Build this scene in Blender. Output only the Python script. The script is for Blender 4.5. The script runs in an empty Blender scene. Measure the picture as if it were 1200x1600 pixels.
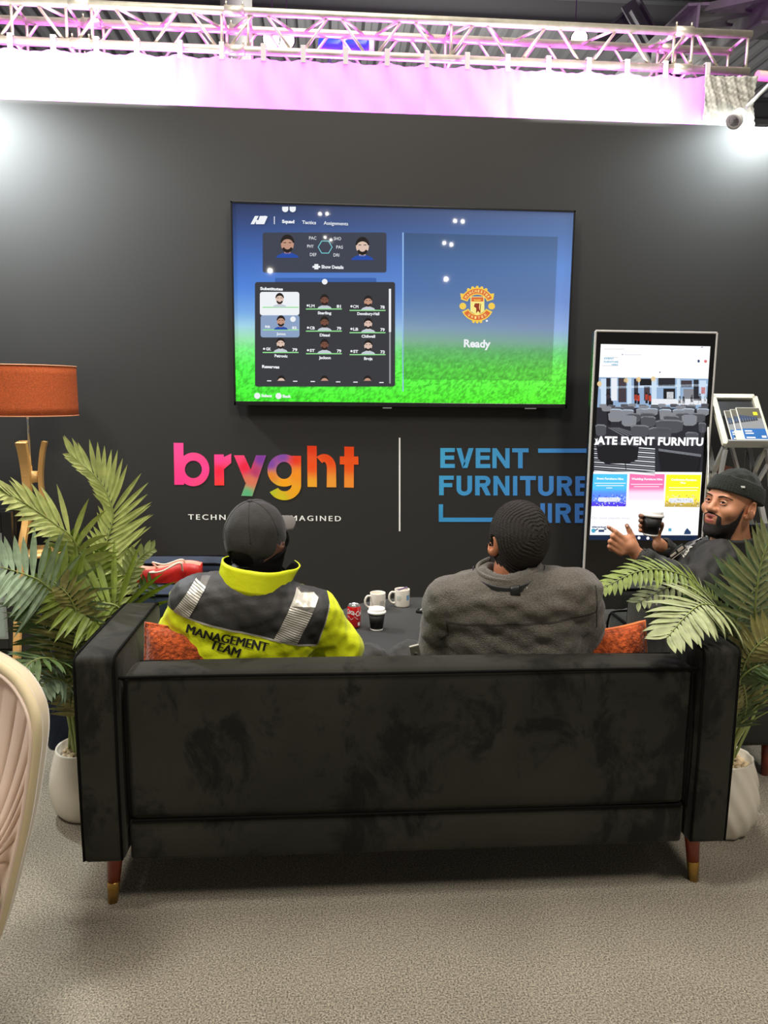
import bpy, bmesh, math, random
import numpy as np
from mathutils import Vector, Matrix
from mathutils.bvhtree import BVHTree

SC = bpy.context.scene
COL = SC.collection
random.seed(7)
np.random.seed(7)
PI = math.pi
V = Vector

# ------------------------------------------------------------------ camera
FPX, PITCH, YAW, ROLL, CAMH = 1210.0, 0.1522, 0.0742, 0.0101, 1.593
_F = V((math.sin(YAW) * math.cos(PITCH), math.cos(YAW) * math.cos(PITCH), -math.sin(PITCH)))
_r = V((math.cos(YAW), -math.sin(YAW), 0))
_u = _r.cross(_F)
_R = _r * math.cos(ROLL) + _u * math.sin(ROLL)
_U = _u * math.cos(ROLL) - _r * math.sin(ROLL)
cam_d = bpy.data.cameras.new('camera')
cam_d.sensor_fit = 'VERTICAL'
cam_d.sensor_height = 36.0
cam_d.lens = FPX / 1600 * 36.0
cam_d.clip_start = 0.05
cam_d.clip_end = 200
cam = bpy.data.objects.new('camera', cam_d)
COL.objects.link(cam)
cam.matrix_world = Matrix(((_R.x, _U.x, -_F.x, 0), (_R.y, _U.y, -_F.y, 0), (_R.z, _U.z, -_F.z, CAMH), (0, 0, 0, 1)))
SC.camera = cam


def at(px, py, Y=None, Z=None, X=None):
    """point of the place seen at photo pixel (px, py) on the plane y=Y, z=Z or x=X"""
    d = _F + _R * ((px - 600) / FPX) - _U * ((py - 800) / FPX)
    t = Y / d.y if Y is not None else ((Z - CAMH) / d.z if Z is not None else X / d.x)
    return V((0, 0, CAMH)) + d * t


# ------------------------------------------------------------------ colour management, world, lights
SC.view_settings.view_transform = 'Standard'
SC.view_settings.look = 'None'
SC.view_settings.gamma = 1
SC.view_settings.use_curve_mapping = False
SC.view_settings.exposure = 0.0
wd = bpy.data.worlds.new('hall')
SC.world = wd
wd.use_nodes = True
wd.node_tree.nodes['Background'].inputs[0].default_value = (1.0, 0.95, 0.88, 1)
wd.node_tree.nodes['Background'].inputs[1].default_value = 0.22


def area(name, loc, target, size, power, col=(1, 1, 1), sizey=None):
    l = bpy.data.lights.new(name, 'AREA')
    l.energy = power
    l.size = size
    if sizey:
        l.shape = 'RECTANGLE'
        l.size_y = sizey
    l.color = col
    o = bpy.data.objects.new(name, l)
    COL.objects.link(o)
    o.location = loc
    o.rotation_euler = (V(target) - V(loc)).to_track_quat('-Z', 'Y').to_euler()
    return o


def spot(name, loc, target, power, ang, blend=0.6, col=(1, 1, 1), r=0.05):
    l = bpy.data.lights.new(name, 'SPOT')
    l.energy = power
    l.spot_size = math.radians(ang)
    l.spot_blend = blend
    l.shadow_soft_size = r
    l.color = col
    o = bpy.data.objects.new(name, l)
    COL.objects.link(o)
    o.location = loc
    o.rotation_euler = (V(target) - V(loc)).to_track_quat('-Z', 'Y').to_euler()
    return o


# high-bay hall lights over the stand (beyond the sofa, and behind the viewer)
area('hall_light', (0.2, 3.5, 7.2), (0.2, 3.0, 0), 2.6, 370, (1, 0.95, 0.86))
area('hall_light', (-2.6, 0.4, 7.2), (-0.2, 2.4, 0.6), 1.2, 285, (1, 0.95, 0.88))
area('hall_light', (2.6, -1.2, 7.2), (0.4, 3.0, 0.6), 1.2, 255, (1, 0.93, 0.84))
# arm spotlights on the wall top
_p = at(-40, 200, Y=5.55)
_p.y = 4.55
spot('arm_light', _p, _p + V((0.1, 0.35, -1)), 380, 170, 0.5, (0.88, 0.97, 1.0), 0.10)
_p = at(1168, 206, Y=5.30)
_p.y = 4.80
spot('arm_light', _p, _p + V((-0.1, 0.35, -1)), 120, 170, 0.5, (0.86, 0.97, 1.0), 0.05)
# pairs of small hall lamps high behind the viewer, mirrored in the television
for (_x, _y, _w) in ((500, 334, 9), (511, 334, 9), (508, 371, 6), (517, 375, 6), (422, 423, 34), (711, 345, 12), (723, 346, 12), (694, 380, 11), (705, 382, 11), (697, 436, 24)):
    _l = bpy.data.lights.new('hall_lamp_far', 'POINT')
    _l.energy = _w * 0.45
    _l.shadow_soft_size = 0.018 if _w < 20 else 0.028
    _l.color = (1, 0.93, 0.8)
    _o = bpy.data.objects.new('hall_lamp_far', _l)
    COL.objects.link(_o)
    _p = at(_x, _y, Y=4.98 * 2 + 6)
    _o.location = (_p.x, -6, _p.z)
# white floods on the fabric pelmet
area('strip_light', (-1.62, 4.98, 3.34), (-1.62, 5.22, 3.56), 1.3, 22, (1, 0.99, 0.96), 0.03)
area('strip_light', (1.72, 4.98, 3.34), (1.72, 5.22, 3.56), 0.9, 14, (1, 0.98, 0.95), 0.03)
# added fill light brightening the roof from below; no hall lamp stands there
area('roof_fill', (2, 13, 4.5), (2, 16, 9), 3.0, 900, (1, 0.97, 0.92))
# magenta wash behind the fabric pelmet
for _x in (-1.9, -0.9, 0.1, 1.1, 2.0):
    area('wash_light', (_x, 5.75, 2.9), (_x, 5.3, 4.2), 0.35, 100, (0.75, 0.10, 1.0), 0.2)


# ------------------------------------------------------------------ materials
def lin(c):
    return tuple(((v / 255) / 12.92 if v <= 10.3 else ((v / 255 + 0.055) / 1.055) ** 2.4) for v in c)


MATS = {}


def M(name, rgb, rough=0.6, metal=0.0, noise=None, bump=None, sheen=0.0, spec=0.5, coat=0.0, trans=0.0, stretch=None, rgb2=None):
    """procedural principled material; noise=(scale, amount), bump=(scale, strength)"""
    if name in MATS:
        return MATS[name]
    m = bpy.data.materials.new(name)
    m.use_nodes = True
    nt = m.node_tree
    b = nt.nodes['Principled BSDF']
    c = lin(rgb)
    b.inputs['Base Color'].default_value = (*c, 1)
    b.inputs['Roughness'].default_value = rough
    b.inputs['Metallic'].default_value = metal
    b.inputs['Specular IOR Level'].default_value = spec
    b.inputs['Sheen Weight'].default_value = sheen
    b.inputs['Sheen Roughness'].default_value = 0.4
    b.inputs['Coat Weight'].default_value = coat
    if trans:
        b.inputs['Subsurface Weight'].default_value = trans
        b.inputs['Subsurface Radius'].default_value = (0.02, 0.012, 0.008)
        b.inputs['Subsurface Scale'].default_value = 0.4
    if noise or bump:
        tc = nt.nodes.new('ShaderNodeTexCoord')
        mp = nt.nodes.new('ShaderNodeMapping')
        nt.links.new(tc.outputs['Object'], mp.inputs[0])
        if stretch:
            mp.inputs['Scale'].default_value = stretch
    if noise:
        n = nt.nodes.new('ShaderNodeTexNoise')
        n.inputs['Scale'].default_value = noise[0]
        n.inputs['Detail'].default_value = 6
        nt.links.new(mp.outputs[0], n.inputs['Vector'])
        r = nt.nodes.new('ShaderNodeValToRGB')
        a = noise[1]
        c2 = lin(rgb2) if rgb2 else tuple(min(1, v * (1 + a)) for v in c)
        r.color_ramp.elements[0].position = 0.35
        r.color_ramp.elements[1].position = 0.65
        r.color_ramp.elements[0].color = (*[v * (1 - a) for v in c], 1) if not rgb2 else (*c, 1)
        r.color_ramp.elements[1].color = (*c2, 1)
        nt.links.new(n.outputs[0], r.inputs[0])
        nt.links.new(r.outputs[0], b.inputs['Base Color'])
    if bump:
        n2 = nt.nodes.new('ShaderNodeTexNoise')
        n2.inputs['Scale'].default_value = bump[0]
        n2.inputs['Detail'].default_value = 4
        nt.links.new(mp.outputs[0], n2.inputs['Vector'])
        bp = nt.nodes.new('ShaderNodeBump')
        bp.inputs['Strength'].default_value = bump[1]
        bp.inputs['Distance'].default_value = 0.01
        nt.links.new(n2.outputs[0], bp.inputs['Height'])
        nt.links.new(bp.outputs[0], b.inputs['Normal'])
    MATS[name] = m
    return m


def ME(name, rgb, k=1.0, gloss=True):
    """lit screen colour"""
    if name in MATS:
        return MATS[name]
    m = bpy.data.materials.new(name)
    m.use_nodes = True
    b = m.node_tree.nodes['Principled BSDF']
    b.inputs['Base Color'].default_value = (0.004, 0.004, 0.004, 1)
    b.inputs['Roughness'].default_value = 0.03
    b.inputs['Specular IOR Level'].default_value = 0.3 if gloss else 0
    b.inputs['Emission Color'].default_value = (*lin(rgb), 1)
    b.inputs['Emission Strength'].default_value = k
    MATS[name] = m
    return m


def mask_mat(name, rgb_out, rgb_in, attr='mask', rough=0.75, bump=None, sheen=0.0, rough_in=None, soft=0.0004):
    """two cloth colours of one garment, switched where the stored panel outline changes sign (inside < 0)"""
    m = M(name, rgb_out, rough, bump=bump, sheen=sheen)
    nt = m.node_tree
    b = nt.nodes['Principled BSDF']
    a = nt.nodes.new('ShaderNodeAttribute')
    a.attribute_name = attr
    mr = nt.nodes.new('ShaderNodeMapRange')
    mr.inputs[1].default_value = -soft
    mr.inputs[2].default_value = soft
    nt.links.new(a.outputs['Fac'], mr.inputs[0])
    mx = nt.nodes.new('ShaderNodeMix')
    mx.data_type = 'RGBA'
    mx.inputs[6].default_value = (*lin(rgb_in), 1)
    mx.inputs[7].default_value = (*lin(rgb_out), 1)
    nt.links.new(mr.outputs[0], mx.inputs[0])
    nt.links.new(mx.outputs[2], b.inputs['Base Color'])
    return m


def vcol_mat(name, rough=0.6, emit=0.0, spec=0.3):
    m = M(name, (200, 200, 200), rough, spec=spec)
    nt = m.node_tree
    b = nt.nodes['Principled BSDF']
    a = nt.nodes.new('ShaderNodeAttribute')
    a.attribute_name = 'print'
    nt.links.new(a.outputs['Color'], b.inputs['Base Color'])
    if emit:
        b.inputs['Base Color'].default_value = (0, 0, 0, 1)
        nt.links.new(a.outputs['Color'], b.inputs['Emission Color'])
        b.inputs['Emission Strength'].default_value = emit
    return m


# ------------------------------------------------------------------ object plumbing
ORG = {}


def link(name, me, mats, parent=None, base=None, smooth=False):
    """me: mesh or bmesh in world coordinates -> one object whose origin sits at its base"""
    if isinstance(me, bmesh.types.BMesh):
        bm = me
        me = bpy.data.meshes.new(name)
        bm.to_mesh(me)
        bm.free()
    if not isinstance(mats, (list, tuple)):
        mats = [mats]
    for m in mats:
        me.materials.append(m)
    n = len(me.vertices)
    co = np.empty(n * 3, np.float32)
    me.vertices.foreach_get('co', co)
    co = co.reshape(-1, 3)
    if base is None:
        lo, hi = co.min(0), co.max(0)
        base = V(((lo[0] + hi[0]) / 2, (lo[1] + hi[1]) / 2, lo[2]))
    base = V(base)
    me.transform(Matrix.Translation(-base))
    if smooth:
        me.polygons.foreach_set('use_smooth', np.ones(len(me.polygons), bool))
        if smooth is not True:
            sharp_angle(me, smooth)
    me.update()
    o = bpy.data.objects.new(name, me)
    COL.objects.link(o)
    ORG[o.name] = base
    if parent:
        o.parent = parent
        o.location = base - ORG[parent.name]
    else:
        o.location = base
    return o


def sharp_angle(me, deg):
    bm = bmesh.new()
    bm.from_mesh(me)
    for e in bm.edges:
        if len(e.link_faces) == 2 and e.calc_face_angle(0) > math.radians(deg):
            e.smooth = False
    bm.to_mesh(me)
    bm.free()


def tag(o, label=None, cat=None, group=None, kind=None):
    if label:
        o['label'] = label
    if cat:
        o['category'] = cat
    if group:
        o['group'] = group
    if kind:
        o['kind'] = kind
    return o


def thing(name, label, cat, base, group=None):
    o = bpy.data.objects.new(name, None)
    o.empty_display_size = 0.1
    COL.objects.link(o)
    o.location = base
    ORG[o.name] = V(base)
    return tag(o, label, cat, group)


def copy_tree(o, delta=None, parent=None):
    c = o.copy()
    COL.objects.link(c)
    ORG[c.name] = ORG[o.name] + (V(delta) if delta else V())
    if parent:
        c.parent = parent
    elif delta:
        c.location = o.location + V(delta)
    for ch in list(o.children):
        copy_tree(ch, delta, c)
    return c


# ------------------------------------------------------------------ mesh helpers (world coordinates)
def B():
    return bmesh.new()


def box(bm, lo, hi, bev=0.0, seg=2, mat=0, mtx=None):
    c = [(a + b) / 2 for a, b in zip(lo, hi)]
    s = [abs(b - a) for a, b in zip(lo, hi)]
    r = bmesh.ops.create_cube(bm, size=1.0)
    vs = r['verts']
    for v in vs:
        v.co = V((v.co.x * s[0] + c[0], v.co.y * s[1] + c[1], v.co.z * s[2] + c[2]))
    fs = {f for v in vs for f in v.link_faces}
    if bev:
        es = list({e for v in vs for e in v.link_edges})
        rr = bmesh.ops.bevel(bm, geom=es, offset=bev, segments=seg, affect='EDGES', profile=0.5)
        fs = set(rr['faces']) | {f for f in fs if f.is_valid}
        vs = list({v for f in fs for v in f.verts})
    for f in fs:
        f.material_index = mat
    if mtx:
        bmesh.ops.transform(bm, matrix=mtx, verts=list({v for f in fs for v in f.verts}))
    return fs


def frame_of(t, hint=None):
    t = t.normalized()
    h = V(hint) if hint is not None else (V((0, 0, 1)) if abs(t.z) < 0.9 else V((1, 0, 0)))
    x = h.cross(t).normalized()
    return x, t.cross(x).normalized()


def tube(bm, pts, rad, n=10, mat=0, caps=True, closed=False):
    pts = [V(p) for p in pts]
    if not hasattr(rad, '__len__'):
        rad = [rad] * len(pts)
    rings = []
    x = None
    for i, p in enumerate(pts):
        if closed:
            t = pts[(i + 1) % len(pts)] - pts[i - 1]
        else:
            t = pts[min(i + 1, len(pts) - 1)] - pts[max(i - 1, 0)]
        t = t.normalized()
        if x is None:
            x, y = frame_of(t)
        else:
            x = (x - t * x.dot(t)).normalized()
            y = t.cross(x)
        rings.append([bm.verts.new(p + (x * math.cos(a) + y * math.sin(a)) * rad[i]) for a in [2 * PI * k / n for k in range(n)]])
    m = len(rings)
    for i in range(m if closed else m - 1):
        a, b = rings[i], rings[(i + 1) % m]
        for k in range(n):
            f = bm.faces.new((a[k], a[(k + 1) % n], b[(k + 1) % n], b[k]))
            f.material_index = mat
            f.smooth = True
    if caps and not closed:
        for r, rev in ((rings[0], True), (rings[-1], False)):
            f = bm.faces.new(r[::-1] if rev else r)
            f.material_index = mat
    return rings


def lathe(bm, prof, c=(0, 0, 0), n=32, mat=0, axis=None, sx=1.0, sy=1.0, twist=None):
    """prof: list of (radius, height); c: base point"""
    c = V(c)
    q = V((0, 0, 1)).rotation_difference(V(axis)) if axis is not None else None
    rings = []
    for (r, z) in prof:
        ring = []
        for k in range(n):
            a = 2 * PI * k / n
            rr = r if twist is None else r * twist(a, z)
            p = V((rr * math.cos(a) * sx, rr * math.sin(a) * sy, z))
            if q:
                p = q @ p
            ring.append(bm.verts.new(c + p))
        rings.append(ring)
    for i in range(len(rings) - 1):
        for k in range(n):
            f = bm.faces.new((rings[i][k], rings[i][(k + 1) % n], rings[i + 1][(k + 1) % n], rings[i + 1][k]))
            f.smooth = True
            f.material_index = mat
    for ring, rev, pr in ((rings[0], True, prof[0]), (rings[-1], False, prof[-1])):
        if pr[0] > 1e-5:
            f = bm.faces.new(ring[::-1] if rev else ring)
            f.material_index = mat
    return rings


def spline(pts, n=8, closed=False):
    pts = [V(p) for p in pts]
    out = []
    m = len(pts)
    for i in range(m if closed else m - 1):
        if closed:
            p0, p1, p2, p3 = pts[i - 1], pts[i], pts[(i + 1) % m], pts[(i + 2) % m]
        else:
            p1, p2 = pts[i], pts[i + 1]
            p0 = pts[i - 1] if i else p1 * 2 - p2
            p3 = pts[i + 2] if i + 2 < m else p2 * 2 - p1
        for k in range(n):
            t = k / n
            out.append(0.5 * ((2 * p1) + (p2 - p0) * t + (2 * p0 - 5 * p1 + 4 * p2 - p3) * t * t + (3 * p1 - p0 - 3 * p2 + p3) * t ** 3))
    if not closed:
        out.append(pts[-1])
    return out


def sweep_rect(bm, pts, w, d, hint, mat=0):
    """rectangular bar along pts; w across (hint x tangent), d along hint"""
    pts = [V(p) for p in pts]
    rings = []
    for i, p in enumerate(pts):
        t = (pts[min(i + 1, len(pts) - 1)] - pts[max(i - 1, 0)]).normalized()
        x = V(hint).cross(t).normalized()
        y = t.cross(x)
        ww = w[i] if hasattr(w, '__len__') else w
        dd = d[i] if hasattr(d, '__len__') else d
        rings.append([bm.verts.new(p + x * sx * ww / 2 + y * sy * dd / 2) for sx, sy in ((-1, -1), (1, -1), (1, 1), (-1, 1))])
    for a, b in zip(rings, rings[1:]):
        for k in range(4):
            bm.faces.new((a[k], a[(k + 1) % 4], b[(k + 1) % 4], b[k])).material_index = mat
    bm.faces.new(rings[0][::-1]).material_index = mat
    bm.faces.new(rings[-1]).material_index = mat


def grid_solid(bm, fn, nu, nv, thick=0.0, mat=0, mat_in=None, closed_u=False):
    """fn(u, v) -> (point, normal); a sheet with real thickness"""
    top, bot = [], []
    for i in range(nu + (0 if closed_u else 1)):
        tr, br = [], []
        for j in range(nv + 1):
            p, n = fn(i / nu, j / nv)
            tr.append(bm.verts.new(p))
            if thick:
                br.append(bm.verts.new(p - n * thick))
        top.append(tr)
        bot.append(br)
    mi = mat if mat_in is None else mat_in
    ni = nu if closed_u else nu
    L = len(top)
    for i in range(ni):
        i2 = (i + 1) % L if closed_u else i + 1
        for j in range(nv):
            f = bm.faces.new((top[i][j], top[i2][j], top[i2][j + 1], top[i][j + 1]))
            f.smooth = True
            f.material_index = mat
            if thick:
                f = bm.faces.new((bot[i][j + 1], bot[i2][j + 1], bot[i2][j], bot[i][j]))
                f.smooth = True
                f.material_index = mi
        if thick:
            for j in (0, nv):
                q = (top[i2][j], top[i][j], bot[i][j], bot[i2][j])
                f = bm.faces.new(q if j == 0 else q[::-1])
                f.material_index = mat
    if thick and not closed_u:
        for i in (0, nu):
            for j in range(nv):
                q = (top[i][j], top[i][j + 1], bot[i][j + 1], bot[i][j])
                bm.faces.new(q if i == 0 else q[::-1]).material_index = mat
    return top


def poly(bm, pts, mat=0, smooth=False):
    f = bm.faces.new([bm.verts.new(p) for p in pts])
    f.material_index = mat
    f.smooth = smooth
    return f


# ------------------------------------------------------------------ lettering (built-in font, turned to mesh)
_TC = {}


def text_geo(s, bold=0.0, spacing=1.0):
    k = (s, bold, spacing)
    if k not in _TC:
        cu = bpy.data.curves.new('txt', 'FONT')
        cu.body = s
        cu.offset = bold
        cu.space_character = spacing
        cu.resolution_u = 3
        o = bpy.data.objects.new('txt', cu)
        COL.objects.link(o)
        dg = bpy.context.evaluated_depsgraph_get()
        dg.update()
        me = bpy.data.meshes.new_from_object(o.evaluated_get(dg))
        vs = [tuple(v.co) for v in me.vertices]
        fs = [tuple(p.vertices) for p in me.polygons]
        bpy.data.objects.remove(o)
        bpy.data.curves.remove(cu)
        bpy.data.meshes.remove(me)
        _TC[k] = (vs, fs)
    return _TC[k]


def text(bm, s, p0, p1, h, up=None, bold=0.0, spacing=1.0, shear=0.0, mat=0, capref=True, normal=None):
    """lettering whose ink runs from p0 to p1 along the baseline, capitals h tall"""
    if bold > 0 and ('M' in s or 'm' in s):
        e = (V(p1) - V(p0)).normalized() * (h * bold * 1.1)
        for sg in (-1, 0, 1):
            nn = e.cross(V(up) if up is not None else V((0, 0, 1))).normalized() * (0.0003 * sg)
            text(bm, s, V(p0) + e * sg + nn, V(p1) + e * sg + nn, h, up, 0.0, spacing, shear, mat, capref)
        return []
    vs, fs = text_geo(s, bold, spacing)
    if not vs:
        return []
    x0 = min(v[0] for v in vs)
    x1 = max(v[0] for v in vs)
    ch = max(v[1] for v in text_geo('H', bold)[0]) + bold if capref else max(v[1] for v in vs)
    p0, p1 = V(p0), V(p1)
    ux = (p1 - p0) / max(1e-6, x1 - x0)
    if up is None:
        up = V((0, 0, 1))
    uz = V(up).normalized() * (h / ch)
    nv = [bm.verts.new(p0 + ux * (v[0] - x0) + (uz + ux.normalized() * uz.length * shear) * (v[1] + bold)) for v in vs]
    out = []
    for f in fs:
        try:
            ff = bm.faces.new([nv[i] for i in f])
            ff.material_index = mat
            out.append(ff)
        except ValueError:
            pass
    return nv


# ------------------------------------------------------------------ implicit surfaces -> mesh (bodies, garments, cushions)
def ln(P):
    return np.sqrt((P * P).sum(1))


def ell(P, c, r, R=None):
    q = P - np.array(c)
    if R is not None:
        q = q @ R
    r = np.array(r)
    k0 = ln(q / r)
    k1 = ln(q / (r * r)) + 1e-9
    return k0 * (k0 - 1.0) / k1


def rc(P, a, b, ra, rb=None):
    a = np.array(a, float)
    b = np.array(b, float)
    rb = ra if rb is None else rb
    ba = b - a
    t = np.clip((P - a) @ ba / (ba @ ba + 1e-12), 0, 1)
    return ln(P - a - t[:, None] * ba) - (ra + (rb - ra) * t)


def rbox(P, c, h, r, R=None):
    q = P - np.array(c)
    if R is not None:
        q = q @ R
    q = np.abs(q) - (np.array(h) - r)
    return ln(np.maximum(q, 0)) + np.minimum(q.max(1), 0) - r


def smin(a, b, k):
    h = np.clip(0.5 + 0.5 * (b - a) / k, 0, 1)
    return b + (a - b) * h - k * h * (1 - h)


def smax(a, b, k):
    return -smin(-a, -b, k)


def chain(P, pts, rads, k=0.01):
    d = None
    for i in range(len(pts) - 1):
        e = rc(P, pts[i], pts[i + 1], rads[i], rads[i + 1])
        d = e if d is None else smin(d, e, k)
    return d


def sdf_mesh(fn, lo, hi, h, name='body'):
    K = 4
    lo = np.array(lo, float)
    hi = np.array(hi, float)
    nc = np.ceil((hi - lo) / (h * K)).astype(int) + 1
    n = nc * K
    ax = [lo[i] + (np.arange(nc[i]) * K + (K - 1) / 2) * h for i in range(3)]
    C = np.stack(np.meshgrid(*ax, indexing='ij'), -1).reshape(-1, 3)
    dc = np.concatenate([fn(C[i:i + 200000]) for i in range(0, len(C), 200000)]).astype(np.float32)
    D = dc.reshape(nc)
    for a in range(3):
        D = np.repeat(D, K, axis=a)
    act = np.nonzero(np.abs(dc) < h * 7)[0]
    ci = np.stack(np.unravel_index(act, nc), -1)
    off = np.stack(np.meshgrid(range(K), range(K), range(K), indexing='ij'), -1).reshape(-1, 3)
    idx = (ci[:, None, :] * K + off[None]).reshape(-1, 3)
    val = np.concatenate([fn(lo + idx[i:i + 200000] * h) for i in range(0, len(idx), 200000)])
    D[idx[:, 0], idx[:, 1], idx[:, 2]] = val
    S = D < 0
    c8 = [(i, j, k) for i in (0, 1) for j in (0, 1) for k in (0, 1)]
    m = n - 1
    cnt = np.zeros(m, np.uint8)
    for (i, j, k) in c8:
        cnt += S[i:i + m[0], j:j + m[1], k:k + m[2]]
    cells = np.stack(np.nonzero((cnt > 0) & (cnt < 8)), -1)
    acc = np.zeros((len(cells), 3))
    num = np.zeros(len(cells))
    for a in range(3):
        o1, o2 = [x for x in range(3) if x != a]
        for u in (0, 1):
            for w in (0, 1):
                p = np.zeros(3, int)
                p[o1], p[o2] = u, w
                q = p.copy()
                q[a] = 1
                A = cells + p
                Bq = cells + q
                da = D[A[:, 0], A[:, 1], A[:, 2]]
                db = D[Bq[:, 0], Bq[:, 1], Bq[:, 2]]
                x = (da < 0) != (db < 0)
                t = da[x] / (da[x] - db[x])
                pos = np.repeat(p[None].astype(float), x.sum(), 0)
                pos[:, a] = t
                acc[x] += pos
                num[x] += 1
    vert = lo + (cells + acc / num[:, None]) * h
    vid = np.full(m, -1, np.int32)
    vid[cells[:, 0], cells[:, 1], cells[:, 2]] = np.arange(len(cells))
    quads = []
    for a in range(3):
        b, c = (a + 1) % 3, (a + 2) % 3
        sl0 = [slice(0, n[x]) for x in range(3)]
        sl1 = [slice(0, n[x]) for x in range(3)]
        sl0[a] = slice(0, n[a] - 1)
        sl1[a] = slice(1, n[a])
        s0, s1 = S[tuple(sl0)], S[tuple(sl1)]
        e = np.stack(np.nonzero(s0 != s1), -1)
        e = e[(e[:, b] > 0) & (e[:, c] > 0) & (e[:, b] < n[b] - 1) & (e[:, c] < n[c] - 1)]
        ins = s0[e[:, 0], e[:, 1], e[:, 2]]
        q = []
        for (db_, dc_) in ((-1, -1), (0, -1), (0, 0), (-1, 0)):
            w = e.copy()
            w[:, b] += db_
            w[:, c] += dc_
            q.append(vid[w[:, 0], w[:, 1], w[:, 2]])
        q = np.stack(q, -1)
        q[~ins] = q[~ins][:, ::-1]
        quads.append(q)
    quads = np.concatenate(quads)
    me = bpy.data.meshes.new(name)
    me.vertices.add(len(vert))
    me.vertices.foreach_set('co', vert.astype(np.float32).ravel())
    me.loops.add(len(quads) * 4)
    me.loops.foreach_set('vertex_index', quads.astype(np.int32).ravel())
    me.polygons.add(len(quads))
    me.polygons.foreach_set('loop_start', np.arange(0, len(quads) * 4, 4, dtype=np.int32))
    me.polygons.foreach_set('use_smooth', np.ones(len(quads), bool))
    me.update(calc_edges=True)
    return me, vert


def attr(me, name, vals):
    a = me.attributes.new(name, 'FLOAT', 'POINT')
    a.data.foreach_set('value', np.asarray(vals, np.float32))


def rotm(rx=0, ry=0, rz=0):
    return np.array((Matrix.Rotation(rz, 3, 'Z') @ Matrix.Rotation(ry, 3, 'Y') @ Matrix.Rotation(rx, 3, 'X')))


class Fr:
    """a local frame: x right, y away from the camera, z up, turned by R about o"""

    def __init__(s, o, R, k=1.0):
        s.o = np.array(o)
        s.R = R
        s.k = k

    def w(s, p):
        return V(s.R @ (np.array(p, float) * s.k) + s.o)

    def d(s, p):
        return V(s.R @ np.array(p, float))

    def l(s, P):
        return (np.asarray(P) - s.o) @ s.R / s.k


def wob(P, s, seed=0.0):
    """smooth pseudo-noise for folds"""
    q = P * s
    return (np.sin(q[:, 0] * 1.7 + q[:, 1] * 2.3 + seed) * np.sin(q[:, 1] * 1.9 - q[:, 2] * 2.9 + seed * 2.1)
            + 0.6 * np.sin(q[:, 2] * 3.7 + q[:, 0] * 3.1 + seed * 1.3) * np.sin(q[:, 0] * 4.3 - q[:, 1] * 2.7 + seed))


def bvh_of(me):
    bm = bmesh.new()
    bm.from_mesh(me)
    t = BVHTree.FromBMesh(bm)
    bm.free()
    return t


def drape(bm, bvh, direction, off, sub=0.008):
    """lay a flat sheet of lettering or trim onto a garment along `direction`"""
    for _ in range(4):
        es = [e for e in bm.edges if e.calc_length() > sub]
        if not es:
            break
        bmesh.ops.triangulate(bm, faces=bm.faces[:])
        es = [e for e in bm.edges if e.calc_length() > sub]
        bmesh.ops.subdivide_edges(bm, edges=es, cuts=1)
    dead = []
    d = V(direction).normalized()
    for v in bm.verts:
        h = bvh.ray_cast(v.co - d * 0.5, d)
        if h[0] is None:
            dead.append(v)
        else:
            v.co = h[0] - d * off
    if dead:
        bmesh.ops.delete(bm, geom=dead, context='VERTS')

# ================================================================== THE SETTING
D = 5.05          # front face of the dark wall
WT = 3.29         # its height
WX0, WX1 = -4.2, 4.4


def carpet_mat():
    m = M('carpet', (140, 133, 118), 0.95, noise=(200, 0.65), bump=(300, 0.5), spec=0.1, sheen=0.15)
    nt = m.node_tree
    b = nt.nodes['Principled BSDF']
    ramp = [n for n in nt.nodes if n.type == 'VALTORGB'][0]
    tc = [n for n in nt.nodes if n.type == 'TEX_COORD'][0]
    n = nt.nodes.new('ShaderNodeTexNoise')
    n.inputs['Scale'].default_value = 2.2
    n.inputs['Detail'].default_value = 8
    n.inputs['Distortion'].default_value = 0.8
    nt.links.new(tc.outputs['Object'], n.inputs['Vector'])
    r = nt.nodes.new('ShaderNodeMapRange')
    r.inputs[1].default_value = 0.35
    r.inputs[2].default_value = 0.65
    r.inputs[3].default_value = 0.92
    r.inputs[4].default_value = 1.06
    nt.links.new(n.outputs[0], r.inputs[0])
    mx = nt.nodes.new('ShaderNodeMix')
    mx.data_type = 'RGBA'
    mx.blend_type = 'MULTIPLY'
    mx.inputs[0].default_value = 1
    nt.links.new(ramp.outputs[0], mx.inputs[6])
    nt.links.new(r.outputs[0], mx.inputs[7])
    nt.links.new(mx.outputs[2], b.inputs['Base Color'])
    return m


bm = B()
box(bm, (-7, -4, -0.05), (7, 9, 0))
tag(link('floor', bm, carpet_mat()), 'grey flecked carpet floor', kind='structure')
bm = B()
box(bm, (WX0, D, 0), (WX1, D + 0.1, WT))
tag(link('wall_back', bm, M('wall_black', (34, 32, 30), 0.70, noise=(1.1, 0.06), spec=0.5)), 'matt black exhibition wall', kind='structure')


# hall roof far above: ribbed dark decking, purlins, a lattice girder and a column
def ribbed(bm, x0, x1, y0, y1, z, pitch):
    n = int((x1 - x0) / pitch)
    prev = None
    for i in range(n):
        for (dx, dz) in ((0, 0), (0.35, 0), (0.5, 0.14), (0.85, 0.14)):
            x = x0 + (i + dx) * pitch
            cur = (bm.verts.new((x, y0, z + dz)), bm.verts.new((x, y1, z + dz)))
            if prev:
                bm.faces.new((prev[0], prev[1], cur[1], cur[0]))
            prev = cur


bm = B()
ribbed(bm, -22, 24, -14, 34, 9.0, 0.34)
tag(link('ceiling', bm, M('roof_deck', (120, 120, 122), 0.7)), 'dark ribbed steel hall roof', kind='structure')
steel = M('roof_steel', (120, 120, 118), 0.55, noise=(3, 0.2))
steel_d = M('roof_steel_dark', (62, 62, 64), 0.6)


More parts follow.
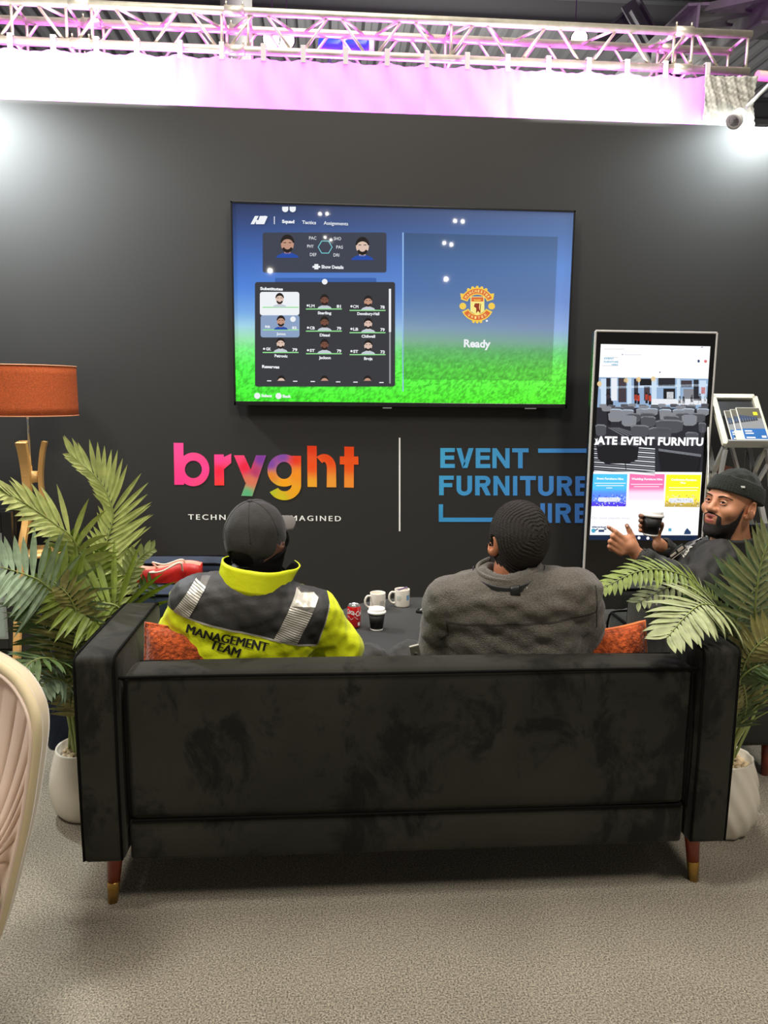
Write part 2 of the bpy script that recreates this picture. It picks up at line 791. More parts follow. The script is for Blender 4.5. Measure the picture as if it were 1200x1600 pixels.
def ibeam(bm, a, b, w=0.22, h=0.34):
    a, b = V(a), V(b)
    sweep_rect(bm, [a, b], w, 0.03, (0, 0, 1))
    sweep_rect(bm, [a - V((0, 0, h)), b - V((0, 0, h))], w, 0.03, (0, 0, 1))
    sweep_rect(bm, [a - V((0, 0, h / 2)), b - V((0, 0, h / 2))], 0.03, h, (0, 0, 1))


for i, (y, z) in enumerate(((11.5, 8.9), (15.5, 8.9), (20.0, 8.9), (25.5, 8.9))):
    bm = B()
    ibeam(bm, (-20, y, z), (22, y, z), 0.3, 0.45)
    tag(link('roof_purlin', bm, steel_d), 'steel purlin across the hall roof, %s from the stand' % ('first', 'second', 'third', 'farthest')[i], 'roof beam', 'purlins under the hall roof', 'structure')
# lattice girder high on the right
bm = B()
gA, gB = at(1210, -10, Y=9.5), at(1040, 112, Y=15)
gC, gD = gA + V((-0.9, 0, -0.15)), gB + V((-0.9, 0, -0.15))
for a, b in ((gA, gB), (gC, gD)):
    ibeam(bm, a, b, 0.24, 0.3)
for i in range(7):
    a = gA.lerp(gB, i / 7)
    b = gC.lerp(gD, (i + 0.5) / 7)
    c = gA.lerp(gB, (i + 1) / 7)
    sweep_rect(bm, [a, b], 0.09, 0.09, (0, 0, 1))
    sweep_rect(bm, [b, c], 0.09, 0.09, (0, 0, 1))
tag(link('roof_girder', bm, steel), 'grey lattice roof girder above the right end of the truss', 'roof beam', kind='structure')
bm = B()
gA, gB = at(985, -15, Y=12), at(1060, 120, Y=12)
ibeam(bm, gA, gB, 0.22, 0.3)
gA2 = at(1000, 0, Y=12.2)
ibeam(bm, gA2, at(930, 60, Y=12.2), 0.2, 0.25)
tag(link('roof_brace', bm, steel_d), 'dark angled roof brace behind the truss', 'roof beam', kind='structure')
bm = B()
cp = at(370, 60, Y=14)
lathe(bm, [(0.26, -6), (0.26, 1.2), (0.42, 1.35), (0.42, 2.4)], cp, 20)
tag(link('roof_column', bm, M('column_grey', (140, 140, 136), 0.5)), 'round grey hall column behind the truss', 'column', kind='structure')

# ================================================================== TRUSS AND PELMET
alu = M('truss_aluminium', (206, 200, 180), 0.42, 0.6, noise=(14, 0.12))
TY0, TY1 = 5.24, 5.49
TZ1 = at(600, 28, Y=TY0).z
TZ0 = at(600, 88, Y=TY0).z
TXR = at(1174, 52, Y=TY0).x
TXL = -3.4
tr = thing('box_truss', 'aluminium box truss carrying the white fabric above the black wall', 'truss', (0, TY0, TZ0))
for (y, z) in ((TY0, TZ0), (TY0, TZ1), (TY1, TZ0), (TY1, TZ1)):
    bm = B()
    tube(bm, [(TXL, y, z), (TXR, y, z)], 0.025, 14)
    link('chord', bm, alu, tr)
TX = lambda px: at(px, 60, Y=TY0).x
pitch = TX(750) - TX(637)
tops = [TX(637) + pitch * k for k in range(-8, 5)]
for (p, q, nm) in (((TY0, TZ1), (TY0, TZ0), 'front'), ((TY1, TZ1), (TY1, TZ0), 'back'), ((TY0, TZ1), (TY1, TZ1), 'top')):
    bm = B()
    for x in tops:
        for s in (-1, 1):
            a = V((x + s * 0.03, p[0], p[1]))
            b = V((x + s * (pitch / 2 - 0.03), q[0], q[1]))
            if TXL < b.x < TXR - 0.02 and a.x < TXR:
                tube(bm, [a, b], 0.0095, 8)
    link('lattice', bm, alu, tr)
for px in (20, 105, 145, 347, 388, 705, 1053, 1082, 1176):
    x = min(TX(px), TXR - 0.02)
    bm = B()
    for y in (TY0, TY1):
        tube(bm, [(x, y, TZ0), (x, y, TZ1)], 0.0095, 8)
    tube(bm, [(x, TY0, TZ1), (x, TY1, TZ1)], 0.0095, 8)
    tube(bm, [(x, TY0, TZ0), (x, TY1, TZ0)], 0.0095, 8)
    link('end_frame', bm, alu, tr)
for px in (126, 367, 1068):
    for y in (TY0, TY1):
        for z in (TZ0, TZ1):
            bm = B()
            tube(bm, [(TX(px) - 0.06, y, z), (TX(px) + 0.06, y, z)], 0.031, 12)
            for s in (-0.05, 0.05):
                tube(bm, [(TX(px) + s, y, z + 0.03), (TX(px) + s, y, z + 0.055)], 0.006, 6)
            link('coupler', bm, alu, tr)

# translucent white fabric
pm = M('pelmet_fabric', (168, 152, 168), 0.8, sheen=0.2, bump=(60, 0.12))
_nt = pm.node_tree
_tr = _nt.nodes.new('ShaderNodeBsdfTranslucent')
_tr.inputs[0].default_value = (*lin((222, 196, 226)), 1)
_mx = _nt.nodes.new('ShaderNodeMixShader')
_mx.inputs[0].default_value = 0.5
_nt.links.new(_nt.nodes['Principled BSDF'].outputs[0], _mx.inputs[1])
_nt.links.new(_tr.outputs[0], _mx.inputs[2])
_nt.links.new(_mx.outputs[0], _nt.nodes['Material Output'].inputs[0])
PY = TY0 - 0.035
ties = [-46, 18, 85, 152, 215, 282, 347, 412, 474, 540, 605, 667, 730, 793, 857, 920, 980, 1040, 1106]
tx = [at(p, 100, Y=PY).x for p in ties]
PX0, PX1 = TXL, tx[-1]
ZB = WT - 0.12
alls = [PX0, PX0 + 0.3, PX0 + 0.6, PX0 + 0.85] + tx


def pel(u, v):
    x = PX0 + (PX1 - PX0) * u
    k = max(i for i in range(len(alls) - 1) if alls[i] <= x + 1e-9)
    f = (x - alls[k]) / (alls[k + 1] - alls[k])
    s = math.sin(PI * max(0, min(1, f)))
    top = TZ0 - 0.045 - 0.028 * s ** 0.8
    z = ZB + (top - ZB) * v
    y = PY - 0.035 * s ** 0.7 * (0.35 + 0.65 * math.sin(PI * min(1, v * 1.02)))
    y += 0.006 * math.sin(f * 23 + v * 4) * v ** 6 + 0.004 * math.sin(9 * v + f * 7 + k)
    return V((x, y, z)), V((0, -1, 0))


bm = B()
grid_solid(bm, pel, 360, 26, 0.0)
tag(link('fabric_pelmet', bm, pm, smooth=True), 'long white stretch fabric pelmet hung along the truss', 'fabric pelmet')
pel_o = bpy.data.objects['fabric_pelmet']
for x in tx:
    bm = B()
    box(bm, (x - 0.016, PY - 0.012, TZ0 - 0.075), (x + 0.016, PY - 0.002, TZ0 + 0.028), 0.003)
    box(bm, (x - 0.016, PY - 0.002, TZ0 + 0.026), (x + 0.016, TY0 + 0.03, TZ0 + 0.032), 0.002)
    link('tie', bm, M('tie_white', (190, 184, 184), 0.7), pel_o)
# crumpled white sheet closing the right end
cx0, cx1 = PX1 - 0.02, at(1180, 130, Y=PY).x


def crump(u, v):
    x = cx0 + (cx1 - cx0) * u
    z = ZB + (TZ0 - 0.05 - ZB) * v
    P = np.array([[x * 0.55 + z * 0.8, 0.3 * x, (z * 0.83 - x * 0.55) * 0.25]])
    y = PY - 0.02 + 0.010 * wob(P, 30.0, 1.0)[0] + 0.005 * wob(P, 71.0, 2.0)[0] + 0.012 * math.sin(u * 3 + v * 7)
    return V((x, y, z)), V((0, -1, 0))


bm = B()
grid_solid(bm, crump, 70, 50, 0.002)
tag(link('plastic_sheet', bm, M('sheet_white', (170, 168, 158), 0.4, spec=0.5), smooth=True), 'crumpled white plastic sheet at the right end of the fabric pelmet', 'plastic sheet')
# tan tube further back on the right
bm = B()
a = at(1183, 118, Y=5.9)
tube(bm, [a, a + V((1.6, 0.15, 0))], 0.035, 12)
tag(link('tan_tube', bm, M('tan_paint', (205, 175, 130), 0.5)), 'tan tube running off behind the right end of the truss', 'tube')

# the arm spotlight leaning over the wall top (its lit head washes the wall)
t = thing('arm_spotlight', 'white arm spotlight clamped on the right of the wall top', 'spotlight', at(1195, 140, Y=4.98))
wp = M('lamp_white', (235, 235, 232), 0.35)
hp, ap = at(1150, 186, Y=4.72), at(1202, 132, Y=4.95)
bm = B()
tube(bm, [ap + V((0.15, 0.07, 0.12)), ap, at(1166, 168, Y=4.78)], 0.011, 10)
link('arm', bm, wp, t)
bm = B()
ax = (hp - at(1166, 168, Y=4.78)).normalized()
lathe(bm, [(0.012, -0.09), (0.042, -0.05), (0.048, 0.0), (0.046, 0.035), (0.03, 0.03)], hp, 20, axis=ax)
hd = link('lamp_head', bm, wp, t)
bm = B()
lathe(bm, [(0.0, 0.028), (0.034, 0.03)], hp, 16, axis=ax)
link('lens', bm, M('lens_dark', (60, 60, 66), 0.2), hd)
bm = B()
box(bm, (ap.x + 0.09, D - 0.03, WT - 0.05), (ap.x + 0.17, D + 0.12, WT + 0.02), 0.005)
link('clamp', bm, wp, t)

# lamps far behind the truss
hl = ME('lamp_glow', (255, 246, 225), 9.0, False)
for (px, py, nm) in ((424, 61, 'bright round hall lamp behind the truss, left one of the close pair'), (447, 62, 'bright round hall lamp behind the truss, right one of the close pair'), (905, 61, 'single bright hall lamp behind the truss over the right screen')):
    p = at(px, py, Y=9.0)
    t = thing('hall_lamp', nm, 'lamp', p, 'hall lamps behind the truss')
    bm = B()
    lathe(bm, [(0.06, 0.22), (0.08, 0.16), (0.1, 0.0), (0.098, 0.0)], p, 20, axis=(0.1, 0.75, 0.3))
    link('housing', bm, M('lamp_black', (40, 40, 42), 0.4), t)
    bm = B()
    lathe(bm, [(0.0, -0.015), (0.05, -0.01), (0.095, 0.002)], p, 20, axis=(0.1, 0.75, 0.3))
    link('bulb', bm, hl, t)
    bm = B()
    tube(bm, [p + V((0, 0.16, 0.08)), V((p.x, p.y + 0.16, 9.05))], 0.006, 6)
    link('cable', bm, MATS['lamp_black'], t)
# blue stage machines lying behind the truss chord
blu = M('machine_blue', (40, 70, 190), 0.35)
for (px, nm) in ((515, 'blue stage light lying behind the truss, left of two'), (556, 'blue stage light lying behind the truss, right of two')):
    p = at(px, 72, Y=5.62)
    t = thing('stage_light', nm, 'stage light', p, 'blue stage lights')
    bm = B()
    lathe(bm, [(0.03, -0.075), (0.045, -0.07), (0.045, 0.05), (0.05, 0.06), (0.05, 0.085), (0.03, 0.085)], p, 20, axis=(1, 0, 0))
    link('housing', bm, blu, t)
    bm = B()
    box(bm, (p.x + 0.085, p.y - 0.04, p.z - 0.045), (p.x + 0.12, p.y + 0.04, p.z + 0.05), 0.008)
    link('end_cap', bm, M('machine_white', (225, 215, 225), 0.4), t)
    bm = B()
    tube(bm, [p + V((0, 0, -0.04)), V((p.x, p.y, 0.0))], 0.012, 8)
    link('stand', bm, steel_d, t)


# ================================================================== WALL LETTERING
def paint(o, anchors, power=3.0):
    """printed colour blend between colour anchors (world point, rgb)"""
    me = o.data
    co = np.empty(len(me.vertices) * 3, np.float32)
    me.vertices.foreach_get('co', co)
    co = co.reshape(-1, 3) + np.array(ORG[o.name], np.float32)
    A = np.array([list(a[0]) for a in anchors])
    Cc = np.array([lin(a[1]) for a in anchors])
    d = np.linalg.norm(co[:, None] - A[None], axis=2) + 1e-4
    w = d ** -power
    c = (w[..., None] * Cc[None]).sum(1) / w.sum(1)[:, None]
    ca = me.color_attributes.new('print', 'FLOAT_COLOR', 'POINT')
    ca.data.foreach_set('color', np.concatenate([c, np.ones((len(c), 1))], 1).astype(np.float32).ravel())


class Flat:
    """flat artwork on a plane y=Y; m maps artwork coordinates to photo pixels"""

    def __init__(s, Y, ox=0.0, oy=0.0, sc=1.0):
        s.Y, s.ox, s.oy, s.sc = Y, ox, oy, sc
        s.bm = B()

    def p(s, x, y):
        return at(s.ox + x / s.sc, s.oy + y / s.sc, Y=s.Y)

    def quad(s, a, b, c, d, n=1, m=1, mat=0):
        g = []
        for i in range(n + 1):
            r = []
            for j in range(m + 1):
                u, v = i / n, j / m
                x = (a[0] * (1 - u) + b[0] * u) * (1 - v) + (d[0] * (1 - u) + c[0] * u) * v
                y = (a[1] * (1 - u) + b[1] * u) * (1 - v) + (d[1] * (1 - u) + c[1] * u) * v
                r.append(s.bm.verts.new(s.p(x, y)))
            g.append(r)
        for i in range(n):
            for j in range(m):
                s.bm.faces.new((g[i][j], g[i + 1][j], g[i + 1][j + 1], g[i][j + 1])).material_index = mat

    def rect(s, x0, y0, x1, y1, mat=0, n=1, m=1):
        s.quad((x0, y0), (x1, y0), (x1, y1), (x0, y1), n, m, mat)

    def ring(s, cx, cy, ro, ri, a0=0, a1=360, mat=0, n=40, ro2=None, ri2=None, m=2):
        ro = ro if isinstance(ro, tuple) else (ro, ro)
        ri = ri if isinstance(ri, tuple) else (ri, ri)
        g = []
        for i in range(n + 1):
            a = math.radians(a0 + (a1 - a0) * i / n)
            r = []
            for j in range(m + 1):
                f = j / m
                rx, ry = ro[0] * (1 - f) + ri[0] * f, ro[1] * (1 - f) + ri[1] * f
                r.append(s.bm.verts.new(s.p(cx + rx * math.cos(a), cy - ry * math.sin(a))))
            g.append(r)
        for i in range(n):
            for j in range(m):
                s.bm.faces.new((g[i][j], g[i][j + 1], g[i + 1][j + 1], g[i + 1][j])).material_index = mat

    def shape(s, pts, mat=0):
        poly(s.bm, [s.p(*q) for q in pts][::-1], mat)

    def disc(s, cx, cy, rx, ry=None, mat=0, n=20, a0=0, a1=360):
        ry = ry or rx
        full = abs(a1 - a0) >= 360
        pts = [(cx + rx * math.cos(math.radians(a0 + (a1 - a0) * i / n)), cy - ry * math.sin(math.radians(a0 + (a1 - a0) * i / n))) for i in range(n + (0 if full else 1))]
        poly(s.bm, [s.p(*q) for q in pts], mat)

    def rrect(s, x0, y0, x1, y1, r, mat=0):
        pts = []
        for (cx, cy, a) in ((x1 - r, y0 + r, 0), (x0 + r, y0 + r, 90), (x0 + r, y1 - r, 180), (x1 - r, y1 - r, 270)):
            for k in range(6):
                t = math.radians(a + 18 * k)
                pts.append((cx + r * math.cos(t), cy - r * math.sin(t)))
        poly(s.bm, [s.p(*q) for q in pts], mat)

    def text(s, t, x0, y0, x1, y1, h, bold=0.0, spacing=1.0, shear=0.0, mat=0, capref=True):
        """baseline (x0,y0)-(x1,y1), capitals h tall, in artwork coordinates"""
        a, b = s.p(x0, y0), s.p(x1, y1)
        hh = (s.p(x0, y0 - h) - a).length
        return text(s.bm, t, a, b, hh, None, bold, spacing, shear, mat, capref)

    def done(s, name, mats, parent=None):
        return link(name, s.bm, mats, parent)


vinyl = vcol_mat('printed_vinyl', 0.5)
white_v = M('white_vinyl', (250, 249, 246), 0.5)
LY = D - 0.002
G = lambda: Flat(LY, 230, 660, 3.0769)
g0 = G()
anchors = [(g0.p(*q), c) for q, c in (
    ((150, 120), (255, 75, 150)), ((150, 280), (255, 60, 140)), ((280, 230), (255, 70, 150)), ((345, 170), (255, 70, 150)), ((345, 235), (255, 40, 70)), ((345, 300), (255, 60, 60)),
    ((400, 155), (255, 80, 150)), ((430, 170), (255, 70, 120)), ((470, 215), (245, 35, 70)), ((545, 175), (130, 60, 160)), ((520, 240), (190, 60, 110)), ((500, 280), (225, 120, 90)), ((480, 340), (95, 185, 130)),
    ((590, 200), (130, 70, 170)), ((650, 165), (135, 75, 170)), ((595, 260), (235, 140, 40)), ((715, 180), (240, 60, 30)), ((720, 250), (250, 150, 30)), ((660, 290), (255, 170, 20)), ((715, 330), (245, 170, 30)), ((640, 360), (215, 195, 30)), ((600, 330), (190, 200, 40)),
    ((790, 120), (240, 60, 20)), ((790, 210), (245, 80, 25)), ((790, 300), (245, 170, 45)), ((880, 170), (240, 75, 20)), ((885, 300), (245, 160, 55)), ((970, 130), (240, 70, 15)), ((970, 200), (245, 85, 20)), ((970, 300), (250, 145, 50)))]
logo = thing('wall_logo', 'multicoloured lowercase logo reading bryght on the black wall', 'wall lettering', g0.p(570, 310))
g0.bm.free()


def letter(fn):
    f = G()
    q0, r0 = f.quad, f.ring

    def layered(g):
        def run(*a, **k):
            f.Y -= 0.0004
            g(*a, **k)
        return run
    f.quad, f.ring = layered(q0), layered(r0)
    fn(f)
    o = f.done('letter', vinyl, logo)
    paint(o, anchors)


def l_b(f):
    f.quad((127, 98), (174, 99), (177, 300), (131, 300), 3, 14)
    f.ring(222, 226, (77, 81), (41, 42), 0, 360, n=48)


def l_r(f):
    f.quad((322, 154), (368, 154), (370, 303), (324, 303), 3, 10)
    pts = [(352, 190), (368, 166), (388, 153), (404, 150), (404, 194), (388, 196), (374, 206), (369, 225)]
    f.quad((356, 172), (404, 150), (404, 195), (368, 226), 4, 4)


def l_y(f):
    f.quad((417, 158), (466, 158), (517, 270), (472, 290), 4, 12)
    f.quad((523, 158), (572, 158), (505, 355), (452, 353), 4, 16)


def l_g(f):
    f.ring(658, 231, (80, 78), (38, 41), 0, 360, n=48)
    f.quad((695, 160), (740, 161), (740, 302), (695, 300), 3, 10)
    f.ring(660, 300, (80, 74), (35, 31), 0, -152, n=30, m=3)


def l_h(f):
    f.quad((769, 112), (815, 113), (816, 311), (771, 310), 3, 14)
    f.ring(850, 222, (58, 70), (14, 32), 0, 128, n=24)
    f.quad((864, 220), (908, 220), (909, 312), (863, 312), 3, 8)


def l_t(f):
    f.quad((948, 116), (994, 117), (993, 314), (947, 313), 3, 14)
    f.quad((926, 163), (1015, 164), (1016, 203), (926, 202), 6, 2)


for fn in (l_b, l_r, l_y, l_g, l_h, l_t):
    letter(fn)
f = G()
f.text('TECHNOLOGY REIMAGINED', 198, 467, 931, 475, 25, bold=0.03, spacing=1.35)
f.done('tagline', white_v, logo)
f = Flat(LY)
f.rect(623.2, 684, 625.6, 830, m=4)
tag(f.done('divider_line', white_v), 'thin white upright line between the two wall logos', 'wall lettering')

# blue logo: block capitals
H = lambda: Flat(LY, 620, 660, 3.75)
h0 = H()
ban = [(h0.p(*q), c) for q, c in (((250, 160), (75, 175, 222)), ((250, 420), (70, 165, 215)), ((250, 580), (60, 150, 205)), ((560, 210), (72, 165, 218)), ((560, 370), (66, 150, 212)), ((560, 580), (65, 145, 210)), ((830, 170), (72, 155, 220)), ((850, 370), (70, 138, 210)), ((850, 540), (72, 130, 205)), ((1110, 160), (80, 145, 225)), ((1100, 370), (72, 128, 210)), ((1100, 540), (72, 125, 205)), ((1400, 370), (75, 115, 200)))]
logo2 = thing('wall_logo', 'blue capital letters reading EVENT FURNITURE HIRE inside a bracket line on the black wall', 'wall lettering', h0.p(680, 585))
h0.bm.free()


def cap_letter(f, ch, x0, x1, y0, y1, s=27.0, st=24.0):
    w = x1 - x0
    if ch in 'EF':
        f.rect(x0, y0, x0 + s, y1, m=4)
        f.rect(x0 + s, y0, x1, y0 + st, n=3)
        ym = (y0 + y1) / 2 - 2
        f.rect(x0 + s, ym - st / 2, x1 - (4 if ch == 'E' else 9), ym + st / 2, n=3)
        if ch == 'E':
            f.rect(x0 + s, y1 - st, x1, y1, n=3)
    elif ch == 'V':
        xm = (x0 + x1) / 2
        f.quad((x0, y0), (x0 + s + 2, y0), (xm + 2, y1 - 26), (xm - s / 2 - 1, y1), 2, 4)
        f.quad((x1 - s - 2, y0), (x1, y0), (xm + s / 2 + 1, y1), (xm - s / 2 - 1, y1), 2, 4)
    elif ch == 'N':
        f.rect(x0, y0, x0 + s - 2, y1, m=4)
        f.rect(x1 - s + 2, y0, x1, y1, m=4)
        f.quad((x0 + s - 2, y0), (x0 + s - 2, y0 + 42), (x1 - s + 2, y1), (x1 - s + 2, y1 - 42), 1, 4)
    elif ch == 'T':
        f.rect(x0, y0, x1, y0 + st, n=4)
        xm = (x0 + x1) / 2
        f.rect(xm - s / 2, y0 + st, xm + s / 2, y1, m=4)
    elif ch == 'I':
        f.rect(x0, y0, x1, y1, m=4)
    elif ch == 'H':
        f.rect(x0, y0, x0 + s, y1, m=4)
        f.rect(x1 - s, y0, x1, y1, m=4)
        ym = (y0 + y1) / 2 - 2
        f.rect(x0 + s, ym - st / 2, x1 - s, ym + st / 2, n=3)
    elif ch == 'U':
        yc = y1 - w * 0.42
        f.rect(x0, y0, x0 + s, yc, m=4)
        f.rect(x1 - s, y0, x1, yc, m=4)
        f.ring((x0 + x1) / 2, yc, (w / 2, y1 - yc + 2), (w / 2 - s, y1 - yc + 2 - st), 180, 360, n=20)
    elif ch == 'R':
        f.rect(x0, y0, x0 + s, y1, m=4)
        hh = (y1 - y0) * 0.57
        rr = hh / 2
        xc = x1 - rr - 4
        f.rect(x0 + s, y0, xc, y0 + st, n=2)
        f.rect(x0 + s, y0 + hh - st + 2, xc, y0 + hh, n=2)
        f.ring(xc, y0 + rr, (rr + 2, rr), (rr - s + 2, rr - st + 1), -90, 90, n=16)
        f.quad((xc - 18, y0 + hh), (xc + 12, y0 + hh - 4), (x1, y1), (x1 - 30, y1), 2, 4)


ROWS = [(150, 267, (('E', 255, 340), ('V', 349, 450), ('E', 462, 548), ('N', 560, 661), ('T', 676, 772))),
        (312, 427, (('F', 248, 334), ('U', 350, 441), ('R', 459, 551), ('N', 566, 660), ('I', 681, 706), ('T', 722, 815), ('U', 828, 919), ('R', 938, 1029), ('E', 1046, 1130))),
        (472, 586, (('H', 775, 868), ('I', 885, 909), ('R', 930, 1022), ('E', 1043, 1128)))]
for (y0, y1, ls) in ROWS:
    for (ch, x0, x1) in ls:
        f = H()
        dy = (x0 - 250) * 0.004
        cap_letter(f, ch, x0, x1, y0 + dy, y1 + dy)
        paint(f.done('letter', vinyl, logo2), ban, 2.0)
f = H()
f.rect(828, 153, 1330, 178, n=12)
f.rect(1306, 178, 1330, 420, m=6)
paint(f.done('bracket_line', vinyl, logo2), ban, 2.0)
f = H()
f.rect(246, 480, 271, 558, m=4)
f.rect(246, 558, 745, 583, n=12)
paint(f.done('bracket_line', vinyl, logo2), ban, 2.0)

# ================================================================== TELEVISION
TVY = D - 0.07
tv = thing('television', 'large wall mounted television showing a football squad menu on a green pitch', 'television', at(630, 640, Y=TVY))
tl, trr, br, bl = at(359, 314, Y=TVY), at(902.5, 329, Y=TVY), at(882.5, 638, Y=TVY), at(366.5, 633, Y=TVY)
x0, x1 = (tl.x + bl.x) / 2, (trr.x + br.x) / 2
z0, z1 = (bl.z + br.z) / 2, (tl.z + trr.z) / 2
blk = M('tv_black', (14, 14, 15), 0.3)
bm = B()
box(bm, (x0, TVY + 0.002, z0), (x1, TVY + 0.05, z1), 0.004)
box(bm, (x0 + 0.5, TVY + 0.05, z0 + 0.3), (x1 - 0.5, D - 0.003, z1 - 0.3))
link('housing', bm, blk, tv)
bm = B()
for (lo, hi) in (((x0, z1 - 0.012), (x1, z1)), ((x0, z0), (x1, z0 + 0.026)), ((x0, z0), (x0 + 0.012, z1)), ((x1 - 0.012, z0), (x1, z1))):
    box(bm, (lo[0], TVY - 0.006, lo[1]), (hi[0], TVY + 0.004, hi[1]), 0.002)
link('bezel', bm, M('bezel_black', (22, 21, 20), 0.25), tv)
sx0, sx1, sz0, sz1 = x0 + 0.012, x1 - 0.012, z0 + 0.026, z1 - 0.012


def ramp_col(v, stops):
    for (a, ca), (b, cb) in zip(stops, stops[1:]):
        if v <= b:
            f = (v - a) / (b - a)
            return [ca[i] + (cb[i] - ca[i]) * max(0, f) for i in range(3)]
    return list(stops[-1][1])


LS = ((0.0, (30, 36, 60)), (0.10, (34, 48, 84)), (0.28, (42, 70, 126)), (0.42, (52, 88, 150)), (0.54, (80, 116, 160)), (0.61, (112, 148, 164)), (0.67, (110, 160, 130)), (0.73, (82, 170, 90)), (0.82, (58, 180, 56)), (1.0, (48, 168, 34)))
RS = ((0.0, (66, 80, 112)), (0.10, (64, 86, 126)), (0.28, (74, 104, 158)), (0.46, (84, 108, 158)), (0.60, (108, 130, 172)), (0.67, (110, 150, 146)), (0.73, (84, 160, 92)), (0.82, (82, 184, 62)), (1.0, (66, 178, 36)))
rng = np.random.RandomState(3)
GN = rng.rand(400, 300)


def pitch_col(u, v):
    a, b = ramp_col(v, LS), ramp_col(v, RS)
    c = [a[i] + (b[i] - a[i]) * u for i in range(3)]
    if v > 0.66:
        k = min(1, (v - 0.66) / 0.2)
        n = 0.6 * GN[int(u * 210 + 0.5) % 400, int(v * 120 + 0.5) % 300] + 0.4 * GN[int(u * 90 + 31) % 400, int(v * 60 + 17) % 300]
        g = 1 + (n - 0.5) * 0.55 * k
        c = [min(255, x * g) for x in c]
    return c


def screen_grid(name, x0, x1, z0, z1, y, nx, nz, fn, parent):
    bm = B()
    vs = [[bm.verts.new((x0 + (x1 - x0) * i / nx, y, z0 + (z1 - z0) * j / nz)) for j in range(nz + 1)] for i in range(nx + 1)]
    for i in range(nx):
        for j in range(nz):
            bm.faces.new((vs[i][j], vs[i + 1][j], vs[i + 1][j + 1], vs[i][j + 1]))
    o = link(name, bm, vcol_mat('screen_picture', 0.03, 1.0), parent)
    me = o.data
    cols = []
    for v in me.vertices:
        w = v.co + ORG[o.name]
        c = fn((w.x - sx0) / (sx1 - sx0), (sz1 - w.z) / (sz1 - sz0), (w.x - x0) / (x1 - x0), (z1 - w.z) / (z1 - z0))
        cols += [*lin(c), 1]
    ca = me.color_attributes.new('print', 'FLOAT_COLOR', 'POINT')
    ca.data.foreach_set('color', np.array(cols, np.float32))
    return o


scr = screen_grid('screen', sx0, sx1, sz0, sz1, TVY, 210, 120, lambda u, v, a, b: pitch_col(min(1, max(0, u)), min(1, max(0, v))), tv)
p0, p1 = at(632, 364, Y=TVY), at(862, 595, Y=TVY)


def panel_col(u, v, a, b):
    c = pitch_col(u, v)
    k = [c[0] * 0.80 + 4, c[1] * 0.76 + 8, c[2] * 0.76 + 6]
    return k


screen_grid('ready_panel', p0.x, p1.x, p1.z, p0.z, TVY - 0.0008, 90, 80, panel_col, scr)
gry = ME('menu_grey', (62, 66, 80), 1.0)
drk = ME('menu_dark', (56, 57, 62), 1.0)
wht = ME('menu_white', (238, 242, 246), 1.0)
A = lambda k=1: Flat(TVY - 0.0008 * k, 350, 300, 4.138)
f = A(1)
f.rrect(250, 262, 1050, 520, 14)
f.rrect(330, 555, 985, 600, 8, 2)
f.done('stats_panel', [gry, drk, ME('menu_blue', (58, 98, 170), 1.0)], scr)
f = A(2)
f.rrect(200, 582, 1106, 1258, 16)
f.done('substitutes_panel', [drk], scr)
f = A(3)
f.rrect(232, 646, 487, 797, 16, 0)
f.done('player_card', [wht], scr)
f = A(3)
f.rrect(237, 797, 488, 940, 16, 0)
f.done('player_card', [ME('card_blue', (140, 162, 196), 1.0)], scr)
f = A(3)
f.rect(1066, 626, 1080, 905, 0)
f.rect(1068, 905, 1078, 1238, 1)
f.done('scroll_bar', [wht, ME('bar_grey', (150, 152, 158), 1.0)], scr)
def T(*a, **k):
    g = A(4)
    g.text(*a, **k)
    g.done('screen_text', [wht], scr)


T('Squad', 375, 201, 455, 203, 22, bold=0.05)
T('Tactics', 505, 206, 595, 209, 22, bold=0.02)
T('Assignments', 645, 211, 802, 216, 22, bold=0.02)
for t, a, b, c in (('PAC', 550, 307, 597), ('PHY', 538, 360, 580), ('DEF', 556, 414, 598), ('SHO', 710, 311, 757), ('PAS', 726, 366, 769), ('DRI', 708, 417, 745)):
    T(t, a, b, c, b + 1, 20, bold=0.0)
T('Show Details', 630, 494, 773, 498, 22, bold=0.04)


class Icons:
    def __getattr__(s, k):
        def run(*a, **kw):
            g = A(4)
            getattr(g, k)(*a, **kw)
            g.done('screen_icon', [wht], scr)
        return run


f = Icons()
f.rect(572, 478, 622, 490)
f.rect(584, 466, 610, 500)
T('Substitutes', 234, 634, 381, 638, 20, bold=0.05)
T('Reserves', 246, 1138, 358, 1142, 20, bold=0.05)
T('Select', 242, 1326, 310, 1328, 20, bold=0.05)
T('Back', 380, 1330, 434, 1331, 20, bold=0.05)
f.disc(215, 1318, 20)
f.disc(353, 1319, 20)
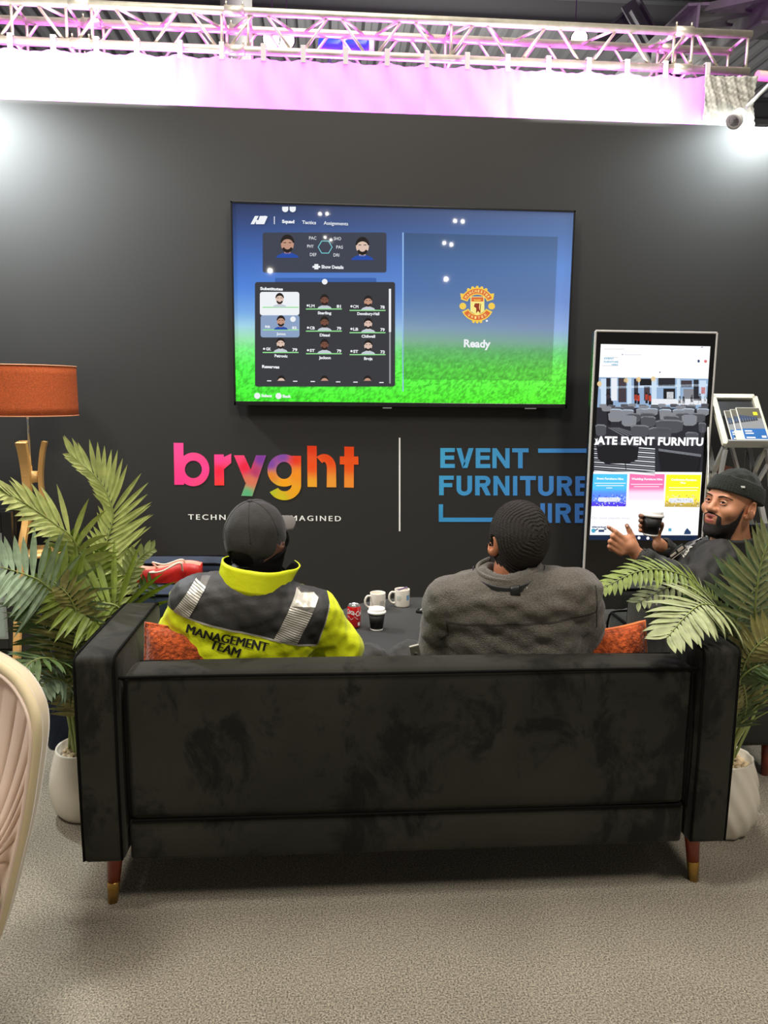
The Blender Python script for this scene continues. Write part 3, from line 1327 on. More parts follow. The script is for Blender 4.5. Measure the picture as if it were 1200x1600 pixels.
# tab shields, slanted emblem letters, bar
for x in (376, 424):
    f.rect(x, 95, x + 40, 112)
    f.disc(x + 20, 112, 20, 18, 0, 14, 180, 360)
f.quad((200, 155), (224, 155), (196, 208), (172, 208))
f.quad((224, 176), (232, 155), (244, 155), (222, 192))
f.quad((206, 182), (222, 180), (226, 208), (206, 208))
f.quad((240, 155), (262, 155), (234, 208), (212, 208))
f.quad((262, 153), (282, 158), (260, 208), (232, 208))
f.rect(323, 158, 328, 208)
rows = (((532, 745, 'LM', '81', 'Sterling'), (815, 750, 'CM', '78', 'Dewsbury-Hall')),
        ((534, 888, 'CB', '79', 'Disasi'), (815, 896, 'LB', '79', 'Chilwell')),
        ((534, 1034, 'ST', '79', 'Jackson'), (815, 1040, 'ST', '73', 'Broja')))
for r in rows:
    for (x, y, pos, num, nm) in r:
        f.disc(x + 9, y - 11, 7)
        T(pos, x + 20, y, x + 53, y + 1, 19, bold=0.04)
        T(num, x + 196, y + 4, x + 224, y + 5, 20, bold=0.04)
        w = len(nm) * 11
        cxx = x + 118
        T(nm, cxx - w / 2, y + 46, cxx + w / 2, y + 47, 19, bold=0.04)
f.disc(259, 1014, 7)
T('GK', 272, 1024, 304, 1025, 19, bold=0.04)
T('79', 442, 1030, 474, 1031, 20, bold=0.04)
T('Petrovic', 327, 1068, 411, 1071, 19, bold=0.04)
T('James', 340, 924, 398, 926, 17, bold=0.04)
T('CM', 250, 728, 300, 730, 12)
T('82', 440, 740, 470, 741, 14)
T('RB', 266, 878, 298, 879, 15, bold=0.04)
T('82', 440, 886, 470, 887, 17, bold=0.04)
f.disc(446, 822, 18)
f.disc(651, 580, 18)
for x in (278, 446, 560, 724, 836, 1004):
    f.rect(x, 1218 + (x - 278) * 0.015, x + 28, 1224 + (x - 278) * 0.015)
for (x, y) in ((530, 753), (812, 762), (530, 896), (812, 906), (530, 1042), (812, 1048), (250, 1034), (250, 888), (250, 742)):
    f = A(4)
    f.rect(x, y, x + 232, y + 7)
    f.done('rating_line', [ME('line_green', (150, 225, 150), 1.0)], scr)
f = A(4)
f.ring(654, 356, 48, 42, 0, 360, 1, 6)
f.done('radar_outline', [ME('line_green', (150, 225, 150), 1.0), ME('line_cyan', (120, 200, 210), 1.0)], scr)
# small player portraits
sk = [ME('pic_skin_%d' % i, c, 0.95) for i, c in enumerate(((196, 150, 128), (120, 78, 62), (225, 196, 180)))]
hair = ME('pic_hair', (36, 30, 28), 0.9)
kit = ME('pic_kit', (40, 80, 175), 0.9)
kitw = ME('pic_kit_white', (205, 215, 225), 0.9)


def portrait(cx, by, s, skin, shirt, half=False):
    f = A(5)
    if not half:
        f.shape([(cx - 0.75 * s, by), (cx - 0.6 * s, by - 0.18 * s), (cx - 0.25 * s, by - 0.32 * s), (cx + 0.25 * s, by - 0.32 * s), (cx + 0.6 * s, by - 0.18 * s), (cx + 0.75 * s, by)], 2)
        f.rect(cx - 0.2 * s, by - 0.55 * s, cx + 0.2 * s, by - 0.25 * s, 0)
    f.disc(cx, by - (0.9 if not half else 0.3) * s, 0.42 * s, 0.56 * s, 0, 18, 0 if not half else 0, 360 if not half else 180)
    f.bm.faces.ensure_lookup_table()
    o1 = f.done('portrait', [sk[skin], hair, shirt], scr)
    f = A(6)
    yy = by - (0.9 if not half else 0.3) * s
    f.ring(cx, yy, (0.46 * s, 0.6 * s), (0.36 * s, 0.3 * s), 8, 172, 0, 16)
    if not half:
        f.ring(cx, yy + 0.1 * s, (0.38 * s, 0.48 * s), (0.24 * s, 0.26 * s), 205, 335, 0, 12)
        f.rect(cx - 0.26 * s, yy - 0.1 * s, cx - 0.08 * s, yy - 0.05 * s)
        f.rect(cx + 0.08 * s, yy - 0.1 * s, cx + 0.26 * s, yy - 0.05 * s)
    link('hair', f.bm, hair, o1)


portrait(410, 425, 100, 0, kit)
portrait(895, 440, 100, 2, kit)
for (cx, by, k, sh) in ((360, 745, 2, kitw), (650, 753, 1, kitw), (932, 762, 0, kitw), (368, 890, 0, kit), (650, 896, 1, kitw), (932, 906, 2, kitw), (366, 1034, 2, kitw), (650, 1042, 1, kitw), (932, 1048, 2, kitw)):
    portrait(cx, by, 62, k, sh)
for cx, k in ((370, 2), (650, 0), (928, 0)):
    portrait(cx, 1238, 58, k, kitw, True)

# club crest and the word Ready
C = lambda k=2: Flat(TVY - 0.0008 * k, 620, 300, 4.138)
gold = ME('crest_gold', (245, 205, 80), 1.0)
red = ME('crest_red', (222, 110, 60), 1.0)
redk = ME('crest_dark', (150, 60, 40), 1.0)
ivory = ME('crest_ivory', (250, 235, 140), 1.0)
f = C(2)
f.ring(520, 728, (112, 110), (66, 64), 18, 162, 0, 30)
f.ring(520, 728, (108, 108), (62, 62), 205, 335, 0, 24)
f.disc(427, 738, 22, 22, 0)
f.disc(613, 738, 22, 22, 0)
for a in (60, 75, 90, 105, 120, 258, 270, 282, 30, 150):
    f.disc(520 + 114 * math.cos(math.radians(a)), 728 - 112 * math.sin(math.radians(a)), 10, 10, 0, 10)
for s in (-1, 1):
    f.quad((520 + s * 70, 660), (520 + s * 110, 655), (520 + s * 104, 690), (520 + s * 84, 690), mat=0)
f.done('crest_ring', [gold], scr)
f = C(3)
f.ring(520, 728, (104, 102), (74, 72), 24, 156, 0, 30)
f.ring(520, 728, (100, 100), (70, 70), 212, 328, 0, 24)
f.shape([(476, 676), (566, 676), (566, 770), (520, 798), (476, 770)], 1)
f.done('crest_shield', [red, ivory], scr)
f = C(4)
f.rect(482, 680, 560, 708, 0)
f.shape([(505, 720), (535, 720), (532, 750), (540, 782), (524, 770), (512, 786), (514, 752), (498, 740)], 1)
f.quad((540, 722), (545, 722), (540, 785), (535, 785), mat=1)
f.quad((495, 694), (548, 694), (540, 704), (503, 704), mat=2)
f.done('crest_figure', [red, redk, gold], scr)
f = C(5)


def arc_text(f, s, cx, cy, r, a0, a1, h, inward=False):
    n = len(s)
    for i, ch in enumerate(s):
        a = a0 + (a1 - a0) * i / (n - 1)
        ra = math.radians(a)
        c = f.p(cx + r * math.cos(ra), cy - r * math.sin(ra))
        upx, upy = (math.cos(ra), -math.sin(ra)) if not inward else (-math.cos(ra), math.sin(ra))
        top = f.p(cx + r * math.cos(ra) + upx * h, cy - r * math.sin(ra) + upy * h)
        up = top - c
        rt = V((up.z, 0, -up.x)).normalized() * (up.length * 0.36)
        text(f.bm, ch, c - rt, c + rt, up.length, up, 0.03)


arc_text(f, 'MANCHESTER', 520, 728, 79, 146, 34, 17)
arc_text(f, 'UNITED', 520, 728, 93, 232, 308, 16, True)
f.done('crest_lettering', [ivory], scr)
f = C(2)
f.text('Ready', 433, 1004, 606, 1008, 52, bold=0.035)
f.disc(582, 833, 7)
f.done('ready_text', [wht], scr)
f = C(1)
f.rect(36, 262, 44, 1288)
f.done('screen_rule', [ME('rule_blue', (150, 190, 235), 1.0)], scr)
f = Flat(TVY - 0.007)
f.rect(598, 636.6, 612, 638.2)
f.rect(820, 637.6, 838, 639)
f.done('brand_mark', [M('mark_grey', (130, 130, 128), 0.4)], tv)

# ================================================================== TOUCH KIOSK
KY = 4.66
kt0, kt1 = at(931, 517, Y=KY), at(1120.5, 520, Y=KY)
kx0, kx1, kz1 = kt0.x, kt1.x, (kt0.z + kt1.z) / 2
ks = thing('touch_kiosk', 'tall free-standing portrait touch screen kiosk showing a furniture web page', 'kiosk', ((kx0 + kx1) / 2, KY + 0.05, 0))
bm = B()
box(bm, (kx0, KY + 0.003, 0.04), (kx1, KY + 0.075, kz1), 0.012, 3)
link('body', bm, M('kiosk_black', (14, 14, 15), 0.35), ks)
bm = B()
e = 0.006
for (lo, hi) in (((kx0 - e, 0.04), (kx0 + e, kz1)), ((kx1 - e, 0.04), (kx1 + e, kz1)), ((kx0, kz1 - e), (kx1, kz1 + e))):
    box(bm, (lo[0], KY - 0.004, lo[1]), (hi[0], KY + 0.012, hi[1]), 0.003)
link('frame', bm, M('kiosk_silver', (214, 211, 206), 0.4, 0.35), ks)
bm = B()
box(bm, (kx0 + e, KY - 0.001, 0.05), (kx1 - e, KY + 0.004, kz1 - e))
link('glass', bm, M('kiosk_glass', (8, 8, 9), 0.05), ks)
bm = B()
box(bm, (kx0 - 0.06, KY - 0.16, 0), (kx1 + 0.06, KY + 0.24, 0.04), 0.01)
link('foot_plate', bm, M('kiosk_base', (24, 24, 25), 0.4), ks)
K = lambda k: Flat(KY - 0.001 - 0.0008 * k, 900, 500, 3.81)
page = ME('page_white', (252, 253, 255), 1.05)
f = K(1)
f.quad((148, 143), (800, 157), (725, 1282), (82, 1280))
ko = f.done('screen', [page], ks)
f = K(2)
hero_pal = [ME('hero_%d' % i, c, 1.0) for i, c in enumerate(((44, 44, 52), (150, 178, 212), (70, 60, 66), (205, 225, 245), (82, 82, 90), (136, 138, 146), (236, 240, 246), (30, 29, 34), (190, 70, 50), (235, 205, 150)))]
DK, BLUE, BROWN, PALE, CHA, CHB, WH, BK, RD, YL = range(10)
lx = lambda y: 148 - (y - 143) * 66 / 1137
rx = lambda y: 800 - (y - 157) * 75 / 1125


def span(f, y0, y1, mat):
    f.quad((lx(y0), y0), (rx(y0), y0 + 12 * (1 - (y0 - 143) / 1137)), (rx(y1), y1 + 12 * (1 - (y1 - 143) / 1137)), (lx(y1), y1), mat=mat)


span(f, 340, 520, BLUE)
span(f, 520, 902, DK)
f.done('hero_picture', hero_pal, ko)
f = K(3)
for (x0, y0, x1, y1, m) in ((148, 350, 180, 500, PALE), (180, 345, 205, 490, DK), (210, 345, 245, 480, WH), (252, 345, 300, 490, BROWN), (305, 345, 330, 500, PALE), (345, 350, 370, 470, DK), (380, 350, 450, 390, BK), (405, 395, 440, 480, BROWN), (450, 350, 480, 470, PALE), (490, 345, 590, 395, DK), (520, 408, 590, 470, BK), (540, 428, 580, 468, WH), (600, 350, 620, 480, PALE), (625, 360, 690, 400, BROWN), (640, 410, 700, 470, CHB), (700, 355, 730, 480, DK), (735, 360, 775, 470, PALE), (745, 400, 770, 440, RD)):
    f.rect(x0, y0, x1, y1, m)
f.rect(450, 470, 780, 505, WH)
f.quad((140, 396), (783, 380), (783, 394), (140, 410), mat=PALE)
for (x, y) in ((298, 360), (372, 355), (460, 352), (140, 380)):
    f.disc(x, y, 14, 16, YL, 12)
for (x, y) in ((355, 462), (372, 466), (420, 460), (440, 468)):
    f.rect(x - 8, y - 18, x + 8, y + 16, RD)
    f.rect(x - 7, y + 16, x + 7, y + 36, BK)
    f.disc(x, y - 24, 6, 7, BK, 10)
# man in black at the left of the picture
f.shape([(178, 475), (205, 462), (222, 490), (218, 540), (208, 560), (206, 628), (188, 628), (184, 560), (178, 530)], BK)
f.disc(192, 452, 13, 16, BROWN, 14)
f.ring(192, 450, (15, 17), (11, 6), 0, 180, BK, 10)
for (x, y) in ((618, 478), (640, 480), (690, 470), (738, 462), (770, 466)):
    f.rect(x - 8, y - 10, x + 8, y + 18, BK)
    f.quad((x - 8, y + 18), (x - 2, y + 18), (x - 10, y + 42), (x - 16, y + 42), mat=BK)
    f.quad((x + 2, y + 18), (x + 8, y + 18), (x + 16, y + 42), (x + 10, y + 42), mat=BK)
    f.disc(x, y - 18, 6, 8, BK, 10)
f.done('hero_background', hero_pal, ko)
# striped carpet and rows of tub chairs in the picture
f = K(4)
for i in range(13):
    y = 735 + i * 13
    f.quad((108, y + 4), (470, y + 30), (470, y + 36), (108, y + 9), mat=CHB if i % 2 else WH)
for i in range(5):
    f.quad((190 + 14 * i, 640), (196 + 14 * i, 640), (290 + 30 * i, 690), (280 + 30 * i, 690), mat=CHB)
f.done('hero_carpet', hero_pal, ko)


def tub(f, cx, cy, w, h, m, mt):
    f.shape([(cx - w / 2, cy - h / 2 + h * 0.12), (cx - w * 0.3, cy - h / 2), (cx + w * 0.3, cy - h / 2 + h * 0.03), (cx + w / 2, cy - h / 2 + h * 0.16), (cx + w * 0.46, cy + h * 0.32), (cx + w * 0.25, cy + h / 2), (cx - w * 0.28, cy + h / 2), (cx - w * 0.46, cy + h * 0.3)], m)
    f.quad((cx - w / 2, cy - h / 2 + h * 0.12), (cx - w * 0.3, cy - h / 2), (cx - w * 0.29, cy - h / 2 + h * 0.12), (cx - w * 0.45, cy - h / 2 + h * 0.22), mat=mt)
    f.quad((cx - w * 0.3, cy - h / 2), (cx + w * 0.3, cy - h / 2 + h * 0.03), (cx + w * 0.29, cy - h / 2 + h * 0.15), (cx - w * 0.29, cy - h / 2 + h * 0.12), mat=mt)
    f.quad((cx + w * 0.3, cy - h / 2 + h * 0.03), (cx + w / 2, cy - h / 2 + h * 0.16), (cx + w * 0.45, cy - h / 2 + h * 0.25), (cx + w * 0.29, cy - h / 2 + h * 0.15), mat=mt)


lay = 0
for (n, y, w, h, x0, x1, m, mt) in ((11, 512, 46, 22, 160, 760, CHA, CHB), (9, 528, 60, 32, 180, 760, CHA, CHB), (8, 550, 74, 44, 240, 750, CHB, PALE), (6, 578, 86, 56, 235, 735, CHA, CHB), (4, 600, 92, 66, 315, 680, CHA, CHB)):
    f = K(5 + lay)
    for i in range(n):
        x = x0 + (x1 - x0) * i / (n - 1) + 9 * math.sin(i * 2.3 + y)
        tub(f, x, y + 4 * math.sin(i * 1.7), w, h, m if (i % 3) else CHB, mt)
    f.done('hero_chairs', hero_pal, ko)
    lay += 1
f = K(10)
for (cx, cy, w, h) in ((380, 660, 112, 74), (148, 655, 66, 70), (556, 632, 168, 82), (500, 675, 140, 76), (752, 640, 46, 62), (690, 705, 80, 80)):
    tub(f, cx, cy, w, h, CHA, CHB)
tub(f, 248, 790, 255, 130, BK, CHA)
f.shape([(488, 765), (560, 768), (700, 795), (745, 800), (738, 900), (506, 900)], BK)
f.quad((490, 765), (745, 800), (744, 815), (492, 780), mat=CHB)
f.quad((290, 850), (296, 850), (300, 895), (296, 895), mat=BK)
f.done('hero_chairs', hero_pal, ko)
f = K(12)
f.text('ATE EVENT FURNITU', 122, 742, 756, 750, 50, bold=0.045, spacing=1.06)
f.shape([(112, 702), (120, 712), (128, 702), (128, 742), (110, 742), (118, 722)], 0)
f.done('headline', [page], ko)
# three cards
PALC = ((66, 165, 215), (80, 120, 215), (70, 50, 200), (222, 98, 150), (246, 190, 215), (245, 232, 30), (235, 205, 60), (160, 140, 70), (236, 240, 250))
pal = [ME('card_%d' % i, c, 1.0) for i, c in enumerate(((66, 165, 215), (80, 120, 215), (70, 50, 200), (222, 98, 150), (246, 190, 215), (245, 232, 30), (235, 205, 60), (160, 140, 70), (236, 240, 250)))]
for (x0, y0, x1, y1, d, cs) in ((102, 916, 306, 1108, -10, (0, 0, 1, 2)), (320, 916, 528, 1108, -10, (3, 3, 4, 8)), (538, 920, 745, 1112, -10, (5, 5, 6, 7))):
    f = K(2)
    f.quad((x0, y0), (x1, y0 + 2), (x1 + d, y1 + 2), (x0 + d, y1), 2, 24)
    an = [(f.p(x, y0 + (y1 - y0) * t_), PALC[c]) for c, t_ in zip(cs, (0.0, 0.34, 0.7, 1.0)) for x in (x0, (x0 + x1) / 2, x1)]
    paint(f.done('card', MATS['screen_picture'], ko), an, 3.0)
f = K(3)
random.seed(5)
for c in (0, 1):
  f = K(3)
  for k in range(75):
    x = (100 if c == 0 else 534) + random.random() * 196
    y = 1040 + random.random() * 66
    f.rect(x, y, x + 6, y + 5, (2 if random.random() < 0.5 else 8) if c == 0 else (7 if random.random() < 0.45 else 8))
  if c == 0:
    f.rrect(130, 1056, 264, 1082, 12, 8)
  else:
    f.rrect(552, 1060, 700, 1088, 12, 8)
  f.done('card_picture', pal, ko)
f = K(4)
f.text('Event Furniture Hire', 124, 950, 282, 953, 13, bold=0.04)
f.text('Wedding Furniture Hire', 330, 952, 514, 955, 13, bold=0.04)
f.text('Conference Furniture', 566, 956, 718, 959, 13, bold=0.04)
f.text('Hire', 622, 974, 652, 975, 11, bold=0.04)
for (x, w, y) in ((110, 186, 970), (120, 165, 984), (180, 36, 998), (326, 190, 976), (345, 150, 990), (552, 178, 996), (556, 166, 1012)):
    f.rect(x, y, x + w, y + 4)
f.done('card_text', [page], ko)
f = K(2)
f.text('Our most popular hires', 92, 1184, 318, 1186, 14)
for (x, y, w) in ((168, 172, 120), (290, 205, 98), (170, 222, 80), (155, 270, 95)):
    f.rect(x, y, x + w, y + 3)
f.done('page_text', [ME('page_grey', (205, 210, 216), 1.0)], ko)
f = K(2)
f.text('EVENT', 168, 234, 226, 235, 11, bold=0.03)
f.text('FURNITURE', 166, 254, 252, 255, 11, bold=0.03)
f.text('HIRE', 212, 272, 250, 273, 11, bold=0.03)
f.disc(104, 1254, 13)
f.rect(550, 1240, 568, 1258)
f.done('page_logo', [ME('page_blue', (80, 170, 205), 1.0)], ko)
f = K(3)
f.text('electrical', 94, 1236, 178, 1238, 10, bold=0.05)
f.rect(134, 1248, 168, 1262)
f.quad((112, 1250), (130, 1240), (132, 1246), (114, 1256))
f.quad((168, 1240), (182, 1242), (180, 1250), (166, 1248))
f.shape([(642, 1276), (648, 1256), (662, 1238), (672, 1250), (684, 1262), (682, 1276)], 0)
f.disc(730, 245, 7, 9)
f.rect(745, 160, 756, 164)
f.rect(273, 203, 280, 208)
f.disc(500, 311, 4)
f.done('page_icon', [ME('page_ink', (44, 70, 110), 1.0)], ko)
f = K(3)
f.disc(771, 246, 9)
f.done('page_alert', [ME('page_red', (225, 120, 125), 1.0)], ko)
f = K(2)
f.quad((80, 1280), (725, 1283), (720, 1312), (78, 1310))
f.done('task_bar', [ME('bar_navy', (18, 36, 66), 1.0)], ko)
f = K(3)
f.disc(375, 1297, 9)
f.disc(428, 1299, 9)
f.done('task_icon', [page], ko)

# ================================================================== BLACK SOFA SEEN FROM BEHIND
SX0, SX1, SY0, SY1 = -0.738, 1.274, 2.2, 2.81
SZ0, SZ1 = 0.182, 0.829
BZ = at(640, 1047, Y=2.225).z
def velvet(name, rgb, dark, amt=0.55):
    m = M(name, rgb, 0.82, noise=(3.5, 0.2), bump=(45, 0.10), sheen=0.35, spec=0.15)
    nt = m.node_tree
    b = nt.nodes['Principled BSDF']
    b.inputs['Sheen Tint'].default_value = (*lin((150, 150, 140)), 1)
    ramp = [n for n in nt.nodes if n.type == 'VALTORGB'][0]
    tc = [n for n in nt.nodes if n.type == 'TEX_COORD'][0]
    mp = nt.nodes.new('ShaderNodeMapping')
    mp.inputs['Scale'].default_value = (1.0, 1.0, 0.75)
    nt.links.new(tc.outputs['Object'], mp.inputs[0])
    n = nt.nodes.new('ShaderNodeTexNoise')
    n.inputs['Scale'].default_value = 6.5
    n.inputs['Detail'].default_value = 9
    n.inputs['Roughness'].default_value = 0.68
    n.inputs['Distortion'].default_value = 0.5
    nt.links.new(mp.outputs[0], n.inputs['Vector'])
    r = nt.nodes.new('ShaderNodeMapRange')
    r.inputs[1].default_value = 0.40
    r.inputs[2].default_value = 0.50
    r.inputs[3].default_value = 1 - amt
    r.inputs[4].default_value = 1.0
    nt.links.new(n.outputs[0], r.inputs[0])
    mx = nt.nodes.new('ShaderNodeMix')
    mx.data_type = 'RGBA'
    mx.blend_type = 'MULTIPLY'
    mx.inputs[0].default_value = 1
    nt.links.new(ramp.outputs[0], mx.inputs[6])
    nt.links.new(r.outputs[0], mx.inputs[7])
    nt.links.new(mx.outputs[2], b.inputs['Base Color'])
    return m


vel = velvet('black_velvet', (43, 42, 36), (20, 20, 18), 0.62)
pip = M('black_piping', (12, 12, 10), 0.9, spec=0.1)
sofa = thing('sofa', 'long black velvet sofa seen from behind with brass-tipped wooden legs', 'sofa', ((SX0 + SX1) / 2, 2.6, 0))


def soft_box(bm, lo, hi, bev, puff=0.0, n=10):
    """upholstered block: bevelled, sides swelling a little"""
    box(bm, lo, hi, bev, 3)
    if puff:
        bmesh.ops.subdivide_edges(bm, edges=[e for e in bm.edges if e.calc_length() > 0.15], cuts=n, use_grid_fill=True)
        c = V([(a + b) / 2 for a, b in zip(lo, hi)])
        h = V([(b - a) / 2 for a, b in zip(lo, hi)])
        for v in bm.verts:
            q = [(v.co[i] - c[i]) / h[i] for i in range(3)]
            for i in range(3):
                w = 1.0
                for j in range(3):
                    if j != i:
                        w *= max(0, 1 - q[j] ** 4)
                v.co[i] += math.copysign(puff * w * min(1, abs(q[i]) ** 3), q[i])


AW = 0.128
for (xa, xb) in ((SX0, SX0 + AW), (SX1 - AW, SX1)):
    bm = B()
    soft_box(bm, (xa, SY0, SZ0), (xb, SY1, SZ1), 0.02, 0.006, 6)
    ar = link('arm', bm, vel, sofa, smooth=50)
    for x in (xa + 0.008, xb - 0.008):
        bm = B()
        tube(bm, [(x, SY0 + 0.003, SZ0 + 0.01), (x, SY0 - 0.002, SZ0 + 0.3), (x, SY0 + 0.001, SZ1 - 0.03), (x, SY0 + 0.006, SZ1 - 0.013), (x, SY0 + 0.016, SZ1 - 0.003), (x, SY0 + 0.04, SZ1 + 0.001), (x, SY1 - 0.04, SZ1 + 0.001), (x, SY1 - 0.016, SZ1 - 0.003), (x, SY1 - 0.006, SZ1 - 0.013), (x, SY1 - 0.001, SZ1 - 0.03), (x, SY1 + 0.001, SZ0 + 0.05)], 0.0042, 8)
        link('piping', bm, pip, ar)
xa, xb = SX0 + AW + 0.012, SX1 - AW - 0.012
bm = B()
soft_box(bm, (xa, SY0 + 0.022, SZ0 - 0.006), (xb, SY0 + 0.17, SZ0 + 0.125), 0.012, 0.003, 12)
link('base_rail', bm, vel, sofa, smooth=50)
bm = B()
soft_box(bm, (xa, SY0 + 0.02, SZ0 + 0.128), (xb, SY0 + 0.155, BZ), 0.022, 0.010, 14)
bk = link('backrest', bm, vel, sofa, smooth=50)
bm = B()
tube(bm, spline([(xa + 0.004, SY0 + 0.02, SZ0 + 0.14), (xa + 0.004, SY0 + 0.014, 0.5), (xa + 0.006, SY0 + 0.02, BZ - 0.03), (xa + 0.03, SY0 + 0.019, BZ - 0.007), (0.2, SY0 + 0.014, BZ - 0.005), (xb - 0.03, SY0 + 0.019, BZ - 0.007), (xb - 0.006, SY0 + 0.02, BZ - 0.03), (xb - 0.004, SY0 + 0.014, 0.5), (xb - 0.004, SY0 + 0.02, SZ0 + 0.14)], 8), 0.0045, 8)
link('piping', bm, pip, bk)
bm = B()
tube(bm, [(xa + 0.02, SY0 + 0.15, BZ - 0.006), (xb - 0.02, SY0 + 0.15, BZ - 0.006)], 0.006, 8)
link('piping', bm, pip, bk)
bm = B()
tube(bm, [(xa + 0.01, SY0 + 0.019, SZ0 + 0.1265), (xb - 0.01, SY0 + 0.019, SZ0 + 0.1265)], 0.004, 8)
link('piping', bm, pip, bk)
bm = B()
soft_box(bm, (xa, SY0 + 0.17, SZ0), (xb, SY1 - 0.02, 0.32), 0.012)
link('seat_frame', bm, vel, sofa)
for k in range(2):
    a = xa + (xb - xa) * k / 2 + 0.004
    b = xa + (xb - xa) * (k + 1) / 2 - 0.004
    bm = B()
    soft_box(bm, (a, SY0 + 0.165, 0.325), (b, SY1 - 0.01, 0.45), 0.03, 0.008, 8)
    link('seat_cushion', bm, vel, sofa, smooth=50)
bm = B()
box(bm, (xa + 0.02, SY0 + 0.06, SZ0 - 0.016), (xb - 0.02, SY1 - 0.1, SZ0 - 0.004))
link('dust_cover', bm, M('cover_black', (18, 18, 18), 0.9), sofa)
wood = M('leg_mahogany', (128, 52, 30), 0.35, noise=(9, 0.25), coat=0.3, stretch=(1, 1, 0.2))
brass = M('brass', (190, 150, 80), 0.3, 0.9)
for (x, y, dx, dy) in ((SX0 + 0.075, SY0 + 0.095, -0.02, -0.02), (SX1 - 0.07, SY0 + 0.095, 0.02, -0.02), (SX0 + 0.075, SY1 - 0.1, -0.02, 0.02), (SX1 - 0.07, SY1 - 0.1, 0.02, 0.02)):
    bm = B()
    a, b = V((x, y, SZ0 + 0.002)), V((x + dx * 0.6, y + dy * 0.6, 0.0))
    m_ = a.lerp(b, 0.62)
    tube(bm, [a, a.lerp(b, 0.02), m_], [0.026, 0.027, 0.0195], 20)
    lg = link('leg', bm, wood, sofa)
    bm = B()
    tube(bm, [m_, m_.lerp(b, 0.03), b], [0.0197, 0.0205, 0.0155], 20)
    tag(link('ferrule', bm, brass, lg), 'brass leg tip')


# ------------------------------------------------------------------ rust scatter cushions
rust = M('rust_chenille', (176, 78, 34), 0.85, noise=(70, 0.5), bump=(110, 0.9), sheen=0.5, spec=0.2)
rustp = M('rust_back', (226, 120, 60), 0.8, sheen=0.4)


def cushion(label, fr, w, h, t, front, back):
    def P(u, v, s):
        a, b = 2 * u - 1, 2 * v - 1
        k = max(0, (1 - a ** 4) * (1 - b ** 4)) ** 0.55
        px = a * w / 2 * (1 - 0.07 * (1 - b * b) * abs(a))
        pz = b * h / 2 * (1 - 0.09 * (1 - a * a) * abs(b))
        return fr.w((px, s * (t / 2 * k + 0.004), pz))
    th = thing('scatter_cushion', label, 'cushion', fr.w((0, 0, -h / 2)))
    for s, m, nm in ((-1, front, 'cover'), (1, back, 'cover')):
        bm = B()
        n = 22
        vs = [[bm.verts.new(P(i / n, j / n, s)) for j in range(n + 1)] for i in range(n + 1)]
        for i in range(n):
            for j in range(n):
                q = (vs[i][j], vs[i + 1][j], vs[i + 1][j + 1], vs[i][j + 1])
                bm.faces.new(q if s < 0 else q[::-1])
        link(nm, bm, m, th, smooth=True)
    bm = B()
    ring = [P(i / 16, 0, 0) for i in range(16)] + [P(1, i / 16, 0) for i in range(16)] + [P(1 - i / 16, 1, 0) for i in range(16)] + [P(0, 1 - i / 16, 0) for i in range(16)]
    tube(bm, ring, 0.006, 8, closed=True)
    link('edge_piping', bm, back, th)
    return th


cushion('rust orange textured cushion tucked behind the back of the person in the yellow jacket', Fr(at(290, 1050, Y=2.41), rotm(-0.12, 0.1, 0.1)), 0.27, 0.30, 0.11, rust, rust)
cushion('rust orange sequined cushion with a raised corner beside the person in the grey fleece', Fr(at(950, 1052, Y=2.42), rotm(-0.10, -0.16, -0.15)), 0.28, 0.32, 0.10, rust, rustp)

# ================================================================== CREAM CHAIR AT THE NEAR LEFT
pink = M('cream_velvet', (222, 200, 182), 0.75, sheen=0.6, noise=(4, 0.06), spec=0.15)
cream = M('cream_velvet_outer', (206, 190, 152), 0.8, sheen=0.5, noise=(4, 0.06), spec=0.15)
chc = thing('tub_chair', 'cream velvet tub chair with channel stitching at the near left edge', 'chair', (-1.0, 1.65, 0))


CYc = 1.85
RIM = [at(x, y, Y=CYc) for x, y in ((-22, 1500), (0, 1440), (24, 1350), (44, 1270), (57, 1190), (62, 1140), (54, 1106), (30, 1079), (0, 1062), (-60, 1044), (-130, 1038))]
CX = RIM[-1].x


def rim_pt(u, back=0.0, grow=0.0):
    """u 0..1 from the right foot of the rim over the top to the left foot"""
    h = u * 2 if u <= 0.5 else (1 - u) * 2
    pts = RIMS
    k = h * (len(pts) - 1)
    i = min(len(pts) - 2, int(k))
    p = pts[i].lerp(pts[i + 1], k - i).copy()
    dx = p.x - CX
    y = CYc + 0.10 - 0.12 * (dx / 0.29) ** 2 - 0.10 * (0.85 - p.z) + back
    q = V((CX + dx * (1 + grow), y, p.z + grow * 0.2))
    if u > 0.5:
        q.x = 2 * CX - q.x
    return q


RIMS = spline(RIM, 8)


def seat_pt(u, dy=0.0):
    return V((CX + (0.5 - u) * 0.26, CYc + 0.02 + dy, 0.40))


def chair_in(u, v):
    r = rim_pt(u)
    b = seat_pt(u)
    v2 = v ** 0.8
    x = b.x + (r.x - b.x) * (0.35 * v + 0.65 * v2 ** 0.5 if v > 0 else 0)
    p = V((x, b.y + (r.y - b.y) * v, b.z + (r.z - b.z) * v))
    ch = 0.010 * abs(math.sin(PI * u * 22)) ** 0.5 * min(1, v * 5) * min(1, (1 - v) * 9)
    p.y += 0.03 * math.sin(PI * v) - ch
    return p, None


bm = B()
grid_solid(bm, chair_in, 220, 20, 0)
link('inner_back', bm, pink, chc, smooth=True)


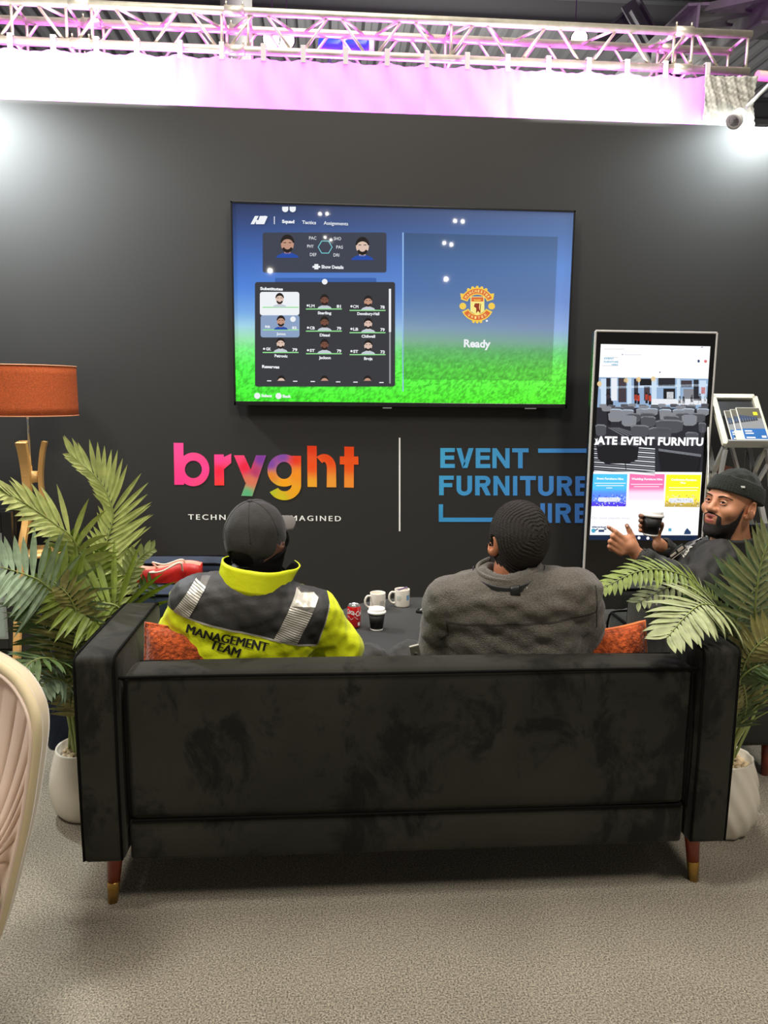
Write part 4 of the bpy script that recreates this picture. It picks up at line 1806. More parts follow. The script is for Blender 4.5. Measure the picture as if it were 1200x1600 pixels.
def chair_out(u, v):
    r = rim_pt(u, 0.0, 0.02)
    b = seat_pt(u, 0.10)
    k = min(1, v / 0.25)
    if v < 0.3:
        f = v / 0.3
        return V((r.x, r.y + 0.075 * f, r.z - 0.01 * f * f)), None
    f = (v - 0.3) / 0.7
    return V((r.x + (b.x - r.x) * f, r.y + 0.075 + (b.y - r.y - 0.075) * f + 0.03 * math.sin(PI * f), r.z - 0.01 + (b.z - r.z + 0.01) * f)), None


bm = B()
grid_solid(bm, chair_out, 80, 18, 0)
link('outer_back', bm, cream, chc, smooth=True)
bm = B()
tube(bm, [rim_pt(i / 60) + V((0, -0.002, 0)) for i in range(61)], 0.014, 10)
link('rim', bm, cream, chc)
bm = B()
tube(bm, [rim_pt(i / 60, 0.0, -0.04) + V((0, -0.012, -0.004)) for i in range(61)], 0.005, 8)
link('piping', bm, pink, chc)
bm = B()
lathe(bm, [(0.17, 0.36), (0.20, 0.365), (0.215, 0.39), (0.215, 0.43), (0.20, 0.455), (0.10, 0.465), (0.0, 0.466)], (CX - 0.02, CYc - 0.17, 0), 36, sy=0.95)
link('seat', bm, pink, chc)
for sx, sy in ((-1, -1), (1, -1), (-1, 1), (1, 1)):
    bm = B()
    tube(bm, [(CX - 0.04 + sx * 0.10, CYc - 0.14 + sy * 0.11, 0.37), (CX - 0.04 + sx * 0.12, CYc - 0.14 + sy * 0.13, 0)], [0.016, 0.010], 12)
    link('leg', bm, M('leg_black', (20, 20, 20), 0.4), chc)

# ================================================================== FLOOR LAMP
lampb = at(46, 700, Y=4.6)
LX, LYy = lampb.x, 4.6
lamp = thing('floor_lamp', 'bamboo tripod floor lamp with a rust orange drum shade', 'lamp', (LX, LYy, 0))
bam = M('bamboo', (205, 158, 92), 0.45, noise=(7, 0.18), stretch=(1, 1, 0.12), coat=0.2)
ztop = at(46, 690, Y=4.6).z
zs0, zs1 = at(60, 650, Y=4.45).z, at(60, 571, Y=4.45).z
RS = (at(118, 610, Y=4.6).x - LX)
shm = M('shade_linen', (188, 88, 40), 0.85, noise=(160, 0.22), bump=(220, 0.3))
bm = B()
tb = RS * 0.985
grid_solid(bm, lambda u, v: (V((LX + (RS - (RS - tb) * v * 0.6) * math.cos(2 * PI * u), LYy + (RS - (RS - tb) * v) * math.sin(2 * PI * u), zs0 + (zs1 - zs0) * v)), V((math.cos(2 * PI * u), math.sin(2 * PI * u), 0))), 72, 6, 0.003, 0, 1, closed_u=True)
sh = link('lamp_shade', bm, [shm, M('shade_lining', (240, 232, 215), 0.8)], lamp)
for z in (zs0, zs1):
    bm = B()
    tube(bm, [(LX + RS * 0.995 * math.cos(2 * PI * k / 72), LYy + RS * 0.995 * math.sin(2 * PI * k / 72), z) for k in range(72)], 0.0035, 6, closed=True)
    link('trim', bm, M('shade_trim', (216, 150, 110), 0.7), sh)
bm = B()
tube(bm, [(LX, LYy, ztop - 0.14), (LX, LYy, zs1 - 0.06)], 0.0075, 12)
for k in range(3):
    a = 2 * PI * k / 3
    tube(bm, [(LX, LYy, zs1 - 0.06), (LX + RS * 0.985 * math.cos(a), LYy + RS * 0.985 * math.sin(a), zs1 - 0.02)], 0.003, 6)
link('pole', bm, M('chrome', (200, 200, 200), 0.12, 1.0), lamp)
bm = B()
lathe(bm, [(0.02, -0.04), (0.02, 0.02), (0.03, 0.03), (0.032, 0.07), (0.015, 0.10), (0, 0.103)], (LX, LYy, zs0 + 0.08), 20)
link('bulb', bm, M('bulb_glass', (235, 232, 225), 0.2), lamp)
zw = at(60, 745, Y=4.6).z
zsh = at(70, 862, Y=4.6).z
for az in (262, 8, 130):
    d = V((math.cos(math.radians(az)), math.sin(math.radians(az)), 0))
    prof = [(0.085, ztop), (0.068, ztop - 0.07), (0.052, zw), (0.058, zw - 0.12), (0.085, zw - 0.25), (0.135, zsh + 0.08), (0.165, zsh - 0.05), (0.235, 0.30), (0.285, 0.0)]
    pts = spline([V((LX, LYy, 0)) + d * r + V((0, 0, z)) for r, z in prof], 5)
    bm = B()
    sweep_rect(bm, pts, [0.062 - 0.024 * min(1, i / 16) for i in range(len(pts))], 0.024, d)
    link('leg', bm, bam, lamp)
bm = B()
lathe(bm, [(0.0, -0.03), (0.05, -0.03), (0.05, 0.03), (0.0, 0.03)], (LX, LYy, zw), 6)
for az in (262, 8, 130):
    d = V((math.cos(math.radians(az)), math.sin(math.radians(az)), 0))
    tube(bm, [V((LX, LYy, zw + 0.012)) + d * 0.055, V((LX, LYy, zw + 0.012)) + d * 0.066], 0.007, 10)
link('collar', bm, bam, lamp)
bm = B()
lathe(bm, [(0.0, -0.009), (0.165, -0.009), (0.168, 0.0), (0.165, 0.009), (0.0, 0.009)], (LX, LYy, zsh), 40)
link('shelf', bm, bam, lamp)

# ================================================================== BOTTLE FRIDGE AT THE LEFT EDGE
FY = 4.42
fx1 = at(26, 930, Y=FY).x
fz1 = at(20, 797, Y=FY).z
frd = thing('display_fridge', 'black glass-door drinks fridge at the left edge beside the lamp', 'fridge', (fx1 - 0.3, FY + 0.26, 0))
fb = M('fridge_black', (20, 20, 21), 0.3)
bm = B()
box(bm, (fx1 - 0.60, FY + 0.045, 0.10), (fx1, FY + 0.54, fz1), 0.01)
box(bm, (fx1 - 0.59, FY + 0.06, 0.02), (fx1 - 0.01, FY + 0.54, 0.10), 0.004)
link('body', bm, fb, frd)
bm = B()
for (a, b, c, d) in ((fx1 - 0.595, 0.12, fx1 - 0.545, fz1 - 0.01), (fx1 - 0.06, 0.12, fx1 - 0.005, fz1 - 0.01), (fx1 - 0.545, 0.12, fx1 - 0.06, 0.18), (fx1 - 0.545, fz1 - 0.13, fx1 - 0.06, fz1 - 0.01)):
    box(bm, (a, FY, b), (c, FY + 0.04, d), 0.004)
dr = link('door', bm, fb, frd)
bm = B()
for (a, b, c, d) in ((fx1 - 0.545, 0.18, fx1 - 0.535, fz1 - 0.13), (fx1 - 0.072, 0.18, fx1 - 0.06, fz1 - 0.13), (fx1 - 0.535, 0.18, fx1 - 0.072, 0.19), (fx1 - 0.535, fz1 - 0.14, fx1 - 0.072, fz1 - 0.13)):
    box(bm, (a, FY - 0.002, b), (c, FY + 0.02, d))
link('door_trim', bm, M('trim_grey', (150, 155, 150), 0.4, 0.5), dr)
bm = B()
box(bm, (fx1 - 0.535, FY + 0.01, 0.19), (fx1 - 0.072, FY + 0.016, fz1 - 0.14))
link('glass', bm, M('fridge_glass', (150, 165, 155), 0.08, coat=0.5), dr)
bm = B()
box(bm, (fx1 - 0.58, FY + 0.035, 0.03), (fx1 - 0.015, FY + 0.06, 0.105), 0.003)
for k in range(9):
    box(bm, (fx1 - 0.30 + k * 0.03, FY + 0.03, 0.045), (fx1 - 0.285 + k * 0.03, FY + 0.036, 0.09))
link('vent_panel', bm, M('vent_black', (12, 12, 12), 0.5), frd)

# ================================================================== NAVY ARMCHAIRS FACING EACH OTHER
navy = velvet('navy_velvet', (38, 46, 62), (15, 20, 30), 0.35)
blk_v = velvet('charcoal_velvet', (44, 45, 42), (20, 20, 20), 0.35)


def armchair(label, x0, x1, y0, y1, face, mat, za, zb, arm=0.2):
    """face +1: looks to the right, -1: looks to the left"""
    t = thing('armchair', label, 'armchair', ((x0 + x1) / 2, (y0 + y1) / 2, 0))
    for (a, b) in ((y0, y0 + arm), (y1 - arm, y1)):
        bm = B()
        soft_box(bm, (x0, a, 0.16), (x1, b, za), 0.03, 0.006, 5)
        ar = link('arm', bm, mat, t, smooth=50)
        bm = B()
        xf = x1 if face > 0 else x0
        for y in (a + 0.01, b - 0.01):
            tube(bm, [(xf, y, 0.18), (xf + 0.004 * face, y, za - 0.05), (xf - 0.004 * face, y, za - 0.016), (xf - 0.016 * face, y, za - 0.004), (xf - 0.05 * face, y, za + 0.001), (xf - face * (x1 - x0) * 0.9, y, za + 0.001)], 0.005, 8)
        tube(bm, [(xf - 0.008 * face, a + 0.02, za - 0.004), (xf - 0.008 * face, b - 0.02, za - 0.004)], 0.006, 8)
        link('piping', bm, pip, ar)
    bx = (x0 - 0.02, x0 + 0.17) if face > 0 else (x1 - 0.17, x1 + 0.02)
    bm = B()
    soft_box(bm, (bx[0], y0 + arm * 0.6, 0.2), (bx[1], y1 - arm * 0.6, zb), 0.04, 0.01, 5)
    link('backrest', bm, mat, t, smooth=50)
    sx = (x0 + 0.17, x1 - 0.01) if face > 0 else (x0 + 0.01, x1 - 0.17)
    bm = B()
    soft_box(bm, (sx[0], y0 + arm + 0.004, 0.2), (sx[1], y1 - arm - 0.004, 0.30), 0.015)
    link('seat_frame', bm, mat, t)
    bm = B()
    soft_box(bm, (sx[0], y0 + arm + 0.004, 0.302), (sx[1], y1 - arm - 0.004, 0.42), 0.03, 0.008, 6)
    link('seat_cushion', bm, mat, t, smooth=50)
    for x in (x0 + 0.07, x1 - 0.07):
        for y in (y0 + 0.07, y1 - 0.07):
            bm = B()
            tube(bm, [(x, y, 0.165), (x, y, 0)], [0.024, 0.014], 14)
            link('leg', bm, wood, t)
    return t


armchair('navy velvet armchair at the left holding a red gift bag', -1.12, -0.47, 2.995, 3.76, 1, navy, 0.80, 0.82)
armchair('dark velvet armchair at the right with the beanie wearer sitting in it', 1.19, 1.93, 2.90, 3.66, -1, blk_v, 0.69, 0.76, 0.21)

# red gift bag standing on the left armchair
bagc = at(268, 900, Y=3.38)
bz0, bz1 = 0.425, at(268, 884, Y=3.34).z
bw = 0.135
gb = thing('gift_bag', 'red paper gift bag with white rope handles on the left armchair', 'bag', (bagc.x, 3.36, bz0))
bm = B()


def bagp(u, v):
    a = u * 4
    k, f = int(a) % 4, a - int(a)
    cs = [(-bw, -0.045), (bw, -0.045), (bw, 0.045), (-bw, 0.045)]
    p, q = cs[k], cs[(k + 1) % 4]
    x, y = p[0] + (q[0] - p[0]) * f, p[1] + (q[1] - p[1]) * f
    y *= 1 - 0.25 * v
    y += 0.012 * math.sin(x * 23 + 1) * v
    return V((bagc.x + x, 3.36 + y, bz0 + (bz1 - bz0) * v + 0.012 * v * math.sin(x * 20))), V((x / bw * 0.4, y / 0.05, 0)).normalized()


grid_solid(bm, bagp, 48, 10, 0.0015, 0, 1, closed_u=True)
poly(bm, [(bagc.x - bw, 3.315, bz0 + 0.001), (bagc.x + bw, 3.315, bz0 + 0.001), (bagc.x + bw, 3.405, bz0 + 0.001), (bagc.x - bw, 3.405, bz0 + 0.001)])
link('bag_body', bm, [M('bag_red', (196, 34, 30), 0.4, noise=(12, 0.2)), M('bag_lining', (236, 170, 150), 0.6)], gb)
rope = M('rope_white', (240, 215, 195), 0.8)
for y, dz in ((3.326, -0.03), (3.392, 0.0)):
    bm = B()
    tube(bm, spline([(bagc.x - 0.06, y - 0.002, bz1 - 0.02), (bagc.x - 0.075, y - 0.03, bz1 + 0.01 + dz), (bagc.x - 0.02, y - 0.045, bz1 + 0.004 + dz * 0.5), (bagc.x + 0.05, y - 0.02, bz1 + 0.02), (bagc.x + 0.06, y - 0.002, bz1 - 0.02)], 8), 0.004, 8)
    link('handle', bm, rope, gb)

# ================================================================== ROUND TABLE AND WHAT STANDS ON IT
TZ = 0.46
TCX, TCY, TR = 0.50, 3.72, 0.50
tbl = thing('coffee_table', 'round black coffee table in front of the two seated people', 'table', (TCX, TCY, 0))
tm = M('table_black', (38, 37, 36), 0.7, noise=(5, 0.1), sheen=0.2)
bm = B()
lathe(bm, [(0.0, -0.035), (TR - 0.01, -0.035), (TR, -0.025), (TR, -0.008), (TR - 0.012, 0.0), (0.0, 0.0)], (TCX, TCY, TZ), 72)
link('tabletop', bm, tm, tbl)
bm = B()
lathe(bm, [(0.24, 0.0), (0.25, 0.02), (0.07, 0.05), (0.05, 0.1), (0.05, 0.4), (0.14, 0.425)], (TCX, TCY, 0), 40)
link('pedestal', bm, tm, tbl)
porc = M('porcelain', (236, 228, 214), 0.2, coat=0.3)
lidm = M('lid_white', (238, 236, 230), 0.4)
cupb = M('cup_black', (22, 21, 20), 0.55)
cupw = M('cup_white', (240, 238, 232), 0.5)


def paper_cup(label, p, s=1.0, tilt=None):
    t = thing('paper_cup', label, 'cup', p)
    q = (0, 0, 1) if tilt is None else tilt
    bm = B()
    lathe(bm, [(0.0, 0.002), (0.028, 0.002), (0.029, 0.0), (0.041, 0.086), (0.0, 0.086)], p, 36, axis=q)
    cb = link('cup_body', bm, cupb, t)
    bm = B()
    lathe(bm, [(0.0295, 0.0), (0.0302, 0.0), (0.0310, 0.007), (0.0300, 0.007)], p, 36, axis=q)
    link('base_band', bm, cupw, cb)
    bm = B()
    lathe(bm, [(0.0405, 0.083), (0.0445, 0.083), (0.0455, 0.088), (0.0450, 0.093), (0.0425, 0.094), (0.0405, 0.097), (0.0395, 0.1055), (0.038, 0.108), (0.0355, 0.107), (0.034, 0.1025), (0.0, 0.101)], p, 36, axis=q)
    link('lid', bm, lidm, t)
    return t


def onT(px, py):
    return at(px, py, Z=TZ)


paper_cup('black paper cup with white lid on the round table beside the cola can', onT(588.5, 983.5))


def mug(label, p, ang, prints):
    t = thing('mug', label, 'mug', p, 'white mugs on the table')
    bm = B()
    lathe(bm, [(0.0, 0.002), (0.036, 0.0), (0.040, 0.004), (0.041, 0.01), (0.041, 0.092), (0.0405, 0.095), (0.0385, 0.094), (0.0375, 0.09), (0.0375, 0.012), (0.03, 0.008), (0.0, 0.008)], p, 40)
    cb = link('mug_body', bm, porc, t)
    d = V((math.cos(ang), math.sin(ang), 0))
    bm = B()
    tube(bm, spline([p + d * 0.039 + V((0, 0, 0.078)), p + d * 0.058 + V((0, 0, 0.080)), p + d * 0.070 + V((0, 0, 0.062)), p + d * 0.069 + V((0, 0, 0.038)), p + d * 0.056 + V((0, 0, 0.022)), p + d * 0.039 + V((0, 0, 0.020))], 6), 0.0058, 10)
    link('handle', bm, porc, t)
    for (kind, a0, a1, z0, z1, m) in prints:
        bm = B()

        def wrap(u, z):
            a = a0 + (a1 - a0) * u
            return p + V((0.0414 * math.cos(a), 0.0414 * math.sin(a), z))
        if kind == 'block':
            grid_solid(bm, lambda u, v: (wrap(u, z0 + (z1 - z0) * v), None), 8, 1)
        else:
            vs, fs = text_geo(kind, 0.02)
            xa = min(v[0] for v in vs)
            xb_ = max(v[0] for v in vs)
            nv = [bm.verts.new(wrap((v[0] - xa) / (xb_ - xa), z0 + (z1 - z0) * v[1] / 0.73)) for v in vs]
            for f_ in fs:
                try:
                    bm.faces.new([nv[i] for i in f_])
                except ValueError:
                    pass
        link('print', bm, m, cb)
    return t


ink = M('mug_ink', (150, 150, 145), 0.5)
cy = M('mug_blue', (120, 165, 205), 0.5)
rd = lambda d: math.radians(d)
mug('white mug with its handle to the left, behind the paper cup', onT(590, 953), rd(198), [('EVENT', rd(282), rd(320), 0.050, 0.057, ink), ('FURNITURE', rd(282), rd(325), 0.040, 0.047, ink), ('HIRE', rd(282), rd(312), 0.030, 0.037, ink)])
mg = mug('white mug printed with a blue square, further right on the table', onT(628, 947), rd(188), [('block', rd(300), rd(330), 0.040, 0.068, cy), ('bryght', rd(222), rd(258), 0.056, 0.064, M('mug_teal', (130, 185, 190), 0.5)), ('TECHNOLOGY', rd(222), rd(262), 0.046, 0.052, ink), ('REIMAGINED', rd(222), rd(255), 0.038, 0.044, ink)])
bm = B()
p = onT(628, 947)
tube(bm, [p + V((-0.03, 0.01, 0.084)), p + V((0.03, 0.022, 0.098))], 0.005, 8)
tag(link('tea_bag_sachet', bm, M('sachet_purple', (110, 90, 120), 0.5)), 'small purple sachet resting across the mug with the blue square', 'sachet')
# drinks can
p = onT(553, 980)
can = thing('drinks_can', 'red cola can with white script lettering on the round table', 'can', p)
alm = M('can_aluminium', (215, 215, 212), 0.25, 0.9)
rdm = M('can_red', (206, 26, 30), 0.3, coat=0.4)
bm = B()
lathe(bm, [(0.0, 0.004), (0.022, 0.002), (0.025, 0.0), (0.033, 0.012), (0.0331, 0.1), (0.030, 0.110), (0.027, 0.1145), (0.027, 0.116), (0.0255, 0.116), (0.025, 0.113), (0.0, 0.113)], p, 36)
link('can_body', bm, alm, can)
bm = B()
lathe(bm, [(0.0255, 0.001), (0.0332, 0.012), (0.0333, 0.1), (0.0305, 0.1085)], p, 36)
bm.faces.ensure_lookup_table()
bmesh.ops.delete(bm, geom=[f for f in bm.faces if len(f.verts) > 4], context='FACES_ONLY')
lb = link('can_label', bm, rdm, can)


def can_text(s, a0, a1, z, h, shear=0.25, bold=0.02):
    bm = B()
    vs, fs = text_geo(s, bold)
    xa = min(v[0] for v in vs)
    xb_ = max(v[0] for v in vs)
    nv = []
    for v in vs:
        a = rd(a0 + (a1 - a0) * ((v[0] - xa + shear * v[1]) / (xb_ - xa)))
        nv.append(bm.verts.new(p + V((0.0338 * math.cos(a), 0.0338 * math.sin(a), z + h * v[1] / 0.73 + 0.006 * math.sin((v[0] - xa) * 1.5)))))
    for f_ in fs:
        try:
            bm.faces.new([nv[i] for i in f_])
        except ValueError:
            pass
    return bm


link('lettering', can_text('Coca-Cola', 190, 352, 0.070, 0.026, 0.3, 0.03), M('can_white', (246, 244, 242), 0.4), lb)
link('lettering', can_text('ORIGINAL TASTE', 205, 305, 0.052, 0.005, 0), MATS['can_white'], lb)
link('lettering', can_text('330ml', 222, 262, 0.012, 0.006, 0), MATS['can_white'], lb)
bm = B()
grid_solid(bm, lambda u, v: (p + V((0.0337 * math.cos(rd(302 + 24 * u)), 0.0337 * math.sin(rd(302 + 24 * u)), 0.016 + 0.016 * v)), None), 6, 1)
link('print_square', bm, MATS['can_white'], lb)
bm = B()
lathe(bm, [(0.0, 0), (0.009, 0), (0.009, 0.0015), (0, 0.0015)], p + V((0.003, -0.004, 0.1135)), 16, sx=0.8, sy=1.3)
link('ring_pull', bm, alm, can)
# remote control
p = onT(657, 957)
rc_ = thing('remote_control', 'black remote control with pale buttons on the round table', 'remote', p)
mt = Matrix.Translation(p) @ Matrix.Rotation(rd(-38), 4, 'Z')
bm = B()
box(bm, (-0.022, -0.02, 0), (0.022, 0.15, 0.016), 0.005, mtx=None)
bmesh.ops.transform(bm, matrix=Matrix.Translation(p) @ Matrix.Rotation(rd(-115), 4, 'Z'), verts=bm.verts[:])
link('body', bm, M('remote_black', (18, 18, 18), 0.4), rc_)
bm = B()
for i in range(3):
    for j in range(7):
        box(bm, (-0.0155 + i * 0.011, 0.0 + j * 0.014, 0.0155), (-0.0085 + i * 0.011, 0.007 + j * 0.014, 0.018))
bmesh.ops.transform(bm, matrix=Matrix.Translation(p) @ Matrix.Rotation(rd(-115), 4, 'Z'), verts=bm.verts[:])
o = link('button', bm, M('button_grey', (190, 190, 186), 0.5), rc_)
o['kind'] = 'stuff'

# ================================================================== BROCHURE STAND
bs_p = at(1160, 700, Y=4.55)
bst = thing('brochure_stand', 'silver folding zigzag brochure stand by the right edge of the wall', 'brochure stand', (bs_p.x, 4.6, 0))
silv = M('stand_silver', (190, 190, 186), 0.35, 0.7)
palefr = M('stand_frame', (226, 222, 200), 0.4, 0.3)
dkp = M('stand_panel', (40, 40, 40), 0.35)
# the tilted top tray
a = at(1113.5, 620, Y=4.78)
b = at(1180, 622, Y=4.78)
c_ = at(1201, 697, Y=4.50)
d_ = at(1133.5, 695, Y=4.50)
c_.z = d_.z
b = a + (c_ - d_)


def tray(a, b, c, d, nm):
    """a,b far edge; d,c near edge"""
    n = (b - a).cross(d - a).normalized()
    if n.z < 0:
        n = -n
    bm = B()
    for p, q in ((a, b), (a, d), (b, c)):
        sweep_rect(bm, [p, q], 0.034, 0.022, n)
    o = link(nm, bm, palefr, bst)
    bm = B()
    poly(bm, [a - n * 0.006, d - n * 0.006, c - n * 0.006, b - n * 0.006])
    poly(bm, [a - n * 0.009, b - n * 0.009, c - n * 0.009, d - n * 0.009])
    link('panel', bm, dkp, o)
    bm = B()
    sweep_rect(bm, [d + n * 0.012, c + n * 0.012], 0.012, 0.06, n)
    link('front_lip', bm, silv, o)
    return n


n = tray(a, b, c_, d_, 'tray')
# brochures lying on it
ux, uy = (b - a).normalized(), (d_ - a).normalized()
wid, dep = (b - a).length, (d_ - a).length
bw_white = M('brochure_white', (240, 238, 228), 0.5)


def brochure(label, u0, u1, v0, v1, lift, group='brochures on the top tray'):
    o0 = a + n * (0.012 + lift)
    q = lambda u, v, dz=0.0: o0 + ux * (u * wid) + uy * (v * dep) + n * dz
    t = thing('brochure', label, 'brochure', q((u0 + u1) / 2, v1), group)
    bm = B()
    for z0, z1 in ((0, 0.006),):
        ps = [q(u0, v0), q(u0, v1), q(u1, v1), q(u1, v0)]
        pt = [x + n * 0.006 for x in ps]
        poly(bm, ps[::-1])
        poly(bm, pt)
        for i in range(4):
            poly(bm, [ps[i], ps[(i + 1) % 4], pt[(i + 1) % 4], pt[i]])
    link('pages', bm, bw_white, t)
    R_ = lambda x0, y0, x1, y1, z: [q(u0 + (u1 - u0) * x, v0 + (v1 - v0) * y, z) for x, y in ((x0, y0), (x0, y1), (x1, y1), (x1, y0))]
    bm = B()
    pals = [M('cover_olive', (88, 84, 70), 0.4), M('cover_blue', (38, 96, 160), 0.4), M('cover_navy', (42, 60, 92), 0.4), M('cover_grey', (128, 130, 132), 0.4), M('cover_yellow', (220, 215, 40), 0.4), bw_white, M('cover_dark', (34, 36, 46), 0.4)]
    for (r_, m_) in (((0.02, 0.01, 0.98, 0.34, 0.0065), 0), ((0.02, 0.34, 0.98, 0.66, 0.0065), 3), ((0.02, 0.66, 0.98, 0.98, 0.0065), 1)):
        poly(bm, R_(*r_), m_)
    for k in range(7):
        x = 0.06 + k * 0.105
        poly(bm, R_(x, 0.24 + 0.01 * k, x + 0.085, 0.42 - 0.01 * k, 0.0072), 2)
        poly(bm, R_(x, 0.42 - 0.01 * k, x + 0.085, 0.47 - 0.01 * k, 0.0072), 6)
    poly(bm, R_(0.66, 0.14, 0.84, 0.24, 0.0072), 4)
    for (y, w_) in ((0.72, 0.30), (0.79, 0.34), (0.92, 0.36)):
        poly(bm, R_(0.10, y, 0.10 + w_, y + 0.035, 0.0072), 5)
    poly(bm, R_(0.74, 0.88, 0.92, 0.94, 0.0072), 5)
    link('cover', bm, pals, t)
    return t


brochure('brochure at the left of the top tray, mostly hidden by the ones over it', 0.14, 0.66, 0.34, 0.95, 0.0)
brochure('second brochure from the left on the top tray', 0.27, 0.79, 0.33, 0.95, 0.008)
brochure('front brochure with a blue band on the top tray', 0.40, 0.96, 0.31, 0.97, 0.016)
p0 = a + n * 0.032 + uy * (dep * 0.78) + ux * 0.06
bm = B()
ps = [p0, p0 + uy * 0.075, p0 + uy * 0.075 + ux * 0.12, p0 + ux * 0.12]
poly(bm, ps)
poly(bm, [q - n * 0.003 for q in ps][::-1])
for i in range(4):
    poly(bm, [ps[i] - n * 0.003, ps[(i + 1) % 4] - n * 0.003, ps[(i + 1) % 4], ps[i]])
tag(link('business_card', bm, M('card_cream', (236, 226, 190), 0.5)), 'cream business card lying over the brochures on the top tray', 'card')
# crossing legs
mid = (a + b + c_ + d_) / 4
x0, x1 = d_.x + 0.005, c_.x - 0.005
for x in (x0, x1):
    bm = B()
    sweep_rect(bm, [(x, 4.52, d_.z - 0.015), (x, 4.90, 0.72)], 0.018, 0.03, (1, 0, 0))
    sweep_rect(bm, [(x, 4.90, 0.72), (x, 4.48, 0.30)], 0.018, 0.03, (1, 0, 0))
    sweep_rect(bm, [(x, 4.82, a.z - 0.12), (x, 4.40, 0.72)], 0.018, 0.03, (1, 0, 0))
    sweep_rect(bm, [(x, 4.40, 0.72), (x, 4.92, 0.02)], 0.018, 0.03, (1, 0, 0))
    link('leg', bm, silv, bst)
bm = B()
xm = (x0 + x1) / 2
for s in (1, -1):
    sweep_rect(bm, [(xm - s * (x1 - x0) * 0.5, 4.505, d_.z - 0.03), (xm - s * (x1 - x0) * 0.95 * -0.12 - s * (x1 - x0) * 0.5 - s * 0.12, 4.47, 0.70)], 0.016, 0.03, (0, 1, 0))
sweep_rect(bm, [(x0 + 0.10, 4.62, d_.z - 0.02), (x1 + 0.02, 4.62, 0.78)], 0.016, 0.026, (0, 1, 0))
sweep_rect(bm, [(x1 + 0.06, 4.50, d_.z - 0.02), (x0 + 0.06, 4.50, 0.78)], 0.016, 0.026, (0, 1, 0))
link('cross_brace', bm, silv, bst)
bm = B()
tube(bm, [(x1 - 0.02, 4.7, d_.z - 0.05), (x1 - 0.03, 4.7, 0.02)], 0.006, 8)
tube(bm, [(x0 - 0.06, 4.62, d_.z + 0.1), (x0 - 0.03, 4.6, 0.9), (x0 + 0.03, 4.55, 0.6)], 0.006, 8)
link('rod', bm, silv, bst)
bm = B()
bmid = at(1133, 728, Y=4.78)
box(bm, (x0 - 0.02, 4.66, bmid.z - 0.06), (x0 + 0.30, 4.86, bmid.z - 0.045), 0.002)
link('lower_tray', bm, dkp, bst)
for k, (dx, cc) in enumerate(((0.0, (96, 52, 44)), (0.02, (120, 70, 54)))):
    bm = B()
    box(bm, (x0 + dx, 4.68, bmid.z - 0.044 + k * 0.022), (x0 + 0.16 + dx, 4.84, bmid.z - 0.024 + k * 0.022), 0.002)
    tag(link('booklet', bm, M('booklet_%s' % ('brown', 'red')[k], cc, 0.5)), ('brown booklet at the bottom of the pile on the lower tray', 'reddish booklet on top of the pile on the lower tray')[k], 'booklet', 'booklets on the lower tray')


# ================================================================== POTTED PALMS
leafm = [M('leaf_light', (176, 184, 112), 0.5, noise=(30, 0.18), spec=0.4), M('leaf_olive', (112, 128, 50), 0.5, noise=(30, 0.25), spec=0.4),
         M('leaf_blue', (138, 158, 128), 0.5, noise=(30, 0.2), spec=0.4), M('leaf_dark', (78, 100, 54), 0.5, noise=(30, 0.25), spec=0.4),
         M('leaf_sage', (152, 160, 112), 0.5, noise=(30, 0.18), spec=0.4), M('leaf_brown', (138, 134, 80), 0.5, noise=(30, 0.25), spec=0.4)]
stemm = M('palm_stem', (140, 152, 84), 0.5)


